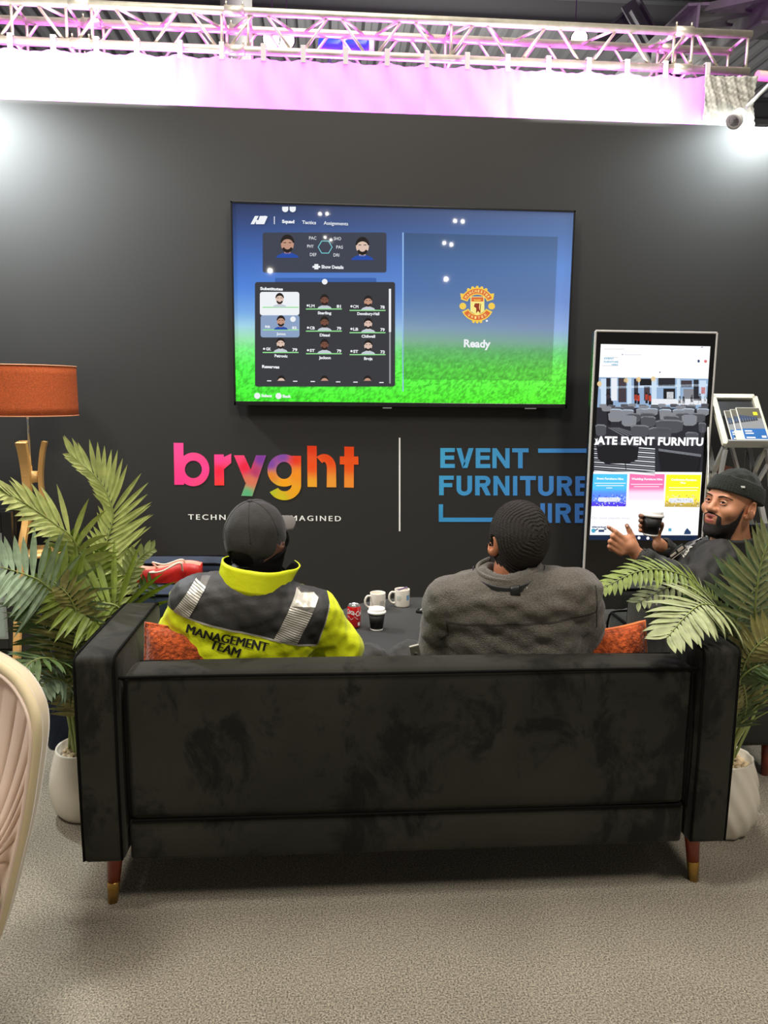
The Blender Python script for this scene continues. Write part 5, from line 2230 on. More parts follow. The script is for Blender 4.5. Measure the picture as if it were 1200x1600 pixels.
def frond(parent, path, L, n=22, w=0.02, mat=0, hint=(0, -1, 0.4), t0=0.25, sides=(1, 1), droop=0.25, lean=0.75, rad=0.0045, seed=0):
    rn = random.Random(seed)
    pts = spline(path, 10)
    acc = [0]
    for p, q in zip(pts, pts[1:]):
        acc.append(acc[-1] + (q - p).length)
    tot = acc[-1]

    def at_s(s):
        s *= tot
        k = max(0, min(len(acc) - 2, next((i for i in range(len(acc) - 1) if acc[i + 1] >= s), len(acc) - 2)))
        f = (s - acc[k]) / max(1e-6, acc[k + 1] - acc[k])
        return pts[k].lerp(pts[k + 1], f), (pts[min(k + 2, len(pts) - 1)] - pts[max(k - 1, 0)]).normalized()
    bm = B()
    tube(bm, pts, [rad * (1.15 - 0.85 * i / (len(pts) - 1)) for i in range(len(pts))], 7, mat=1)
    hint = V(hint)
    for i in range(n):
        s = t0 + (1 - t0) * (i / (n - 1)) * 0.985
        f = i / (n - 1)
        p, t = at_s(s)
        bi = t.cross(hint).normalized()
        nr = bi.cross(t).normalized()
        ll = L * (0.42 + 0.75 * math.sin(PI * (0.12 + 0.76 * f)) ** 0.8) * (1 - 0.35 * f * f)
        for sd in (1, -1):
            k = sides[0] if sd > 0 else sides[1]
            if k <= 0:
                continue
            l = ll * k * rn.uniform(0.88, 1.08)
            ang = lean * (0.75 + 0.6 * f) + rn.uniform(-0.08, 0.08)
            d = (bi * sd * math.cos(ang) + t * math.sin(ang) + nr * rn.uniform(0.02, 0.22)).normalized()
            wn = d.cross(nr).normalized()
            prev = None
            m = 6
            q = p.copy()
            dd = d.copy()
            dr = droop * rn.uniform(0.6, 1.3)
            for j in range(m + 1):
                x = j / m
                ww = w * (0.35 + 0.65 * min(1, x * 3.2)) * (1 - max(0, (x - 0.45) / 0.55) ** 1.8) + 0.0004
                fold = ww * 0.35
                cur = (bm.verts.new(q + wn * ww * 0.5 - nr * fold * 0.2), bm.verts.new(q + nr * (fold * -1.0 if sd else 1) * 0.55), bm.verts.new(q - wn * ww * 0.5 - nr * fold * 0.2))
                if prev:
                    for a_, b_ in ((0, 1), (1, 2)):
                        fc = bm.faces.new((prev[a_], prev[b_], cur[b_], cur[a_]))
                        fc.smooth = False
                prev = cur
                dd = (dd + V((0, 0, -1)) * dr / m * (0.4 + x)).normalized()
                q = q + dd * (l / m)
    return link('frond', bm, [leafm[mat], stemm], parent)


def pot(parent, c, R, h, twisted, name='pot'):
    bm = B()
    prof = [(0.66 * R, 0.0), (0.74 * R, 0.015 * h), (0.86 * R, 0.10 * h), (0.955 * R, 0.24 * h), (1.0 * R, 0.42 * h), (0.965 * R, 0.62 * h), (0.875 * R, 0.82 * h), (0.775 * R, h), (0.72 * R, 0.985 * h), (0.70 * R, 0.86 * h), (0.0, 0.86 * h)]
    tw = (lambda a, z: 1 + 0.022 * math.cos(14 * (a + z * 4.2))) if twisted else None
    pr = [(v.x, v.y) for v in spline([(a_, b__, 0) for a_, b__ in prof[1:8]], 6)]
    pr = [prof[0]] + pr + [prof[8], prof[9], prof[10]]
    lathe(bm, pr, c, 84 if twisted else 48, twist=tw)
    o = link(name, bm, M('pot_white', (226, 218, 200), 0.25, coat=0.3), parent)
    bm = B()
    rn = random.Random(3)
    for k in range(90):
        a, r_ = rn.random() * 2 * PI, 0.66 * R * math.sqrt(rn.random())
        m4 = Matrix.Translation(V(c) + V((r_ * math.cos(a), r_ * math.sin(a), 0.875 * h + rn.random() * 0.008))) @ Matrix.Rotation(rn.random() * 3, 4, 'Z') @ Matrix.Diagonal((1, 0.75, 0.6, 1))
        bmesh.ops.create_icosphere(bm, subdivisions=1, radius=0.011 + rn.random() * 0.006, matrix=m4)
    pb = link('pebbles', bm, M('pebble', (196, 176, 140), 0.7, noise=(20, 0.4)), o)
    pb['kind'] = 'stuff'
    return o


def px(*rows):
    return [at(r[0], r[1], Y=r[2]) for r in rows]


# left palm
LP = (-0.915, 2.84, 0)
pl = thing('potted_palm', 'palm in a smooth white pot at the left end of the black sofa', 'potted plant', LP)
pot(pl, LP, 0.135, 0.265, False)
base = V(LP) + V((0, 0, 0.25))
b_ = lambda dx, dy=0.0: base + V((dx, dy, 0))
FL = [
    # path, leaflet length, count, width, mat, hint, t0, sides, droop, lean
    ([b_(0.02)] + px((158, 1000, 2.95), (160, 880, 3.05), (176, 812, 3.08), (172, 785, 3.08), (162, 762, 3.08), (147, 742, 3.08), (112, 712, 3.08)), 0.155, 34, 0.019, 0, (0.2, -1, 0.1), 0.38, (1.3, 0.6), 0.06, 0.85),
    ([b_(-0.03)] + px((120, 1000, 2.9), (122, 900, 2.85), (116, 846, 2.8), (85, 818, 2.75), (52, 795, 2.7), (25, 778, 2.65), (-8, 764, 2.6)), 0.17, 24, 0.024, 0, (0.2, -0.7, 0.7), 0.45, (1, 0.8), 0.75, 0.9),
    ([b_(-0.04)] + px((105, 1020, 2.85), (95, 945, 2.75), (68, 912, 2.65), (38, 897, 2.6), (-5, 884, 2.55)), 0.20, 24, 0.027, 2, (0, -0.8, 0.6), 0.42, (1, 1), 0.25, 0.35),
    ([b_(0.05)] + px((190, 1010, 2.85), (186, 950, 2.8), (130, 940, 2.75), (100, 920, 2.72), (62, 895, 2.7)), 0.19, 30, 0.024, 1, (0.1, -0.8, 0.6), 0.42, (1.1, 0.95), 0.3, 0.45),
    ([b_(0.0, -0.05)] + px((125, 1050, 2.78), (122, 1000, 2.74), (120, 960, 2.72), (108, 932, 2.7), (92, 915, 2.7)), 0.155, 34, 0.017, 5, (0.1, -1, 0.25), 0.22, (1, 1.05), 0.2, 0.4),
    ([b_(0.05)] + px((165, 1000, 2.95), (186, 945, 3.0), (206, 895, 3.0), (218, 872, 3.0), (237, 858, 3.0)), 0.10, 20, 0.022, 4, (0.3, -1, 0.3), 0.45, (0.6, 1.0), 0.15, 0.7),
    ([b_(0.05)] + px((170, 1010, 2.98), (195, 965, 3.02), (215, 935, 3.02), (236, 912, 3.0)), 0.12, 20, 0.018, 3, (0, -1, 0.4), 0.35, (0.9, 0.9), 0.2, 0.5),
    ([b_(-0.05)] + px((118, 1080, 2.8), (100, 1040, 2.7), (70, 1028, 2.6), (42, 1040, 2.55), (32, 1075, 2.5)), 0.14, 26, 0.020, 3, (-0.1, -0.6, 0.9), 0.3, (1, 1), 0.8, 0.5),
    ([b_(-0.05)] + px((122, 1095, 2.8), (108, 1070, 2.72), (85, 1060, 2.66), (62, 1075, 2.6), (50, 1100, 2.58)), 0.12, 22, 0.022, 2, (-0.1, -0.7, 0.8), 0.3, (1, 1), 0.7, 0.5),
    ([b_(-0.02)] + px((130, 1030, 2.9), (140, 950, 2.95), (135, 880, 2.95), (128, 860, 2.9), (110, 845, 2.85)), 0.15, 24, 0.022, 1, (0, -1, 0.4), 0.45, (1, 1), 0.3, 0.6),
    ([b_(0.03)] + px((150, 1040, 2.9), (165, 985, 2.92), (175, 940, 2.95), (172, 895, 3.0)), 0.11, 24, 0.017, 0, (0, -1, 0.2), 0.35, (1, 1), 0.15, 0.5),
    ([b_(-0.06)] + px((110, 1060, 2.82), (80, 1000, 2.75), (60, 960, 2.7), (45, 945, 2.66)), 0.13, 22, 0.020, 3, (0, -0.9, 0.5), 0.4, (1, 1), 0.4, 0.5),
]
for i, fdef in enumerate(FL):
    frond(pl, *fdef, seed=i)
bm = B()
for k in range(9):
    a = 2 * PI * k / 9
    tube(bm, spline([base + V((0.035 * math.cos(a), 0.035 * math.sin(a), -0.03)), base + V((0.05 * math.cos(a), 0.04 * math.sin(a), 0.1)), base + V((0.07 * math.cos(a), 0.05 * math.sin(a), 0.26))], 4), [0.007] * 8 + [0.004], 7)
link('stem', bm, stemm, pl)

# right palm
RP = (1.455, 2.60, 0)
pr_ = thing('potted_palm', 'palm in a ribbed white pot at the right end of the black sofa', 'potted plant', RP)
pot(pr_, RP, 0.14, 0.285, True)
base = V(RP) + V((0, 0, 0.27))
FR = [
    ([b_(-0.03)] + px((1168, 1090, 2.55), (1150, 1000, 2.45), (1128, 955, 2.38), (1098, 944, 2.33), (1072, 962, 2.27), (1042, 996, 2.21)), 0.155, 26, 0.024, 4, (-0.15, -0.45, 0.9), 0.52, (1, 1), 0.75, 0.5),
    ([b_(0.0)] + px((1175, 1080, 2.55), (1150, 975, 2.5), (1176, 926, 2.45), (1196, 903, 2.42), (1225, 870, 2.4)), 0.20, 30, 0.024, 2, (0.0, -1, 0.25), 0.40, (1, 1.15), 0.15, 0.5),
    ([b_(0.03)] + px((1186, 1060, 2.5), (1180, 970, 2.42), (1184, 910, 2.38), (1194, 865, 2.36), (1212, 825, 2.34)), 0.16, 18, 0.016, 4, (-0.1, -1, 0.2), 0.50, (0.6, 1.15), 0.10, 0.8),
    ([b_(-0.05)] + px((1160, 1060, 2.6), (1125, 960, 2.6), (1092, 915, 2.58), (1050, 893, 2.56), (1000, 892, 2.54), (942, 918, 2.52)), 0.105, 32, 0.017, 1, (0, -0.35, 0.95), 0.45, (1, 1), 0.75, 0.45),
    ([b_(-0.05)] + px((1158, 1060, 2.6), (1130, 985, 2.58), (1095, 930, 2.56), (1053, 916, 2.54), (995, 942, 2.52)), 0.10, 22, 0.016, 4, (0, -0.4, 0.9), 0.5, (1, 0.8), 0.6, 0.5),
    ([b_(0.02)] + px((1165, 1110, 2.5), (1160, 1050, 2.42), (1180, 1012, 2.38), (1215, 985, 2.36)), 0.15, 26, 0.021, 5, (0, -0.9, 0.5), 0.35, (1, 1), 0.3, 0.45),
    ([b_(0.0)] + px((1150, 1120, 2.5), (1152, 1070, 2.44), (1175, 1045, 2.4), (1215, 1030, 2.38)), 0.13, 24, 0.018, 3, (0, -0.9, 0.5), 0.3, (1, 1), 0.3, 0.45),
    ([b_(-0.05)] + px((1160, 1080, 2.6), (1140, 1010, 2.6), (1120, 975, 2.6), (1085, 965, 2.6), (1030, 975, 2.58)), 0.14, 24, 0.020, 3, (0, -0.8, 0.6), 0.45, (1, 1), 0.3, 0.5),
    ([b_(0.05)] + px((1185, 1100, 2.6), (1200, 1020, 2.6), (1220, 960, 2.6), (1250, 920, 2.6)), 0.15, 22, 0.02, 3, (0, -1, 0.4), 0.35, (1, 1), 0.3, 0.5),
]
for i, fdef in enumerate(FR):
    frond(pr_, *fdef, seed=40 + i)
for k, (x, y) in enumerate(((1172, 1118), (1186, 1100), (1200, 1092), (1206, 1108), (1178, 1080))):
    bm = B()
    q = at(x, y, Y=2.48)
    pts = spline([base + V((-0.02 + 0.01 * k, -0.02, 0)), base.lerp(q, 0.5) + V((0, 0, 0.03)), q], 6)
    for i in range(len(pts) - 1):
        ww = [0.009 * (1 - 0.8 * (j / (len(pts) - 1)) ** 2) for j in (i, i + 1)]
        poly(bm, [pts[i] - V((ww[0], 0, 0)), pts[i + 1] - V((ww[1], 0, 0)), pts[i + 1] + V((0, -0.004, 0)), pts[i] + V((0, -0.004, 0))])
        poly(bm, [pts[i] + V((0, -0.004, 0)), pts[i + 1] + V((0, -0.004, 0)), pts[i + 1] + V((ww[1], 0, 0)), pts[i] + V((ww[0], 0, 0))])
    link('blade', bm, leafm[0], pr_)
bm = B()
for k in range(9):
    a = 2 * PI * k / 9
    tube(bm, spline([base + V((0.035 * math.cos(a), 0.035 * math.sin(a), -0.03)), base + V((0.05 * math.cos(a), 0.04 * math.sin(a), 0.1)), base + V((0.06 * math.cos(a), 0.05 * math.sin(a), 0.24))], 4), [0.007] * 8 + [0.004], 7)
link('stem', bm, stemm, pr_)

# ================================================================== PEOPLE
skin_d = M('skin_dark', (96, 62, 48), 0.5, trans=0.08)
skin_m = M('skin_medium', (196, 128, 92), 0.5, trans=0.12, noise=(40, 0.06))
skin_l = M('skin_tan', (204, 142, 106), 0.48, trans=0.12, noise=(40, 0.06))


def convex(uv, pts):
    """signed distance-like value to a convex outline (inside < 0)"""
    pts = np.array(pts)
    c = pts.mean(0)
    d = np.full(len(uv), -1e9)
    for a, b in zip(pts, np.roll(pts, -1, 0)):
        e = b - a
        n = np.array([e[1], -e[0]])
        n /= np.linalg.norm(n)
        if (c - a) @ n > 0:
            n = -n
        d = np.maximum(d, (uv - a) @ n)
    return d


def head_sdf(Q, face=True, neck=True):
    """Q in head axes: y towards the face, z up, origin mid-skull"""
    d = ell(Q, (0, -0.012, 0.028), (0.077, 0.098, 0.090))
    d = smin(d, ell(Q, (0, 0.030, -0.052), (0.058, 0.062, 0.066)), 0.045)
    d = smin(d, ell(Q, (0, 0.058, -0.092), (0.030, 0.030, 0.024)), 0.03)
    if face:
        d = smin(d, rc(Q, (-0.036, 0.082, 0.020), (0.036, 0.082, 0.020), 0.010), 0.02)
        for s in (-1, 1):
            d = smin(d, ell(Q, (s * 0.045, 0.062, -0.028), (0.022, 0.022, 0.020)), 0.025)
            d = smax(d, -ell(Q, (s * 0.031, 0.100, 0.002), (0.0175, 0.016, 0.011)), 0.010)
            d = smin(d, ell(Q, (s * 0.031, 0.0765, 0.0015), (0.0135, 0.0135, 0.012)), 0.003)
        d = smin(d, rc(Q, (0, 0.090, 0.006), (0, 0.110, -0.028), 0.0075, 0.0125), 0.014)
        for s in (-1, 1):
            d = smin(d, ell(Q, (s * 0.013, 0.099, -0.031), (0.0095, 0.012, 0.0085)), 0.007)
        d = smin(d, ell(Q, (0, 0.080, -0.062), (0.030, 0.020, 0.022)), 0.02)
    for s in (-1, 1):
        e = ell(Q, (s * 0.087, -0.010, -0.010), (0.0135, 0.025, 0.036), rotm(0.18, 0, s * -0.55))
        e = smax(e, -ell(Q, (s * 0.093, -0.004, -0.004), (0.010, 0.014, 0.022)), 0.006)
        e = smin(e, ell(Q, (s * 0.080, 0.0, -0.036), (0.008, 0.010, 0.011)), 0.006)
        d = smin(d, e, 0.006)
    if neck:
        d = smin(d, rc(Q, (0, -0.022, -0.05), (0, -0.040, -0.19), 0.056, 0.062), 0.03)
    return d


def limbs(P, F_, spec, k=0.02):
    d = None
    for pts, rads in spec:
        e = chain(P, [list(F_.w(p)) if not isinstance(p, V) else list(p) for p in pts], rads, k)
        d = e if d is None else smin(d, e, k)
    return d


def bbox(pts, m):
    a = np.array([list(p) for p in pts])
    return a.min(0) - m, a.max(0) + m


def ring_band(fr, c, rx, ry, prof, a0, a1, n, thick, lift=None, name=None):
    """standing collar or strap: prof(v, a) -> (radius factor, height); angles from the back (0) round either side"""
    def fn(u, v):
        a = a0 + (a1 - a0) * u
        k, z = prof(v, a)
        p = fr.w((c[0] + rx * k * math.sin(a), c[1] - ry * k * math.cos(a), c[2] + z + (lift(a) if lift else 0)))
        nrm = fr.d((math.sin(a), -math.cos(a), 0)).normalized()
        return p, nrm
    bm = B()
    grid_solid(bm, fn, n, 6, thick, 0, 1)
    return bm


# ------------------------------------------------------------------ person in the yellow and black jacket
YT = 2.36
T1 = Fr(at(396, 962, Y=YT), rotm(0, 0, 0.10) @ rotm(0.06, math.radians(10), 0))
uv1 = lambda px_, py_: (lambda q: (q[0], q[2]))(T1.l(np.array([list(at(px_, py_, Y=YT))]))[0])
H1 = Fr(at(402, 838, Y=2.53), rotm(0.0, 0.0, -0.56) @ rotm(0.20, 0, 0))


def jac1(P):
    Q = T1.l(P)
    d = rbox(Q, (0, 0.135, -0.14), (0.225, 0.125, 0.21), 0.11)
    d = smin(d, rc(Q, (-0.178, 0.11, -0.006), (0.20, 0.11, 0.0), 0.076), 0.05)
    d = smin(d, rc(Q, (0, 0.125, 0.03), (0, 0.125, 0.085), 0.10, 0.085), 0.07)
    d = smin(d, ell(Q, (0, 0.15, -0.40), (0.22, 0.16, 0.20)), 0.05)
    arm = chain(Q, [(-0.190, 0.115, -0.03), (-0.236, 0.15, -0.2), (-0.17, 0.42, -0.32)], [0.074, 0.064, 0.052], 0.03)
    d = smin(d, arm, 0.03)
    arm = chain(Q, [(0.21, 0.115, -0.012), (0.312, 0.135, -0.125), (0.25, 0.42, -0.26)], [0.082, 0.070, 0.05], 0.04)
    d = smin(d, arm, 0.03)
    d = d - 0.0045 * wob(Q, 16.0, 0.7) * np.clip((0.35 - Q[:, 2]) * 2, 0, 1) - 0.002 * wob(Q, 38.0, 2.0)
    d = smax(d, -rc(Q, (0.005, 0.125, 0.06), (0.005, 0.13, 0.3), 0.072, 0.09), 0.01)
    d = np.maximum(d, -(rc(Q, (-0.17, 0.40, -0.31), (-0.12, 0.58, -0.38), 0.03)))
    return d


c0 = T1.o
me, vt = sdf_mesh(jac1, c0 + np.array([-0.42, -0.12, -0.62]), c0 + np.array([0.50, 0.60, 0.26]), 0.0065, 'jacket')
q = T1.l(vt)
yoke = convex(q[:, [0, 2]], [uv1(*p) for p in ((255, 957), (264, 930), (284, 893), (338, 862), (480, 880), (516, 935), (519, 955), (497, 1022))])
yoke = np.where(q[:, 1] > 0.16, 0.05, yoke)
attr(me, 'mask', yoke)
jbvh = bvh_of(me)
hiv = mask_mat('hi_vis_cloth', (226, 236, 10), (46, 45, 43), 'mask', 0.62, bump=(120, 0.12), sheen=0.15)


def body1(P):
    d = head_sdf(H1.l(P))
    Q = T1.l(P)
    b = rbox(Q, (0, 0.135, -0.16), (0.17, 0.09, 0.22), 0.085)
    b = smin(b, rc(Q, (-0.17, 0.115, 0.0), (0.17, 0.115, 0.0), 0.05), 0.04)
    b = smin(b, ell(Q, (0, 0.15, -0.42), (0.16, 0.11, 0.12)), 0.05)
    b = smin(b, rc(Q, (0, 0.13, 0.02), (0.005, 0.16, 0.15), 0.06), 0.03)
    d = smin(d, b, 0.03)
    for s, el, wr, hd_, tip in ((-1, (-0.252, 0.15, -0.2), (-0.15, 0.46, -0.335), (-0.10, 0.54, -0.36), (-0.06, 0.60, -0.385)), (1, (0.312, 0.135, -0.125), (0.235, 0.46, -0.275), (0.20, 0.54, -0.31), (0.165, 0.60, -0.345))):
        d = smin(d, chain(Q, [(s * 0.20, 0.115, -0.01), el, wr], [0.05, 0.042, 0.028], 0.02), 0.02)
        d = smin(d, ell(Q, hd_, (0.034, 0.044, 0.024)), 0.02)
        wx = np.array([0.0, 0.0, 0.0])
        for k in range(4):
            o = np.array([s * (0.026 - 0.017 * k), 0.0, 0.0])
            t_ = np.array(tip) + o
            h_ = np.array(hd_) + o * 0.9 + (0, 0.012, 0)
            m_ = (t_ + h_) / 2 + (0, 0.012, 0.008)
            d = smin(d, chain(Q, [h_, m_, t_], [0.010, 0.009, 0.0078], 0.004), 0.005)
        d = smin(d, chain(Q, [np.array(hd_) + (-s * 0.02, -0.01, 0.0), np.array(hd_) + (-s * 0.045, 0.02, 0.004), np.array(hd_) + (-s * 0.05, 0.045, 0.0)], [0.012, 0.0105, 0.009], 0.005), 0.008)
    hip = T1.w((0, 0.16, -0.47))
    for s in (-1, 1):
        hp_ = hip + V((s * 0.09, 0.02, 0))
        kn = V((hip.x - 0.14 if s < 0 else 0.17, 3.03, 0.50))
        an = V((kn.x + s * 0.02, 3.12, 0.09))
        d = smin(d, chain(P, [list(hp_), list(kn), list(an)], [0.075, 0.05, 0.036], 0.02), 0.03)
        d = smin(d, rc(P, list(an + V((0, 0.0, -0.05))), list(an + V((s * 0.02, 0.13, -0.06))), 0.03, 0.024), 0.03)
    return d


hip1 = T1.w((0, 0.16, -0.47))
me_b, _ = sdf_mesh(body1, (c0[0] - 0.42, 2.3, 0.0), (c0[0] + 0.55, 3.34, 1.36), 0.008, 'person')
p1 = link('person', me_b, skin_d)
tag(p1, 'person seen from behind on the sofa in yellow and black jacket and dark cap', 'person')
jk = tag(link('jacket', me, hiv, p1), 'yellow jacket with a black yoke')
# trims laid on the back of the jacket
bd = tuple(T1.d((0, 1, 0)))


def on_jacket(quads, name, mat, off=0.0022, sub=0.012, plane=YT, bv=None, d=None, parent=None):
    bm = B()
    for qd in quads:
        poly(bm, [at(x, y, Y=plane) for x, y in qd])
    drape(bm, bv or jbvh, d or bd, off, sub)
    return link(name, bm, mat, parent or jk)


refl = M('reflective_tape', (206, 202, 188), 0.35, 0.3)
refl_d = M('reflective_gap', (92, 88, 80), 0.5)
for nm, A_, B_, C_, D_ in (('l', (319, 892), (338, 891), (294, 968), (268, 961)), ('r', (466, 932), (507, 934), (465, 1012), (428, 1003))):
    on_jacket([(A_, B_, C_, D_)], 'reflective_backing', refl_d, 0.0018)
    qs = []
    n = 17
    lerp = lambda p, r, t: (p[0] + (r[0] - p[0]) * t, p[1] + (r[1] - p[1]) * t)
    top_solid = 0.30 if nm == 'r' else 0.30
    qs.append((A_, B_, lerp(B_, C_, top_solid), lerp(A_, D_, top_solid)))
    for i in range(n):
        f0 = top_solid + (1 - top_solid) * i / n
        f1 = f0 + (1 - top_solid) / n * 0.66
        sk_ = 0.10 if nm == 'r' else 0.10
        cl = lambda f: max(0.0, min(1.0, f))
        if nm == 'r':
            qs.append((lerp(A_, D_, cl(f0)), lerp(B_, C_, cl(f0 + sk_)), lerp(B_, C_, cl(f1 + sk_)), lerp(A_, D_, cl(f1))))
        else:
            qs.append((lerp(A_, D_, cl(f0)), lerp(B_, C_, cl(f0 + sk_)), lerp(B_, C_, cl(f1 + sk_)), lerp(A_, D_, cl(f1))))
    on_jacket(qs, 'reflective_strip', refl, 0.0030)
on_jacket([((254, 955.5), (497, 1020.5), (497, 1023.5), (254, 958.5)), ((497, 1022), (518, 956), (519.5, 956), (499, 1022))], 'silver_piping', M('piping_silver', (190, 188, 176), 0.4, 0.3), 0.0022)
txm = M('jacket_print', (24, 24, 20), 0.6)
for s, a, b, h in (('MANAGEMENT', (290, 991), (417, 1021), 13.5), ('TEAM', (327, 1013.5), (372, 1029), 14)):
    bm = B()
    A_, B_ = at(*a, Y=YT), at(*b, Y=YT)
    up = (at(a[0] + (b[1] - a[1]) * 0.1, a[1] - 10, Y=YT) - A_)
    ux_ = (B_ - A_).normalized()
    upv = V((-ux_.z, 0, ux_.x))
    text(bm, s, A_, B_, h * (at(a[0], a[1] - 1, Y=YT) - A_).length, upv, 0.055)
    drape(bm, jbvh, bd, 0.0028, 0.008)
    link('lettering', bm, txm, jk)
# collar: tall, yellow outside, black inside, right wing falling open
N1 = T1
cc1 = (-0.010, 0.125, 0.056)
bm = ring_band(N1, cc1, 0.114, 0.104, lambda v, a: (1.02 - 0.03 * v + (0.50 * max(0, (a - 1.15)) ** 1.2 * v), 0.012 + 0.078 * v - (0.016 * v * max(0, a - 0.9)) - 0.012 * v * max(0, -a - 0.2) - 0.012 * math.cos(a)), -2.3, 2.35, 56, 0.006)
col_y = M('collar_yellow', (230, 238, 12), 0.6, bump=(30, 0.25))
cb_ = link('collar', bm, [col_y, M('collar_black', (17, 16, 15), 0.9, spec=0.1)], jk, smooth=True)
# black inner hood around the nape
bm = ring_band(N1, (0.005, 0.13, 0.06), 0.088, 0.085, lambda v, a: (1.0 - 0.05 * v, 0.0 + 0.062 * v), -2.6, 2.6, 40, 0.006)
link('inner_hood', bm, [MATS['collar_black'], MATS['collar_black']], jk, smooth=True)


# hair, cap, brim
def hair1(P):
    Q = H1.l(P)
    d = ell(Q, (0, -0.014, 0.018), (0.078, 0.099, 0.094))
    d = smin(d, ell(Q, (0, -0.055, -0.055), (0.064, 0.042, 0.05)), 0.04)
    d = smax(d, Q[:, 1] - 0.055, 0.01)
    d = smax(d, -Q[:, 2] - 0.095, 0.01)
    return d + 0.0012 * wob(Q, 160.0)


hc = H1.o
me, _ = sdf_mesh(hair1, hc - 0.17, hc + 0.17, 0.005, 'hair')
link('hair', me, M('hair_black', (26, 22, 20), 0.8, bump=(300, 0.8)), p1)


def gaiter(P):
    Q = H1.l(P)
    d = body1(P) - 0.007
    d = smax(d, Q[:, 2] + 0.034 - 0.35 * Q[:, 1], 0.004)
    return smax(d, -Q[:, 2] - 0.165, 0.004) - 0.001 * wob(Q, 60.0)


me, _ = sdf_mesh(gaiter, hc - 0.2, hc + 0.16, 0.005, 'neck_gaiter')
link('neck_gaiter', me, MATS['collar_black'], p1)


def cap1(P):
    Q = H1.l(P)
    o = ell(Q, (0, -0.010, 0.010), (0.094, 0.114, 0.116))
    i = ell(Q, (0, -0.010, 0.004), (0.0865, 0.1065, 0.1085))
    d = np.maximum(o, -i)
    d = np.maximum(d, -(Q[:, 2] + 0.040 - 0.40 * Q[:, 1]))
    hole = ell(Q, (0, -0.115, -0.038), (0.046, 0.07, 0.033))
    d = smax(d, -hole, 0.003)
    st = np.maximum(np.abs(ell(Q, (0, -0.010, 0.004), (0.094, 0.1135, 0.118))) - 0.0032, np.abs(Q[:, 2] + 0.076 + 0.02 * np.abs(Q[:, 0])) - 0.0085)
    st = np.maximum(st, Q[:, 1] + 0.02)
    return np.minimum(d, st) - 0.0012 * wob(Q, 22.0, 0.4)


me, _ = sdf_mesh(cap1, hc - 0.18, hc + 0.18, 0.0030, 'cap')
cbv = bvh_of(me)
capm = M('cap_cotton', (50, 48, 45), 0.85, noise=(60, 0.12), bump=(260, 0.25), sheen=0.12)
cp_ = link('cap', me, capm, p1)
bm = B()


def brim(u, v):
    a = (u - 0.5) * 2.0
    x = 0.086 * math.sin(a * 1.05)
    y0 = -0.010 + 0.112 * math.cos(a * 0.98)
    ext = 0.085 * math.cos(a * 0.9) * v
    p = H1.w((x * (1 - 0.05 * v), y0 + ext, 0.034 - 0.30 * ext - 2.2 * x * x - 0.02 * (1 - math.cos(a))))
    return p, H1.d((0, 0.4, 1)).normalized()


grid_solid(bm, brim, 30, 10, 0.004)
link('brim', bm, M('brim_grey', (92, 88, 82), 0.8, bump=(200, 0.3)), cp_, smooth=50)
bm = B()
tp = cbv.ray_cast(H1.w((0, -0.012, 0.3)), H1.d((0, 0, -1)))[0]
lathe(bm, [(0.009, 0.0), (0.0088, 0.003), (0.006, 0.006), (0, 0.007)], tp - H1.d((0, 0, 0.001)), 20, axis=H1.d((0, 0, 1)))
link('button', bm, capm, cp_)
seam = M('cap_seam', (40, 39, 37), 0.85)
for k in range(6):
    a = PI / 6 + k * PI / 3
    pts = []
    for j in range(22):
        el = math.radians(88 - 84 * j / 21)
        dr_ = H1.d((math.cos(el) * math.sin(a), -math.cos(el) * math.cos(a), math.sin(el)))
        src = H1.w((0, -0.010, 0.010))
        h = cbv.ray_cast(src + dr_ * 0.3, -dr_)
        if h[0] is None or (h[0] - src).length < 0.085:
            break
        pts.append(h[0] + dr_ * 0.0002)
    if len(pts) > 3:
        bm = B()
        tube(bm, pts, 0.0012, 6)
        link('seam', bm, seam, cp_)
# trousers and boots
trm = M('trouser_black', (44, 42, 38), 0.85, bump=(50, 0.2), sheen=0.2)


def trousers(hip, knees, sgn, r0, r1, r2, k_seed):
    def fn(P):
        d = ell(P, list(hip + V((0, 0.02, 0.01))), (0.19, 0.16, 0.12))
        for (kn, s) in zip(knees, sgn):
            hp_ = hip + V((s * 0.095, 0.03, 0))
            an = V((kn.x + s * 0.02, kn.y + 0.08, 0.12))
            d = smin(d, chain(P, [list(hp_), list(kn), list(an)], [r0, r1, r2], 0.02), 0.03)
        return d - 0.0045 * wob(P, 24.0, k_seed) - 0.0025 * wob(P, 60.0, k_seed + 1)
    lo, hi = bbox([hip] + list(knees) + [V((k.x, k.y + 0.1, 0.1)) for k in knees], 0.2)
    return sdf_mesh(fn, lo, hi, 0.009, 'trousers')[0]


kn1 = [V((hip1.x - 0.14, 3.03, 0.50)), V((0.17, 3.03, 0.50))]
link('trousers', trousers(hip1, kn1, (-1, 1), 0.098, 0.076, 0.062, 1.0), trm, p1)
shoe_m = M('shoe_black', (20, 20, 20), 0.5)


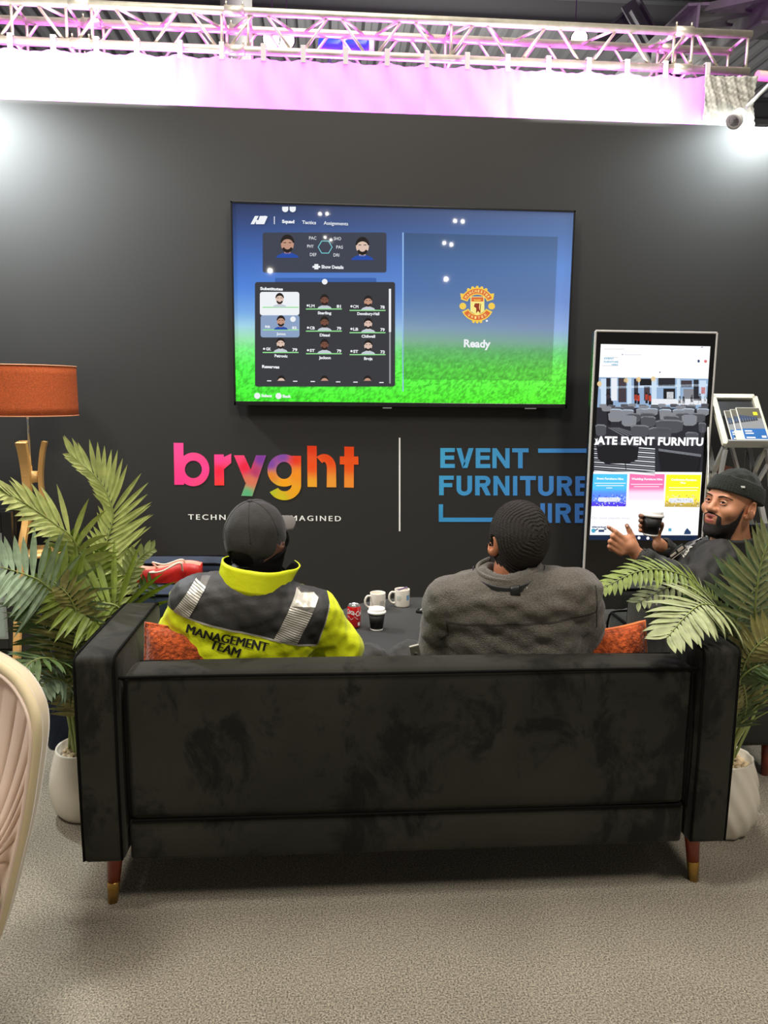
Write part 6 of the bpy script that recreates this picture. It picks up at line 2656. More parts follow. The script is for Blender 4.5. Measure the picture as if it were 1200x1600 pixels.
def shoes(person, knees, sgn, dirv=V((0, 1, 0))):
    for kn, s in zip(knees, sgn):
        an = V((kn.x + s * 0.02, kn.y, 0)) + V((0, 0.08, 0))

        def fn(P):
            side = dirv.cross(V((0, 0, 1)))
            R_ = np.array([[side.x, dirv.x, 0], [side.y, dirv.y, 0], [0, 0, 1]])
            Q = (P - np.array(an)) @ R_
            d = ell(Q, (0, 0.07, 0.035), (0.048, 0.15, 0.05))
            d = smin(d, rc(Q, (0, -0.01, 0.06), (0, -0.015, 0.13), 0.052, 0.05), 0.03)
            return smax(d, 0.003 - Q[:, 2], 0.006)
        me_, _ = sdf_mesh(fn, np.array(an) - (0.26, 0.26, 0.02), np.array(an) + (0.26, 0.28, 0.2), 0.008, 'shoe')
        link('shoe', me_, shoe_m, person)


shoes(p1, kn1, (-1, 1))

# ------------------------------------------------------------------ person in the grey fleece
YF = 2.34
T2 = Fr(at(799, 960, Y=YF), rotm(0, 0, -0.24) @ rotm(0.06, math.radians(-6.5), 0))
H2 = Fr(at(808, 846, Y=2.50), rotm(0.0, 0.0, 0.20) @ rotm(0.14, 0, 0))
c2 = T2.o


def jac2(P):
    Q = T2.l(P)
    d = rbox(Q, (0, 0.14, -0.12), (0.232, 0.125, 0.22), 0.115)
    d = smin(d, rc(Q, (-0.20, 0.12, 0.02), (0.205, 0.12, 0.022), 0.080), 0.05)
    d = smin(d, rc(Q, (0.0, 0.13, 0.03), (0.0, 0.13, 0.062), 0.105, 0.085), 0.07)
    d = smin(d, ell(Q, (0, 0.16, -0.40), (0.22, 0.17, 0.20)), 0.05)
    d = smin(d, chain(Q, [(-0.215, 0.125, 0.005), (-0.272, 0.17, -0.2), (-0.16, 0.43, -0.30)], [0.080, 0.070, 0.055], 0.03), 0.03)
    d = smin(d, chain(Q, [(0.215, 0.125, 0.01), (0.232, 0.18, -0.2), (0.15, 0.43, -0.30)], [0.080, 0.068, 0.055], 0.03), 0.03)
    d = d - 0.004 * wob(Q * np.array([0.55, 1, 1.5]), 17.0, 2.2) - 0.0015 * wob(Q, 36.0, 4.0)
    d = smax(d, -rc(Q, (0, 0.13, 0.07), (0, 0.13, 0.3), 0.068, 0.09), 0.01)
    return d


me, vt2 = sdf_mesh(jac2, c2 + np.array([-0.42, -0.12, -0.62]), c2 + np.array([0.42, 0.60, 0.26]), 0.0065, 'fleece')
fbvh = bvh_of(me)
flm = M('fleece_grey', (98, 93, 85), 0.95, noise=(190, 0.22), bump=(240, 0.5), sheen=0.35, spec=0.1)


def body2(P):
    d = head_sdf(H2.l(P))
    Q = T2.l(P)
    b = rbox(Q, (0, 0.14, -0.15), (0.17, 0.09, 0.22), 0.085)
    b = smin(b, rc(Q, (-0.17, 0.125, 0.01), (0.17, 0.125, 0.01), 0.05), 0.04)
    b = smin(b, ell(Q, (0, 0.16, -0.42), (0.16, 0.11, 0.12)), 0.05)
    b = smin(b, rc(Q, (0, 0.13, 0.02), (0.0, 0.15, 0.10), 0.050), 0.03)
    d = smin(d, b, 0.03)
    for s, el, wr, hd_, tip in ((-1, (-0.255, 0.17, -0.2), (-0.14, 0.47, -0.315), (-0.10, 0.54, -0.335), (-0.065, 0.61, -0.36)), (1, (0.232, 0.18, -0.2), (0.13, 0.47, -0.315), (0.09, 0.54, -0.335), (0.055, 0.61, -0.36))):
        d = smin(d, chain(Q, [(s * 0.20, 0.12, 0.0), el, wr], [0.05, 0.042, 0.028], 0.02), 0.02)
        d = smin(d, ell(Q, hd_, (0.034, 0.044, 0.024)), 0.02)
        for k in range(4):
            o = np.array([s * (0.026 - 0.017 * k), 0.0, 0.0])
            t_ = np.array(tip) + o
            h_ = np.array(hd_) + o * 0.9 + (0, 0.012, 0)
            m_ = (t_ + h_) / 2 + (0, 0.012, 0.008)
            d = smin(d, chain(Q, [h_, m_, t_], [0.010, 0.009, 0.0078], 0.004), 0.005)
        d = smin(d, chain(Q, [np.array(hd_) + (-s * 0.02, -0.01, 0.0), np.array(hd_) + (-s * 0.045, 0.02, 0.004), np.array(hd_) + (-s * 0.05, 0.045, 0.0)], [0.012, 0.0105, 0.009], 0.005), 0.008)
    hip = T2.w((0, 0.17, -0.47))
    for kn, s in zip(kn2, (-1, 1)):
        an = V((kn.x + s * 0.02, 3.12, 0.09))
        d = smin(d, chain(P, [list(hip + V((s * 0.09, 0.02, 0))), list(kn), list(an)], [0.075, 0.05, 0.036], 0.02), 0.03)
        d = smin(d, rc(P, list(an + V((0, 0.0, -0.05))), list(an + V((s * 0.02, 0.13, -0.06))), 0.03, 0.024), 0.03)
    return d


hip2 = T2.w((0, 0.17, -0.47))
kl = at(644, 985, Y=2.98)
kn2 = [V((kl.x - 0.01, 3.0, 0.52)), V((hip2.x + 0.20, 3.03, 0.50))]
me_b, _ = sdf_mesh(body2, (c2[0] - 0.48, 2.3, 0.0), (c2[0] + 0.42, 3.34, 1.38), 0.006, 'person')
p2 = link('person', me_b, skin_m)
tag(p2, 'person seen from behind with short waved hair and a grey fleece on the sofa', 'person')
fl = link('fleece_jacket', me, flm, p2)
bd2 = tuple(T2.d((0, 1, 0)))
sm_d = M('fleece_seam', (62, 58, 53), 0.95)
on_jacket([((694, 986.5), (760, 980), (760, 982.5), (694, 989)), ((760, 980), (850, 972), (850, 974.5), (760, 982.5)), ((850, 972), (932, 955.5), (932, 958), (850, 974.5)),
           ((693, 986), (695.5, 986), (697, 1008), (694.5, 1008)), ((695, 1008), (697, 1010), (684, 1024), (682, 1022)), ((931, 925), (933, 925), (935, 985), (933, 985)), ((928, 905), (930, 905), (933, 926), (931, 926))], 'seam', sm_d, 0.0012, 0.012, YF, fbvh, bd2, fl)
cc2 = (0.0, 0.13, 0.066)
bm = ring_band(T2, cc2, 0.112, 0.100, lambda v, a: (1.02 - 0.02 * math.sin(PI * v) - 0.06 * v, 0.0 + 0.050 * v + 0.010 * v * min(1.2, abs(a)) - 0.012 * math.cos(a)), -2.5, 2.5, 56, 0.008)
link('collar', bm, [flm, flm], fl, smooth=True)
# lanyard
lan = M('lanyard_black', (26, 27, 28), 0.55)
bm = ring_band(T2, (0.0, 0.13, 0.070), 0.121, 0.110, lambda v, a: (1.0 - 0.015 * v, 0.030 * v + 0.004 - 0.022 * math.cos(a) + 0.010 * abs(a)), -1.75, 1.6, 48, 0.0025)
ly = link('lanyard', bm, [lan, lan], p2, smooth=True)
vs, fs = text_geo('bryght.com', 0.01)
bm = B()
xa, xb_ = min(v[0] for v in vs), max(v[0] for v in vs)


def lan_p(a, h, off=0.0015):
    k = 1.0 - 0.015 * h
    z = 0.030 * h + 0.004 - 0.022 * math.cos(a) + 0.010 * abs(a)
    return T2.w(((0.121 + off) * k * math.sin(a), 0.13 - (0.110 + off) * k * math.cos(a), 0.070 + z))


nv = [bm.verts.new(lan_p(0.46 + 0.42 * (v[0] - xa) / (xb_ - xa), 0.30 + 0.40 * v[1] / 0.73)) for v in vs]
for f_ in fs:
    bm.faces.new([nv[i] for i in f_])
ctr = []
cv = [bm.verts.new(lan_p(0.98 + 0.055 * math.cos(t_), 0.5 + 0.36 * math.sin(t_), 0.002)) for t_ in [2 * PI * k / 16 for k in range(16)]]
bm.faces.new(cv)
link('print', bm, M('lanyard_print', (225, 225, 220), 0.5), ly)
bm = B()
a0_, a1_ = 0.02, 0.26
grid_solid(bm, lambda u, v: (lan_p(a0_ + (a1_ - a0_) * u, -0.08 + 1.16 * v, 0.006), T2.d((math.sin(0.1), -1, 0)).normalized()), 6, 2, 0.006)
link('clasp', bm, M('clasp_black', (16, 16, 16), 0.4), ly)


# waved hair: rings spreading from the crown
def hair2(P):
    Q = H2.l(P)
    d = ell(Q, (0, -0.016, 0.040), (0.090, 0.110, 0.103))
    hb = ell(Q, (0, -0.014, 0.020), (0.079, 0.102, 0.094))
    hb = smin(hb, ell(Q, (0, 0.020, -0.052), (0.060, 0.062, 0.066)), 0.045)
    hb = smin(hb, rc(Q, (0, -0.022, -0.05), (0, -0.040, -0.19), 0.056, 0.062), 0.03)
    d = smin(d, hb - 0.011, 0.02)
    cr = np.array((0.010, -0.105, 0.060))
    r_ = ln((Q - cr) * np.array([1, 1, 1]))
    ph = r_ / 0.0105 + 0.35 * np.sin(np.arctan2(Q[:, 0] - cr[0], Q[:, 2] - cr[2]) * 5 + r_ * 40)
    d = d - 0.0034 * (np.abs(np.sin(PI * ph)) - 0.5) * np.clip(r_ / 0.02, 0, 1) - 0.0008 * wob(Q, 240.0, 1.0)
    front = Q[:, 1] - (0.070 - 1.1 * np.clip(0.035 - Q[:, 2], 0, 0.045) - 1.0 * np.clip(-0.030 - Q[:, 2], 0, 0.04) + 0.10 * np.clip(Q[:, 2] - 0.05, 0, 1))
    d = smax(d, front, 0.006)
    ear = ell(Q, (-0.098, -0.012, -0.012), (0.032, 0.034, 0.042))
    ear = np.minimum(ear, ell(Q, (0.098, -0.012, -0.012), (0.032, 0.034, 0.042)))
    d = smax(d, -ear, 0.004)
    d = smax(d, -Q[:, 2] - 0.086 + 0.2 * np.clip(Q[:, 1] + 0.03, -1, 0), 0.008)
    return d


hc2 = H2.o
me, _ = sdf_mesh(hair2, hc2 - 0.17, hc2 + 0.17, 0.0021, 'hair')
link('hair', me, M('hair_dark', (44, 38, 32), 0.85, noise=(220, 0.35), bump=(420, 0.9)), p2)


def beard2(P):
    Q = H2.l(P)
    d = head_sdf(Q, True, False) - 0.004
    m_ = np.maximum(np.maximum(Q[:, 2] + 0.005 + 0.55 * (Q[:, 1] - 0.012), 0.010 - Q[:, 1]), -Q[:, 2] - 0.125)
    return smax(d, m_, 0.004)


me, _ = sdf_mesh(beard2, hc2 - 0.17, hc2 + 0.17, 0.004, 'beard')
link('beard', me, M('beard_dark', (36, 28, 24), 0.85, bump=(400, 0.8)), p2)
link('trousers', trousers(hip2, kn2, (-1, 1), 0.098, 0.078, 0.064, 3.0), trm, p2)
shoes(p2, kn2, (-1, 1))
# pale plastic card tucked beside the fleece
cd = at(649, 1018, Y=2.50)
mt = Matrix.Translation(cd) @ Matrix.Rotation(rd(-14), 4, 'Y') @ Matrix.Rotation(rd(25), 4, 'X')
bm = B()
box(bm, (-0.017, -0.004, -0.09), (0.017, 0.004, 0.03), 0.003, mtx=mt)
hd_ = link('phone', bm, M('phone_beige', (176, 172, 158), 0.4), None)
tag(hd_, 'pale upright handset tucked beside the grey fleece on the sofa', 'phone')
bm = B()
lathe(bm, [(0.0, 0), (0.006, 0), (0.006, 0.0015), (0, 0.0015)], mt @ V((0, -0.0045, -0.005)), 14, axis=mt.to_3x3() @ V((0, -1, 0)))
link('button', bm, M('phone_button', (140, 136, 124), 0.4), hd_)

# ------------------------------------------------------------------ person with beanie, cup and pointing hand
H3 = Fr(at(1141, 787, Y=3.12), rotm(0.02, 0.10, 0) @ rotm(0, 0, PI - 1.12) @ rotm(0.08, 0, 0), 1.12)
h3o = H3.o
neckb = at(1160, 850, Y=3.16)
nb = np.array(neckb)
shN, shF = at(1122, 880, Y=2.98), at(1100, 872, Y=3.40)
shN = V((shN.x, 2.98, shN.z))
elN, wrN = at(1085, 918, Y=2.92), at(997, 868, Y=2.98)
elF, wrF = at(1082, 900, Y=3.42), at(1030, 850, Y=3.24)
hip3 = V((1.56, 3.27, 0.54))
ch3 = at(1118, 905, Y=3.20)
P_ = lambda x, y, Y: list(at(x, y, Y=Y))


def hand_near(P):
    Y = 2.97
    palm = chain(P, [P_(996, 867, 2.98), P_(984, 852, Y)], [0.027, 0.026], 0.01)
    palm = smin(palm, rbox(P, P_(976, 852, Y + 0.004), (0.036, 0.016, 0.037), 0.015, rotm(0, -0.35, 0.1)), 0.018)
    d = palm
    fs_ = [([P_(977, 843, Y - 0.003), P_(961.5, 831, Y - 0.006), P_(950.5, 823.6, Y + 0.002)], [0.0105, 0.0092, 0.0072]),
           ([P_(971, 849, Y - 0.004), P_(957.2, 837.5, Y - 0.010), P_(957.5, 843, Y + 0.022), P_(966, 849, Y + 0.026)], [0.0105, 0.0098, 0.009, 0.008]),
           ([P_(967.5, 856, Y - 0.002), P_(953.6, 846, Y - 0.008), P_(955, 851, Y + 0.022), P_(964, 856, Y + 0.026)], [0.0105, 0.0096, 0.009, 0.008]),
           ([P_(965.5, 862.5, Y), P_(952.5, 854, Y - 0.004), P_(954.5, 858, Y + 0.02), P_(963, 861, Y + 0.024)], [0.0098, 0.0088, 0.008, 0.0072]),
           ([P_(992, 852, Y + 0.006), P_(987.5, 838, Y + 0.010), P_(983, 828.5, Y + 0.012), P_(979.4, 821, Y + 0.014)], [0.015, 0.0115, 0.0098, 0.0078])]
    for pts, r_ in fs_:
        d = smin(d, chain(P, pts, r_, 0.004), 0.007)
    return d


def hand_far(P):
    d = chain(P, [P_(1030, 852, 3.24), P_(1033, 838, 3.245), P_(1034, 830, 3.25)], [0.026, 0.027, 0.022], 0.01)
    d = smin(d, rbox(P, P_(1028, 829, 3.262), (0.032, 0.012, 0.036), 0.011, rotm(0, 0.15, 0.25)), 0.012)
    fs_ = []
    for (y0_, y1_, x1_) in ((812, 806, 1001.5), (819, 813.5, 1000.5), (827, 821.5, 999.0), (834, 828.5, 998.8)):
        fs_.append(([P_(1024, y0_, 3.265), P_(1010, (y0_ + y1_) / 2, 3.268), P_(1001.0, y1_, 3.235), P_(x1_ + 1.8, y1_, 3.198)], [0.0105, 0.0098, 0.0090, 0.0080]))
    fs_.append(([P_(1034, 836, 3.235), P_(1036, 826, 3.215), P_(1033.8, 818.5, 3.196)], [0.015, 0.0118, 0.0092]))
    for pts, r_ in fs_:
        d = smin(d, chain(P, pts, r_, 0.004), 0.006)
    return d


def head3(P):
    Q = H3.l(P)
    d = head_sdf(Q)
    # parted lips
    d = smin(d, ell(Q, (0, 0.0935, -0.0535), (0.019, 0.008, 0.0050)), 0.005)
    d = smin(d, ell(Q, (0, 0.0915, -0.073), (0.017, 0.009, 0.0058)), 0.006)
    d = smax(d, -ell(Q, (0, 0.104, -0.0630), (0.0135, 0.014, 0.0052)), 0.003)
    return d


def body3(P):
    d = head3(P)
    b = chain(P, [list(hip3), list(ch3), nb + (0, 0, -0.06)], [0.13, 0.135, 0.075], 0.05)
    b = smin(b, chain(P, [nb + (0, 0, -0.09), list(h3o + np.array((0.012, 0.0, -0.06)))], [0.062, 0.055], 0.03), 0.04)
    b = smin(b, rc(P, list(shN), list(shF), 0.055), 0.05)
    d = smin(d, b, 0.025)
    d = smin(d, chain(P, [list(shN), list(elN), list(wrN)], [0.052, 0.044, 0.027], 0.015), 0.02)
    d = smin(d, chain(P, [list(shF), list(elF), list(wrF)], [0.052, 0.044, 0.027], 0.015), 0.02)
    hn = np.full(len(P), 9.0)
    near = P[:, 0] < 1.45
    if near.any():
        hn[near] = np.minimum(hand_near(P[near]), 9)
        d[near] = smin(d[near], hn[near], 0.012)
        d[near] = smin(d[near], hand_far(P[near]), 0.010)
    for kn, s in zip(kn3, (1, -1)):
        d = smin(d, chain(P, [list(hip3 + V((-0.03, -0.09 * s, 0))), list(kn), [kn.x - 0.05, kn.y, 0.10]], [0.075, 0.05, 0.036], 0.02), 0.03)
    return d


kn3 = [V((1.12, 3.16, 0.52)), V((1.11, 3.38, 0.52))]
me_b, vb = sdf_mesh(body3, (0.92, 2.84, 0.03), (1.98, 3.62, 1.36), 0.0036, 'person')
q3 = H3.l(vb)
lips = np.minimum(ell(q3, (0, 0.0985, -0.0535), (0.0225, 0.010, 0.0058)), ell(q3, (0, 0.0965, -0.0735), (0.0205, 0.012, 0.0070)))
attr(me_b, 'mask', lips)
skin3 = mask_mat('skin_tan_face', (204, 142, 106), (176, 92, 84), 'mask', 0.48, soft=0.002)
skin3.node_tree.nodes['Principled BSDF'].inputs['Subsurface Weight'].default_value = 0.1
skin3.node_tree.nodes['Principled BSDF'].inputs['Subsurface Radius'].default_value = (0.02, 0.012, 0.008)
skin3.node_tree.nodes['Principled BSDF'].inputs['Subsurface Scale'].default_value = 0.4
zc3 = np.interp(q3[:, 1], [0.008, 0.018, 0.03, 0.05, 0.068, 0.085, 0.12], [0.006, -0.006, -0.032, -0.052, -0.060, -0.070, -0.070])
stub = np.clip(1 - (q3[:, 2] - zc3) / 0.020, 0, 1) * np.clip((q3[:, 1] - 0.004) / 0.01, 0, 1) * np.clip((q3[:, 2] + 0.16) / 0.02, 0, 1)
stub = np.maximum(stub, np.clip(1 - np.abs(q3[:, 2] - 0.075) / 0.035, 0, 1) * 0.0)
stub = np.where((lips < 0.003) | (q3[:, 1] < 0.0), 0, stub)
attr(me_b, 'stubble', stub * 0.62)
_nt = skin3.node_tree
_a = _nt.nodes.new('ShaderNodeAttribute')
_a.attribute_name = 'stubble'
_b = _nt.nodes['Principled BSDF']
_src = _b.inputs['Base Color'].links[0].from_socket
_m2 = _nt.nodes.new('ShaderNodeMix')
_m2.data_type = 'RGBA'
_nt.links.new(_a.outputs['Fac'], _m2.inputs[0])
_nt.links.new(_src, _m2.inputs[6])
_m2.inputs[7].default_value = (*lin((78, 54, 44)), 1)
_nt.links.new(_m2.outputs[2], _b.inputs['Base Color'])
p3 = link('person', me_b, skin3)
tag(p3, 'bearded person in a dark green beanie and black coat, pointing and holding a paper cup', 'person')

# eyes and brows
for s in (-1, 1):
    bm = B()
    bmesh.ops.create_uvsphere(bm, u_segments=24, v_segments=16, radius=0.0128 * 1.12, matrix=Matrix.Translation(H3.w((s * 0.031, 0.0785, 0.0015))))
    for f_ in bm.faces:
        f_.smooth = True
    ey = link('eye', bm, M('eye_white', (226, 214, 204), 0.2), p3)
    bm = B()
    g_ = V((-0.25, 1.0, 0.02)).normalized()
    lathe(bm, [(0.0076, 0.0125), (0.0058, 0.0139), (0.0, 0.0149)], H3.w((s * 0.031, 0.0785, 0.0015)), 20, axis=H3.d(g_))
    link('iris', bm, M('iris_brown', (40, 22, 14), 0.15), ey)
    for up, zz in ((1, 0.0042), (-1, -0.0052)):
        pts = []
        for k in range(9):
            x = (k / 8 - 0.5) * 2
            xx = s * 0.031 + 0.0150 * x
            z = 0.0015 + (zz + (0.0035 if up > 0 else -0.001)) * (1 - x * x) - 0.001
            y = 0.0785 + math.sqrt(max(1e-6, 0.0148 ** 2 - min(0.0145, abs(0.0148 * x)) ** 2 * 0.8 - (z - 0.0015) ** 2))
            pts.append(H3.w((xx, y, z)))
        bm = B()
        tube(bm, pts, [0.0012] + [0.0024] * 7 + [0.0012], 8)
        link('eyelid', bm, skin_l, p3)
pbv = bvh_of(me_b)
# me_b was moved to its own origin: rays are cast in the person's axes
po = ORG[p3.name]


def on_face(pts2, off, back=0.2):
    out = []
    for x, z in pts2:
        src = H3.w((x, back, z)) - po
        h = pbv.ray_cast(src, H3.d((0, -1, 0)))
        if h[0] is not None:
            out.append(h[0] + po + H3.d((0, 1, 0)) * off)
    return out


hm = M('beard_black', (34, 26, 22), 0.8, bump=(400, 0.8))
for s in (-1, 1):
    pts = on_face([(s * x, z) for x, z in ((0.013, 0.0185), (0.022, 0.0215), (0.033, 0.0235), (0.043, 0.0225), (0.052, 0.017))], 0.0008)
    bm = B()
    tube(bm, spline(pts, 4), [0.0012 + 0.0018 * math.sin(PI * min(1, 0.25 + 0.75 * i / (len(pts) * 4 - 4))) for i in range((len(pts) - 1) * 4 + 1)], 8)
    link('eyebrow', bm, hm, p3)


def beard3(P):
    Q = H3.l(P)
    d = head3(P) - 0.0016
    ax_ = np.abs(Q[:, 0])
    yz = np.stack([Q[:, 1] - 0.15 * np.clip(ax_ - 0.05, 0, 1), Q[:, 2]], -1)
    side = np.maximum(np.maximum(yz[:, 1] - np.interp(yz[:, 0], [0.008, 0.018, 0.03, 0.05, 0.068, 0.085, 0.12], [0.000, -0.016, -0.050, -0.070, -0.078, -0.084, -0.084]), 0.009 - yz[:, 0]), -yz[:, 1] - 0.14)
    mou = np.maximum(np.maximum(-(Q[:, 2] + 0.0495 + 0.30 * np.clip(ax_ - 0.012, 0, 1)), Q[:, 2] + 0.0400 + 0.35 * np.clip(ax_ - 0.006, 0, 1)), ax_ - 0.034)
    mou = np.maximum(mou, 0.075 - Q[:, 1])
    cor = np.maximum(np.abs(ax_ - 0.0315) - 0.0062, np.maximum(-(Q[:, 2] + 0.10), Q[:, 2] + 0.052))
    cor = np.maximum(cor, 0.06 - Q[:, 1])
    reg = np.minimum(np.minimum(side, mou), cor)
    tuft = ell(Q, (0, 0.074, -0.108), (0.032, 0.028, 0.026))
    d = smin(d, tuft, 0.012)
    lip = np.minimum(ell(Q, (0, 0.0985, -0.0535), (0.0225, 0.016, 0.0066)), ell(Q, (0, 0.0965, -0.0735), (0.0205, 0.018, 0.0078)))
    lip = np.minimum(lip, ell(Q, (0, 0.10, -0.063), (0.02, 0.02, 0.008)))
    d = smax(d, np.minimum(reg, tuft - 0.002), 0.003)
    return smax(d, -lip, 0.003) - 0.0006 * wob(Q, 260.0)


me, _ = sdf_mesh(beard3, h3o - 0.18, h3o + 0.18, 0.0030, 'beard')
link('beard', me, hm, p3)
bm = B()
bmesh.ops.create_uvsphere(bm, u_segments=16, v_segments=10, radius=1.0, matrix=Matrix.Translation(H3.w((0, 0.088, -0.0630))) @ Matrix(H3.R.tolist()).to_4x4() @ Matrix.Diagonal((0.0155, 0.008, 0.0066, 1)))
link('mouth', bm, M('mouth_inner', (120, 40, 40), 0.4), p3)
# fingernails of the pointing hand
for (x, y, Y) in ((952, 823.8, 2.962), (980, 822.5, 2.974)):
    bm = B()
    bmesh.ops.create_uvsphere(bm, u_segments=10, v_segments=8, radius=1.0, matrix=Matrix.Translation(at(x, y, Y=Y)) @ Matrix.Diagonal((0.0055, 0.0022, 0.0045, 1)))
    link('fingernail', bm, M('nail', (220, 170, 146), 0.3), p3)


# beanie
def beanie(P):
    Q = H3.l(P)
    z0 = Q[:, 2] - 0.030 + 0.18 * (Q[:, 1] - 0.0) * -1.0
    o = ell(Q, (0, -0.018, 0.030), (0.088, 0.112, 0.108))
    i = ell(Q, (0, -0.018, 0.026), (0.081, 0.104, 0.1))
    d = np.maximum(np.maximum(o, -i), -z0)
    cf = np.maximum(np.maximum(ell(Q, (0, -0.018, 0.026), (0.094, 0.119, 0.122)), -i), np.abs(z0 - 0.030) - 0.028)
    d = smin(d, cf - 0.002, 0.004)
    ang = np.arctan2(Q[:, 0], Q[:, 1] + 0.018)
    return d - 0.0006 * np.sin(ang * 60) - 0.002 * wob(Q, 26.0, 1.1) * (z0 > 0.06)


me, _ = sdf_mesh(beanie, h3o - 0.19, h3o + 0.21, 0.0032, 'beanie')
bbv = bvh_of(me)
be = link('beanie', me, M('beanie_green', (27, 32, 25), 0.95, bump=(220, 0.6), sheen=0.12, noise=(120, 0.2)), p3)
lbd = H3.d((-0.42, 0.9, 0.0)).normalized()
bm = B()
tl_ = H3.w((-0.050, 0.20, 0.092))
src = H3.w((-0.035, -0.018, 0.070))
hx = bbv.ray_cast(src + lbd * 0.3, -lbd)[0]
if hx is not None:
    sd_ = lbd.cross(V((0, 0, 1))).normalized()
    mt = Matrix((( sd_.x, lbd.x, 0, hx.x), (sd_.y, lbd.y, 0, hx.y), (sd_.z, lbd.z, 1, hx.z), (0, 0, 0, 1)))
    box(bm, (-0.0115, -0.003, -0.0038), (0.0115, 0.0025, 0.0038), 0.0008, mtx=mt)
    tag(link('tag', bm, M('tag_white', (225, 224, 215), 0.5), be), 'small white tag')

# ------- coat
coat = M('coat_black', (32, 31, 27), 0.75, bump=(40, 0.15), sheen=0.05, noise=(9, 0.12))


def coat3(P):
    d = chain(P, [list(hip3 + V((0.02, 0, 0.02))), list(ch3 + V((0.01, 0, -0.02))), nb + (0.01, 0, -0.10)], [0.185, 0.185, 0.115], 0.08)
    d = smin(d, rc(P, list(shN), list(shF), 0.088), 0.06)
    d = smin(d, chain(P, [list(shN), list(elN), list(elN.lerp(wrN, 0.80))], [0.088, 0.074, 0.044], 0.03), 0.03)
    d = smin(d, chain(P, [list(elN.lerp(wrN, 0.80)), list(elN.lerp(wrN, 0.90))], [0.046, 0.043], 0.01), 0.008)
    d = smin(d, chain(P, [list(shF), list(elF), list(elF.lerp(wrF, 0.88))], [0.085, 0.072, 0.043], 0.03), 0.03)
    # hood bunched behind the neck
    hd1 = [list(neckb + V((-0.02, -0.10, -0.01))), list(neckb + V((0.06, -0.085, 0.02))), list(neckb + V((0.105, 0.0, 0.035))), list(neckb + V((0.06, 0.10, 0.02))), list(neckb + V((-0.03, 0.11, -0.01)))]
    d = smin(d, chain(P, hd1, [0.036, 0.046, 0.050, 0.044, 0.034], 0.03), 0.02)
    d = smin(d, rc(P, nb + (0.0, 0, -0.10), nb + (-0.012, 0, -0.015), 0.10, 0.082), 0.03)
    d = d - 0.005 * wob(P @ rotm(0.5, 0.7, 0.4), 15.0, 3.0) - 0.002 * wob(P @ rotm(1.1, 0.2, 0.9), 27.0, 5.0)
    d = smax(d, -rc(P, nb + (-0.015, 0, -0.06), np.array(h3o) + (0.0, 0, -0.05), 0.060, 0.085), 0.012)
    d = np.maximum(d, -rc(P, list(elN.lerp(wrN, 0.86)), list(wrN), 0.033))
    d = np.maximum(d, -rc(P, list(elF.lerp(wrF, 0.84)), list(wrF), 0.032))
    return d


me, _ = sdf_mesh(coat3, (0.98, 2.78, 0.30), (1.92, 3.66, 1.16), 0.0062, 'coat')
cbvh = bvh_of(me)
ct = link('coat', me, coat, p3)
# stand collar
CF = Fr(at(1151, 852, Y=3.115), rotm(0, -0.22, 0) @ rotm(0, 0, 1.35))
bm = ring_band(CF, (0, 0, 0), 0.108, 0.108, lambda v, a: (1.0 + 0.05 * math.sin(3 * a) * v, -0.03 + 0.085 * v + 0.008 * math.sin(2 * a + 1) * v), -2.6, 2.6, 56, 0.008)
link('collar', bm, [coat, coat], ct, smooth=True)
# cuff tab on the near sleeve
cu = elN.lerp(wrN, 0.86)
ax = (wrN - elN).normalized()
bm = B()
lathe(bm, [(0.044, -0.016), (0.0465, -0.014), (0.0475, 0.012), (0.045, 0.015), (0.034, 0.015), (0.034, -0.016)], cu, 28, axis=ax)
link('cuff', bm, coat, ct)
# letters on the chest
bm = B()
pa, pb_ = at(1068, 872, Y=2.95), at(1083, 853, Y=2.95)
text(bm, 'IBA', pa, pb_, 0.019, V((-0.65, 0, 0.75)), 0.03)
drape(bm, cbvh, (at(1073, 862, Y=2.95) - cam.location), 0.003, 0.006)
link('lettering', bm, M('coat_print', (214, 212, 200), 0.6), ct)
# lanyard with a pass holder
def on_coat(x, y, off, Yd):
    o_ = V((0, 0, CAMH))
    d_ = (at(x, y, Y=3.0) - o_).normalized()
    h = cbvh.ray_cast(o_, d_)
    return h[0] - d_ * off if h[0] is not None else at(x, y, Y=Yd)


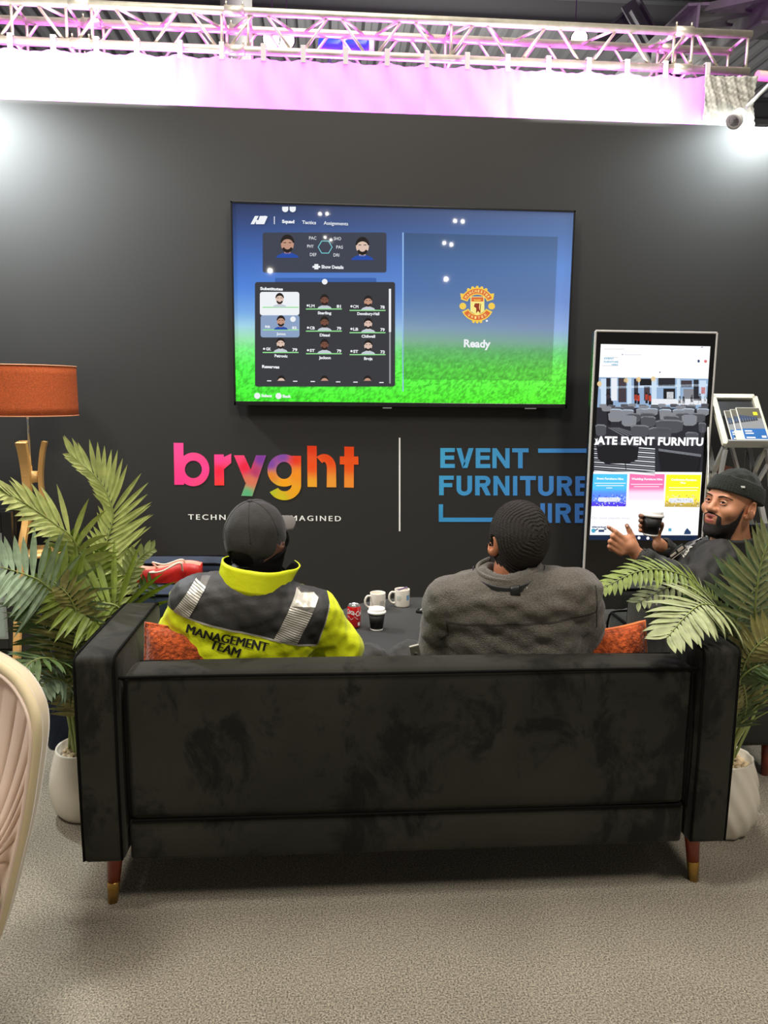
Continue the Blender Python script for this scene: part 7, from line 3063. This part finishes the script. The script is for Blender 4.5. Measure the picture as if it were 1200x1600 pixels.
hold = on_coat(1057, 862, 0.014, 3.1)
l0 = [on_coat(1096, 842, 0.006, 3.14), on_coat(1085, 848, 0.006, 3.14), on_coat(1075, 855, 0.008, 3.14), hold + V((0.03, 0.0, 0.02))]
bm = B()
sweep_rect(bm, spline(l0, 5), 0.0025, 0.016, (0.5, 0, 0.7))
lyd = link('lanyard', bm, M('strap_silver', (160, 158, 158), 0.4, 0.3), p3)
bm = B()
mt = Matrix.Translation(hold) @ Matrix.Rotation(rd(-38), 4, 'Y')
box(bm, (-0.042, -0.009, -0.014), (0.042, 0.009, 0.014), 0.004, mtx=mt)
ph = link('pass_holder', bm, M('holder_black', (24, 23, 22), 0.3), lyd)
bm = B()
box(bm, (-0.036, -0.0105, -0.002), (-0.006, -0.0085, 0.008), 0.001, mtx=mt)
box(bm, (0.004, -0.0105, -0.004), (0.034, -0.0085, 0.010), 0.001, mtx=mt)
box(bm, (-0.040, -0.0105, -0.0125), (0.040, -0.0085, -0.010), 0.0005, mtx=mt)
link('holder_trim', bm, M('holder_trim', (196, 186, 170), 0.35), ph)
bm = B()
e0 = mt @ V((-0.04, 0, 0))
tube(bm, [e0, e0 + V((0.004, -0.004, -0.035)), e0 + V((0.008, 0.004, -0.06))], [0.010, 0.011, 0.008], 10)
link('clip', bm, MATS['holder_black'], ph)


def tr3(P):
    d = ell(P, list(hip3 + V((0, 0, -0.0))), (0.16, 0.19, 0.12))
    for kn, s in zip(kn3, (1, -1)):
        d = smin(d, chain(P, [list(hip3 + V((-0.03, -0.09 * s, 0))), list(kn), [kn.x - 0.05, kn.y, 0.12]], [0.095, 0.075, 0.06], 0.02), 0.03)
    return d - 0.004 * wob(P, 24.0, 7.0)


me, _ = sdf_mesh(tr3, (0.85, 2.9, 0.03), (1.8, 3.56, 0.74), 0.009, 'trousers')
link('trousers', me, trm, p3)
for kn in kn3:
    bm = B()

    def fnS(P, kn=kn):
        Q = P - np.array((kn.x - 0.05, kn.y, 0))
        d = ell(Q, (-0.07, 0, 0.035), (0.15, 0.048, 0.05))
        d = smin(d, rc(Q, (0.01, 0, 0.06), (0.01, 0, 0.12), 0.05), 0.03)
        return smax(d, 0.003 - Q[:, 2], 0.006)
    bm.free()
    me, _ = sdf_mesh(fnS, (kn.x - 0.32, kn.y - 0.1, -0.02), (kn.x + 0.1, kn.y + 0.1, 0.2), 0.008, 'shoe')
    link('shoe', me, shoe_m, p3)
pc = at(1016.3, 836.5, Y=3.2)
paper_cup('black paper cup with white lid held up in the hand of the beanie wearer', pc, tilt=(0.07, 0.0, 1.0))
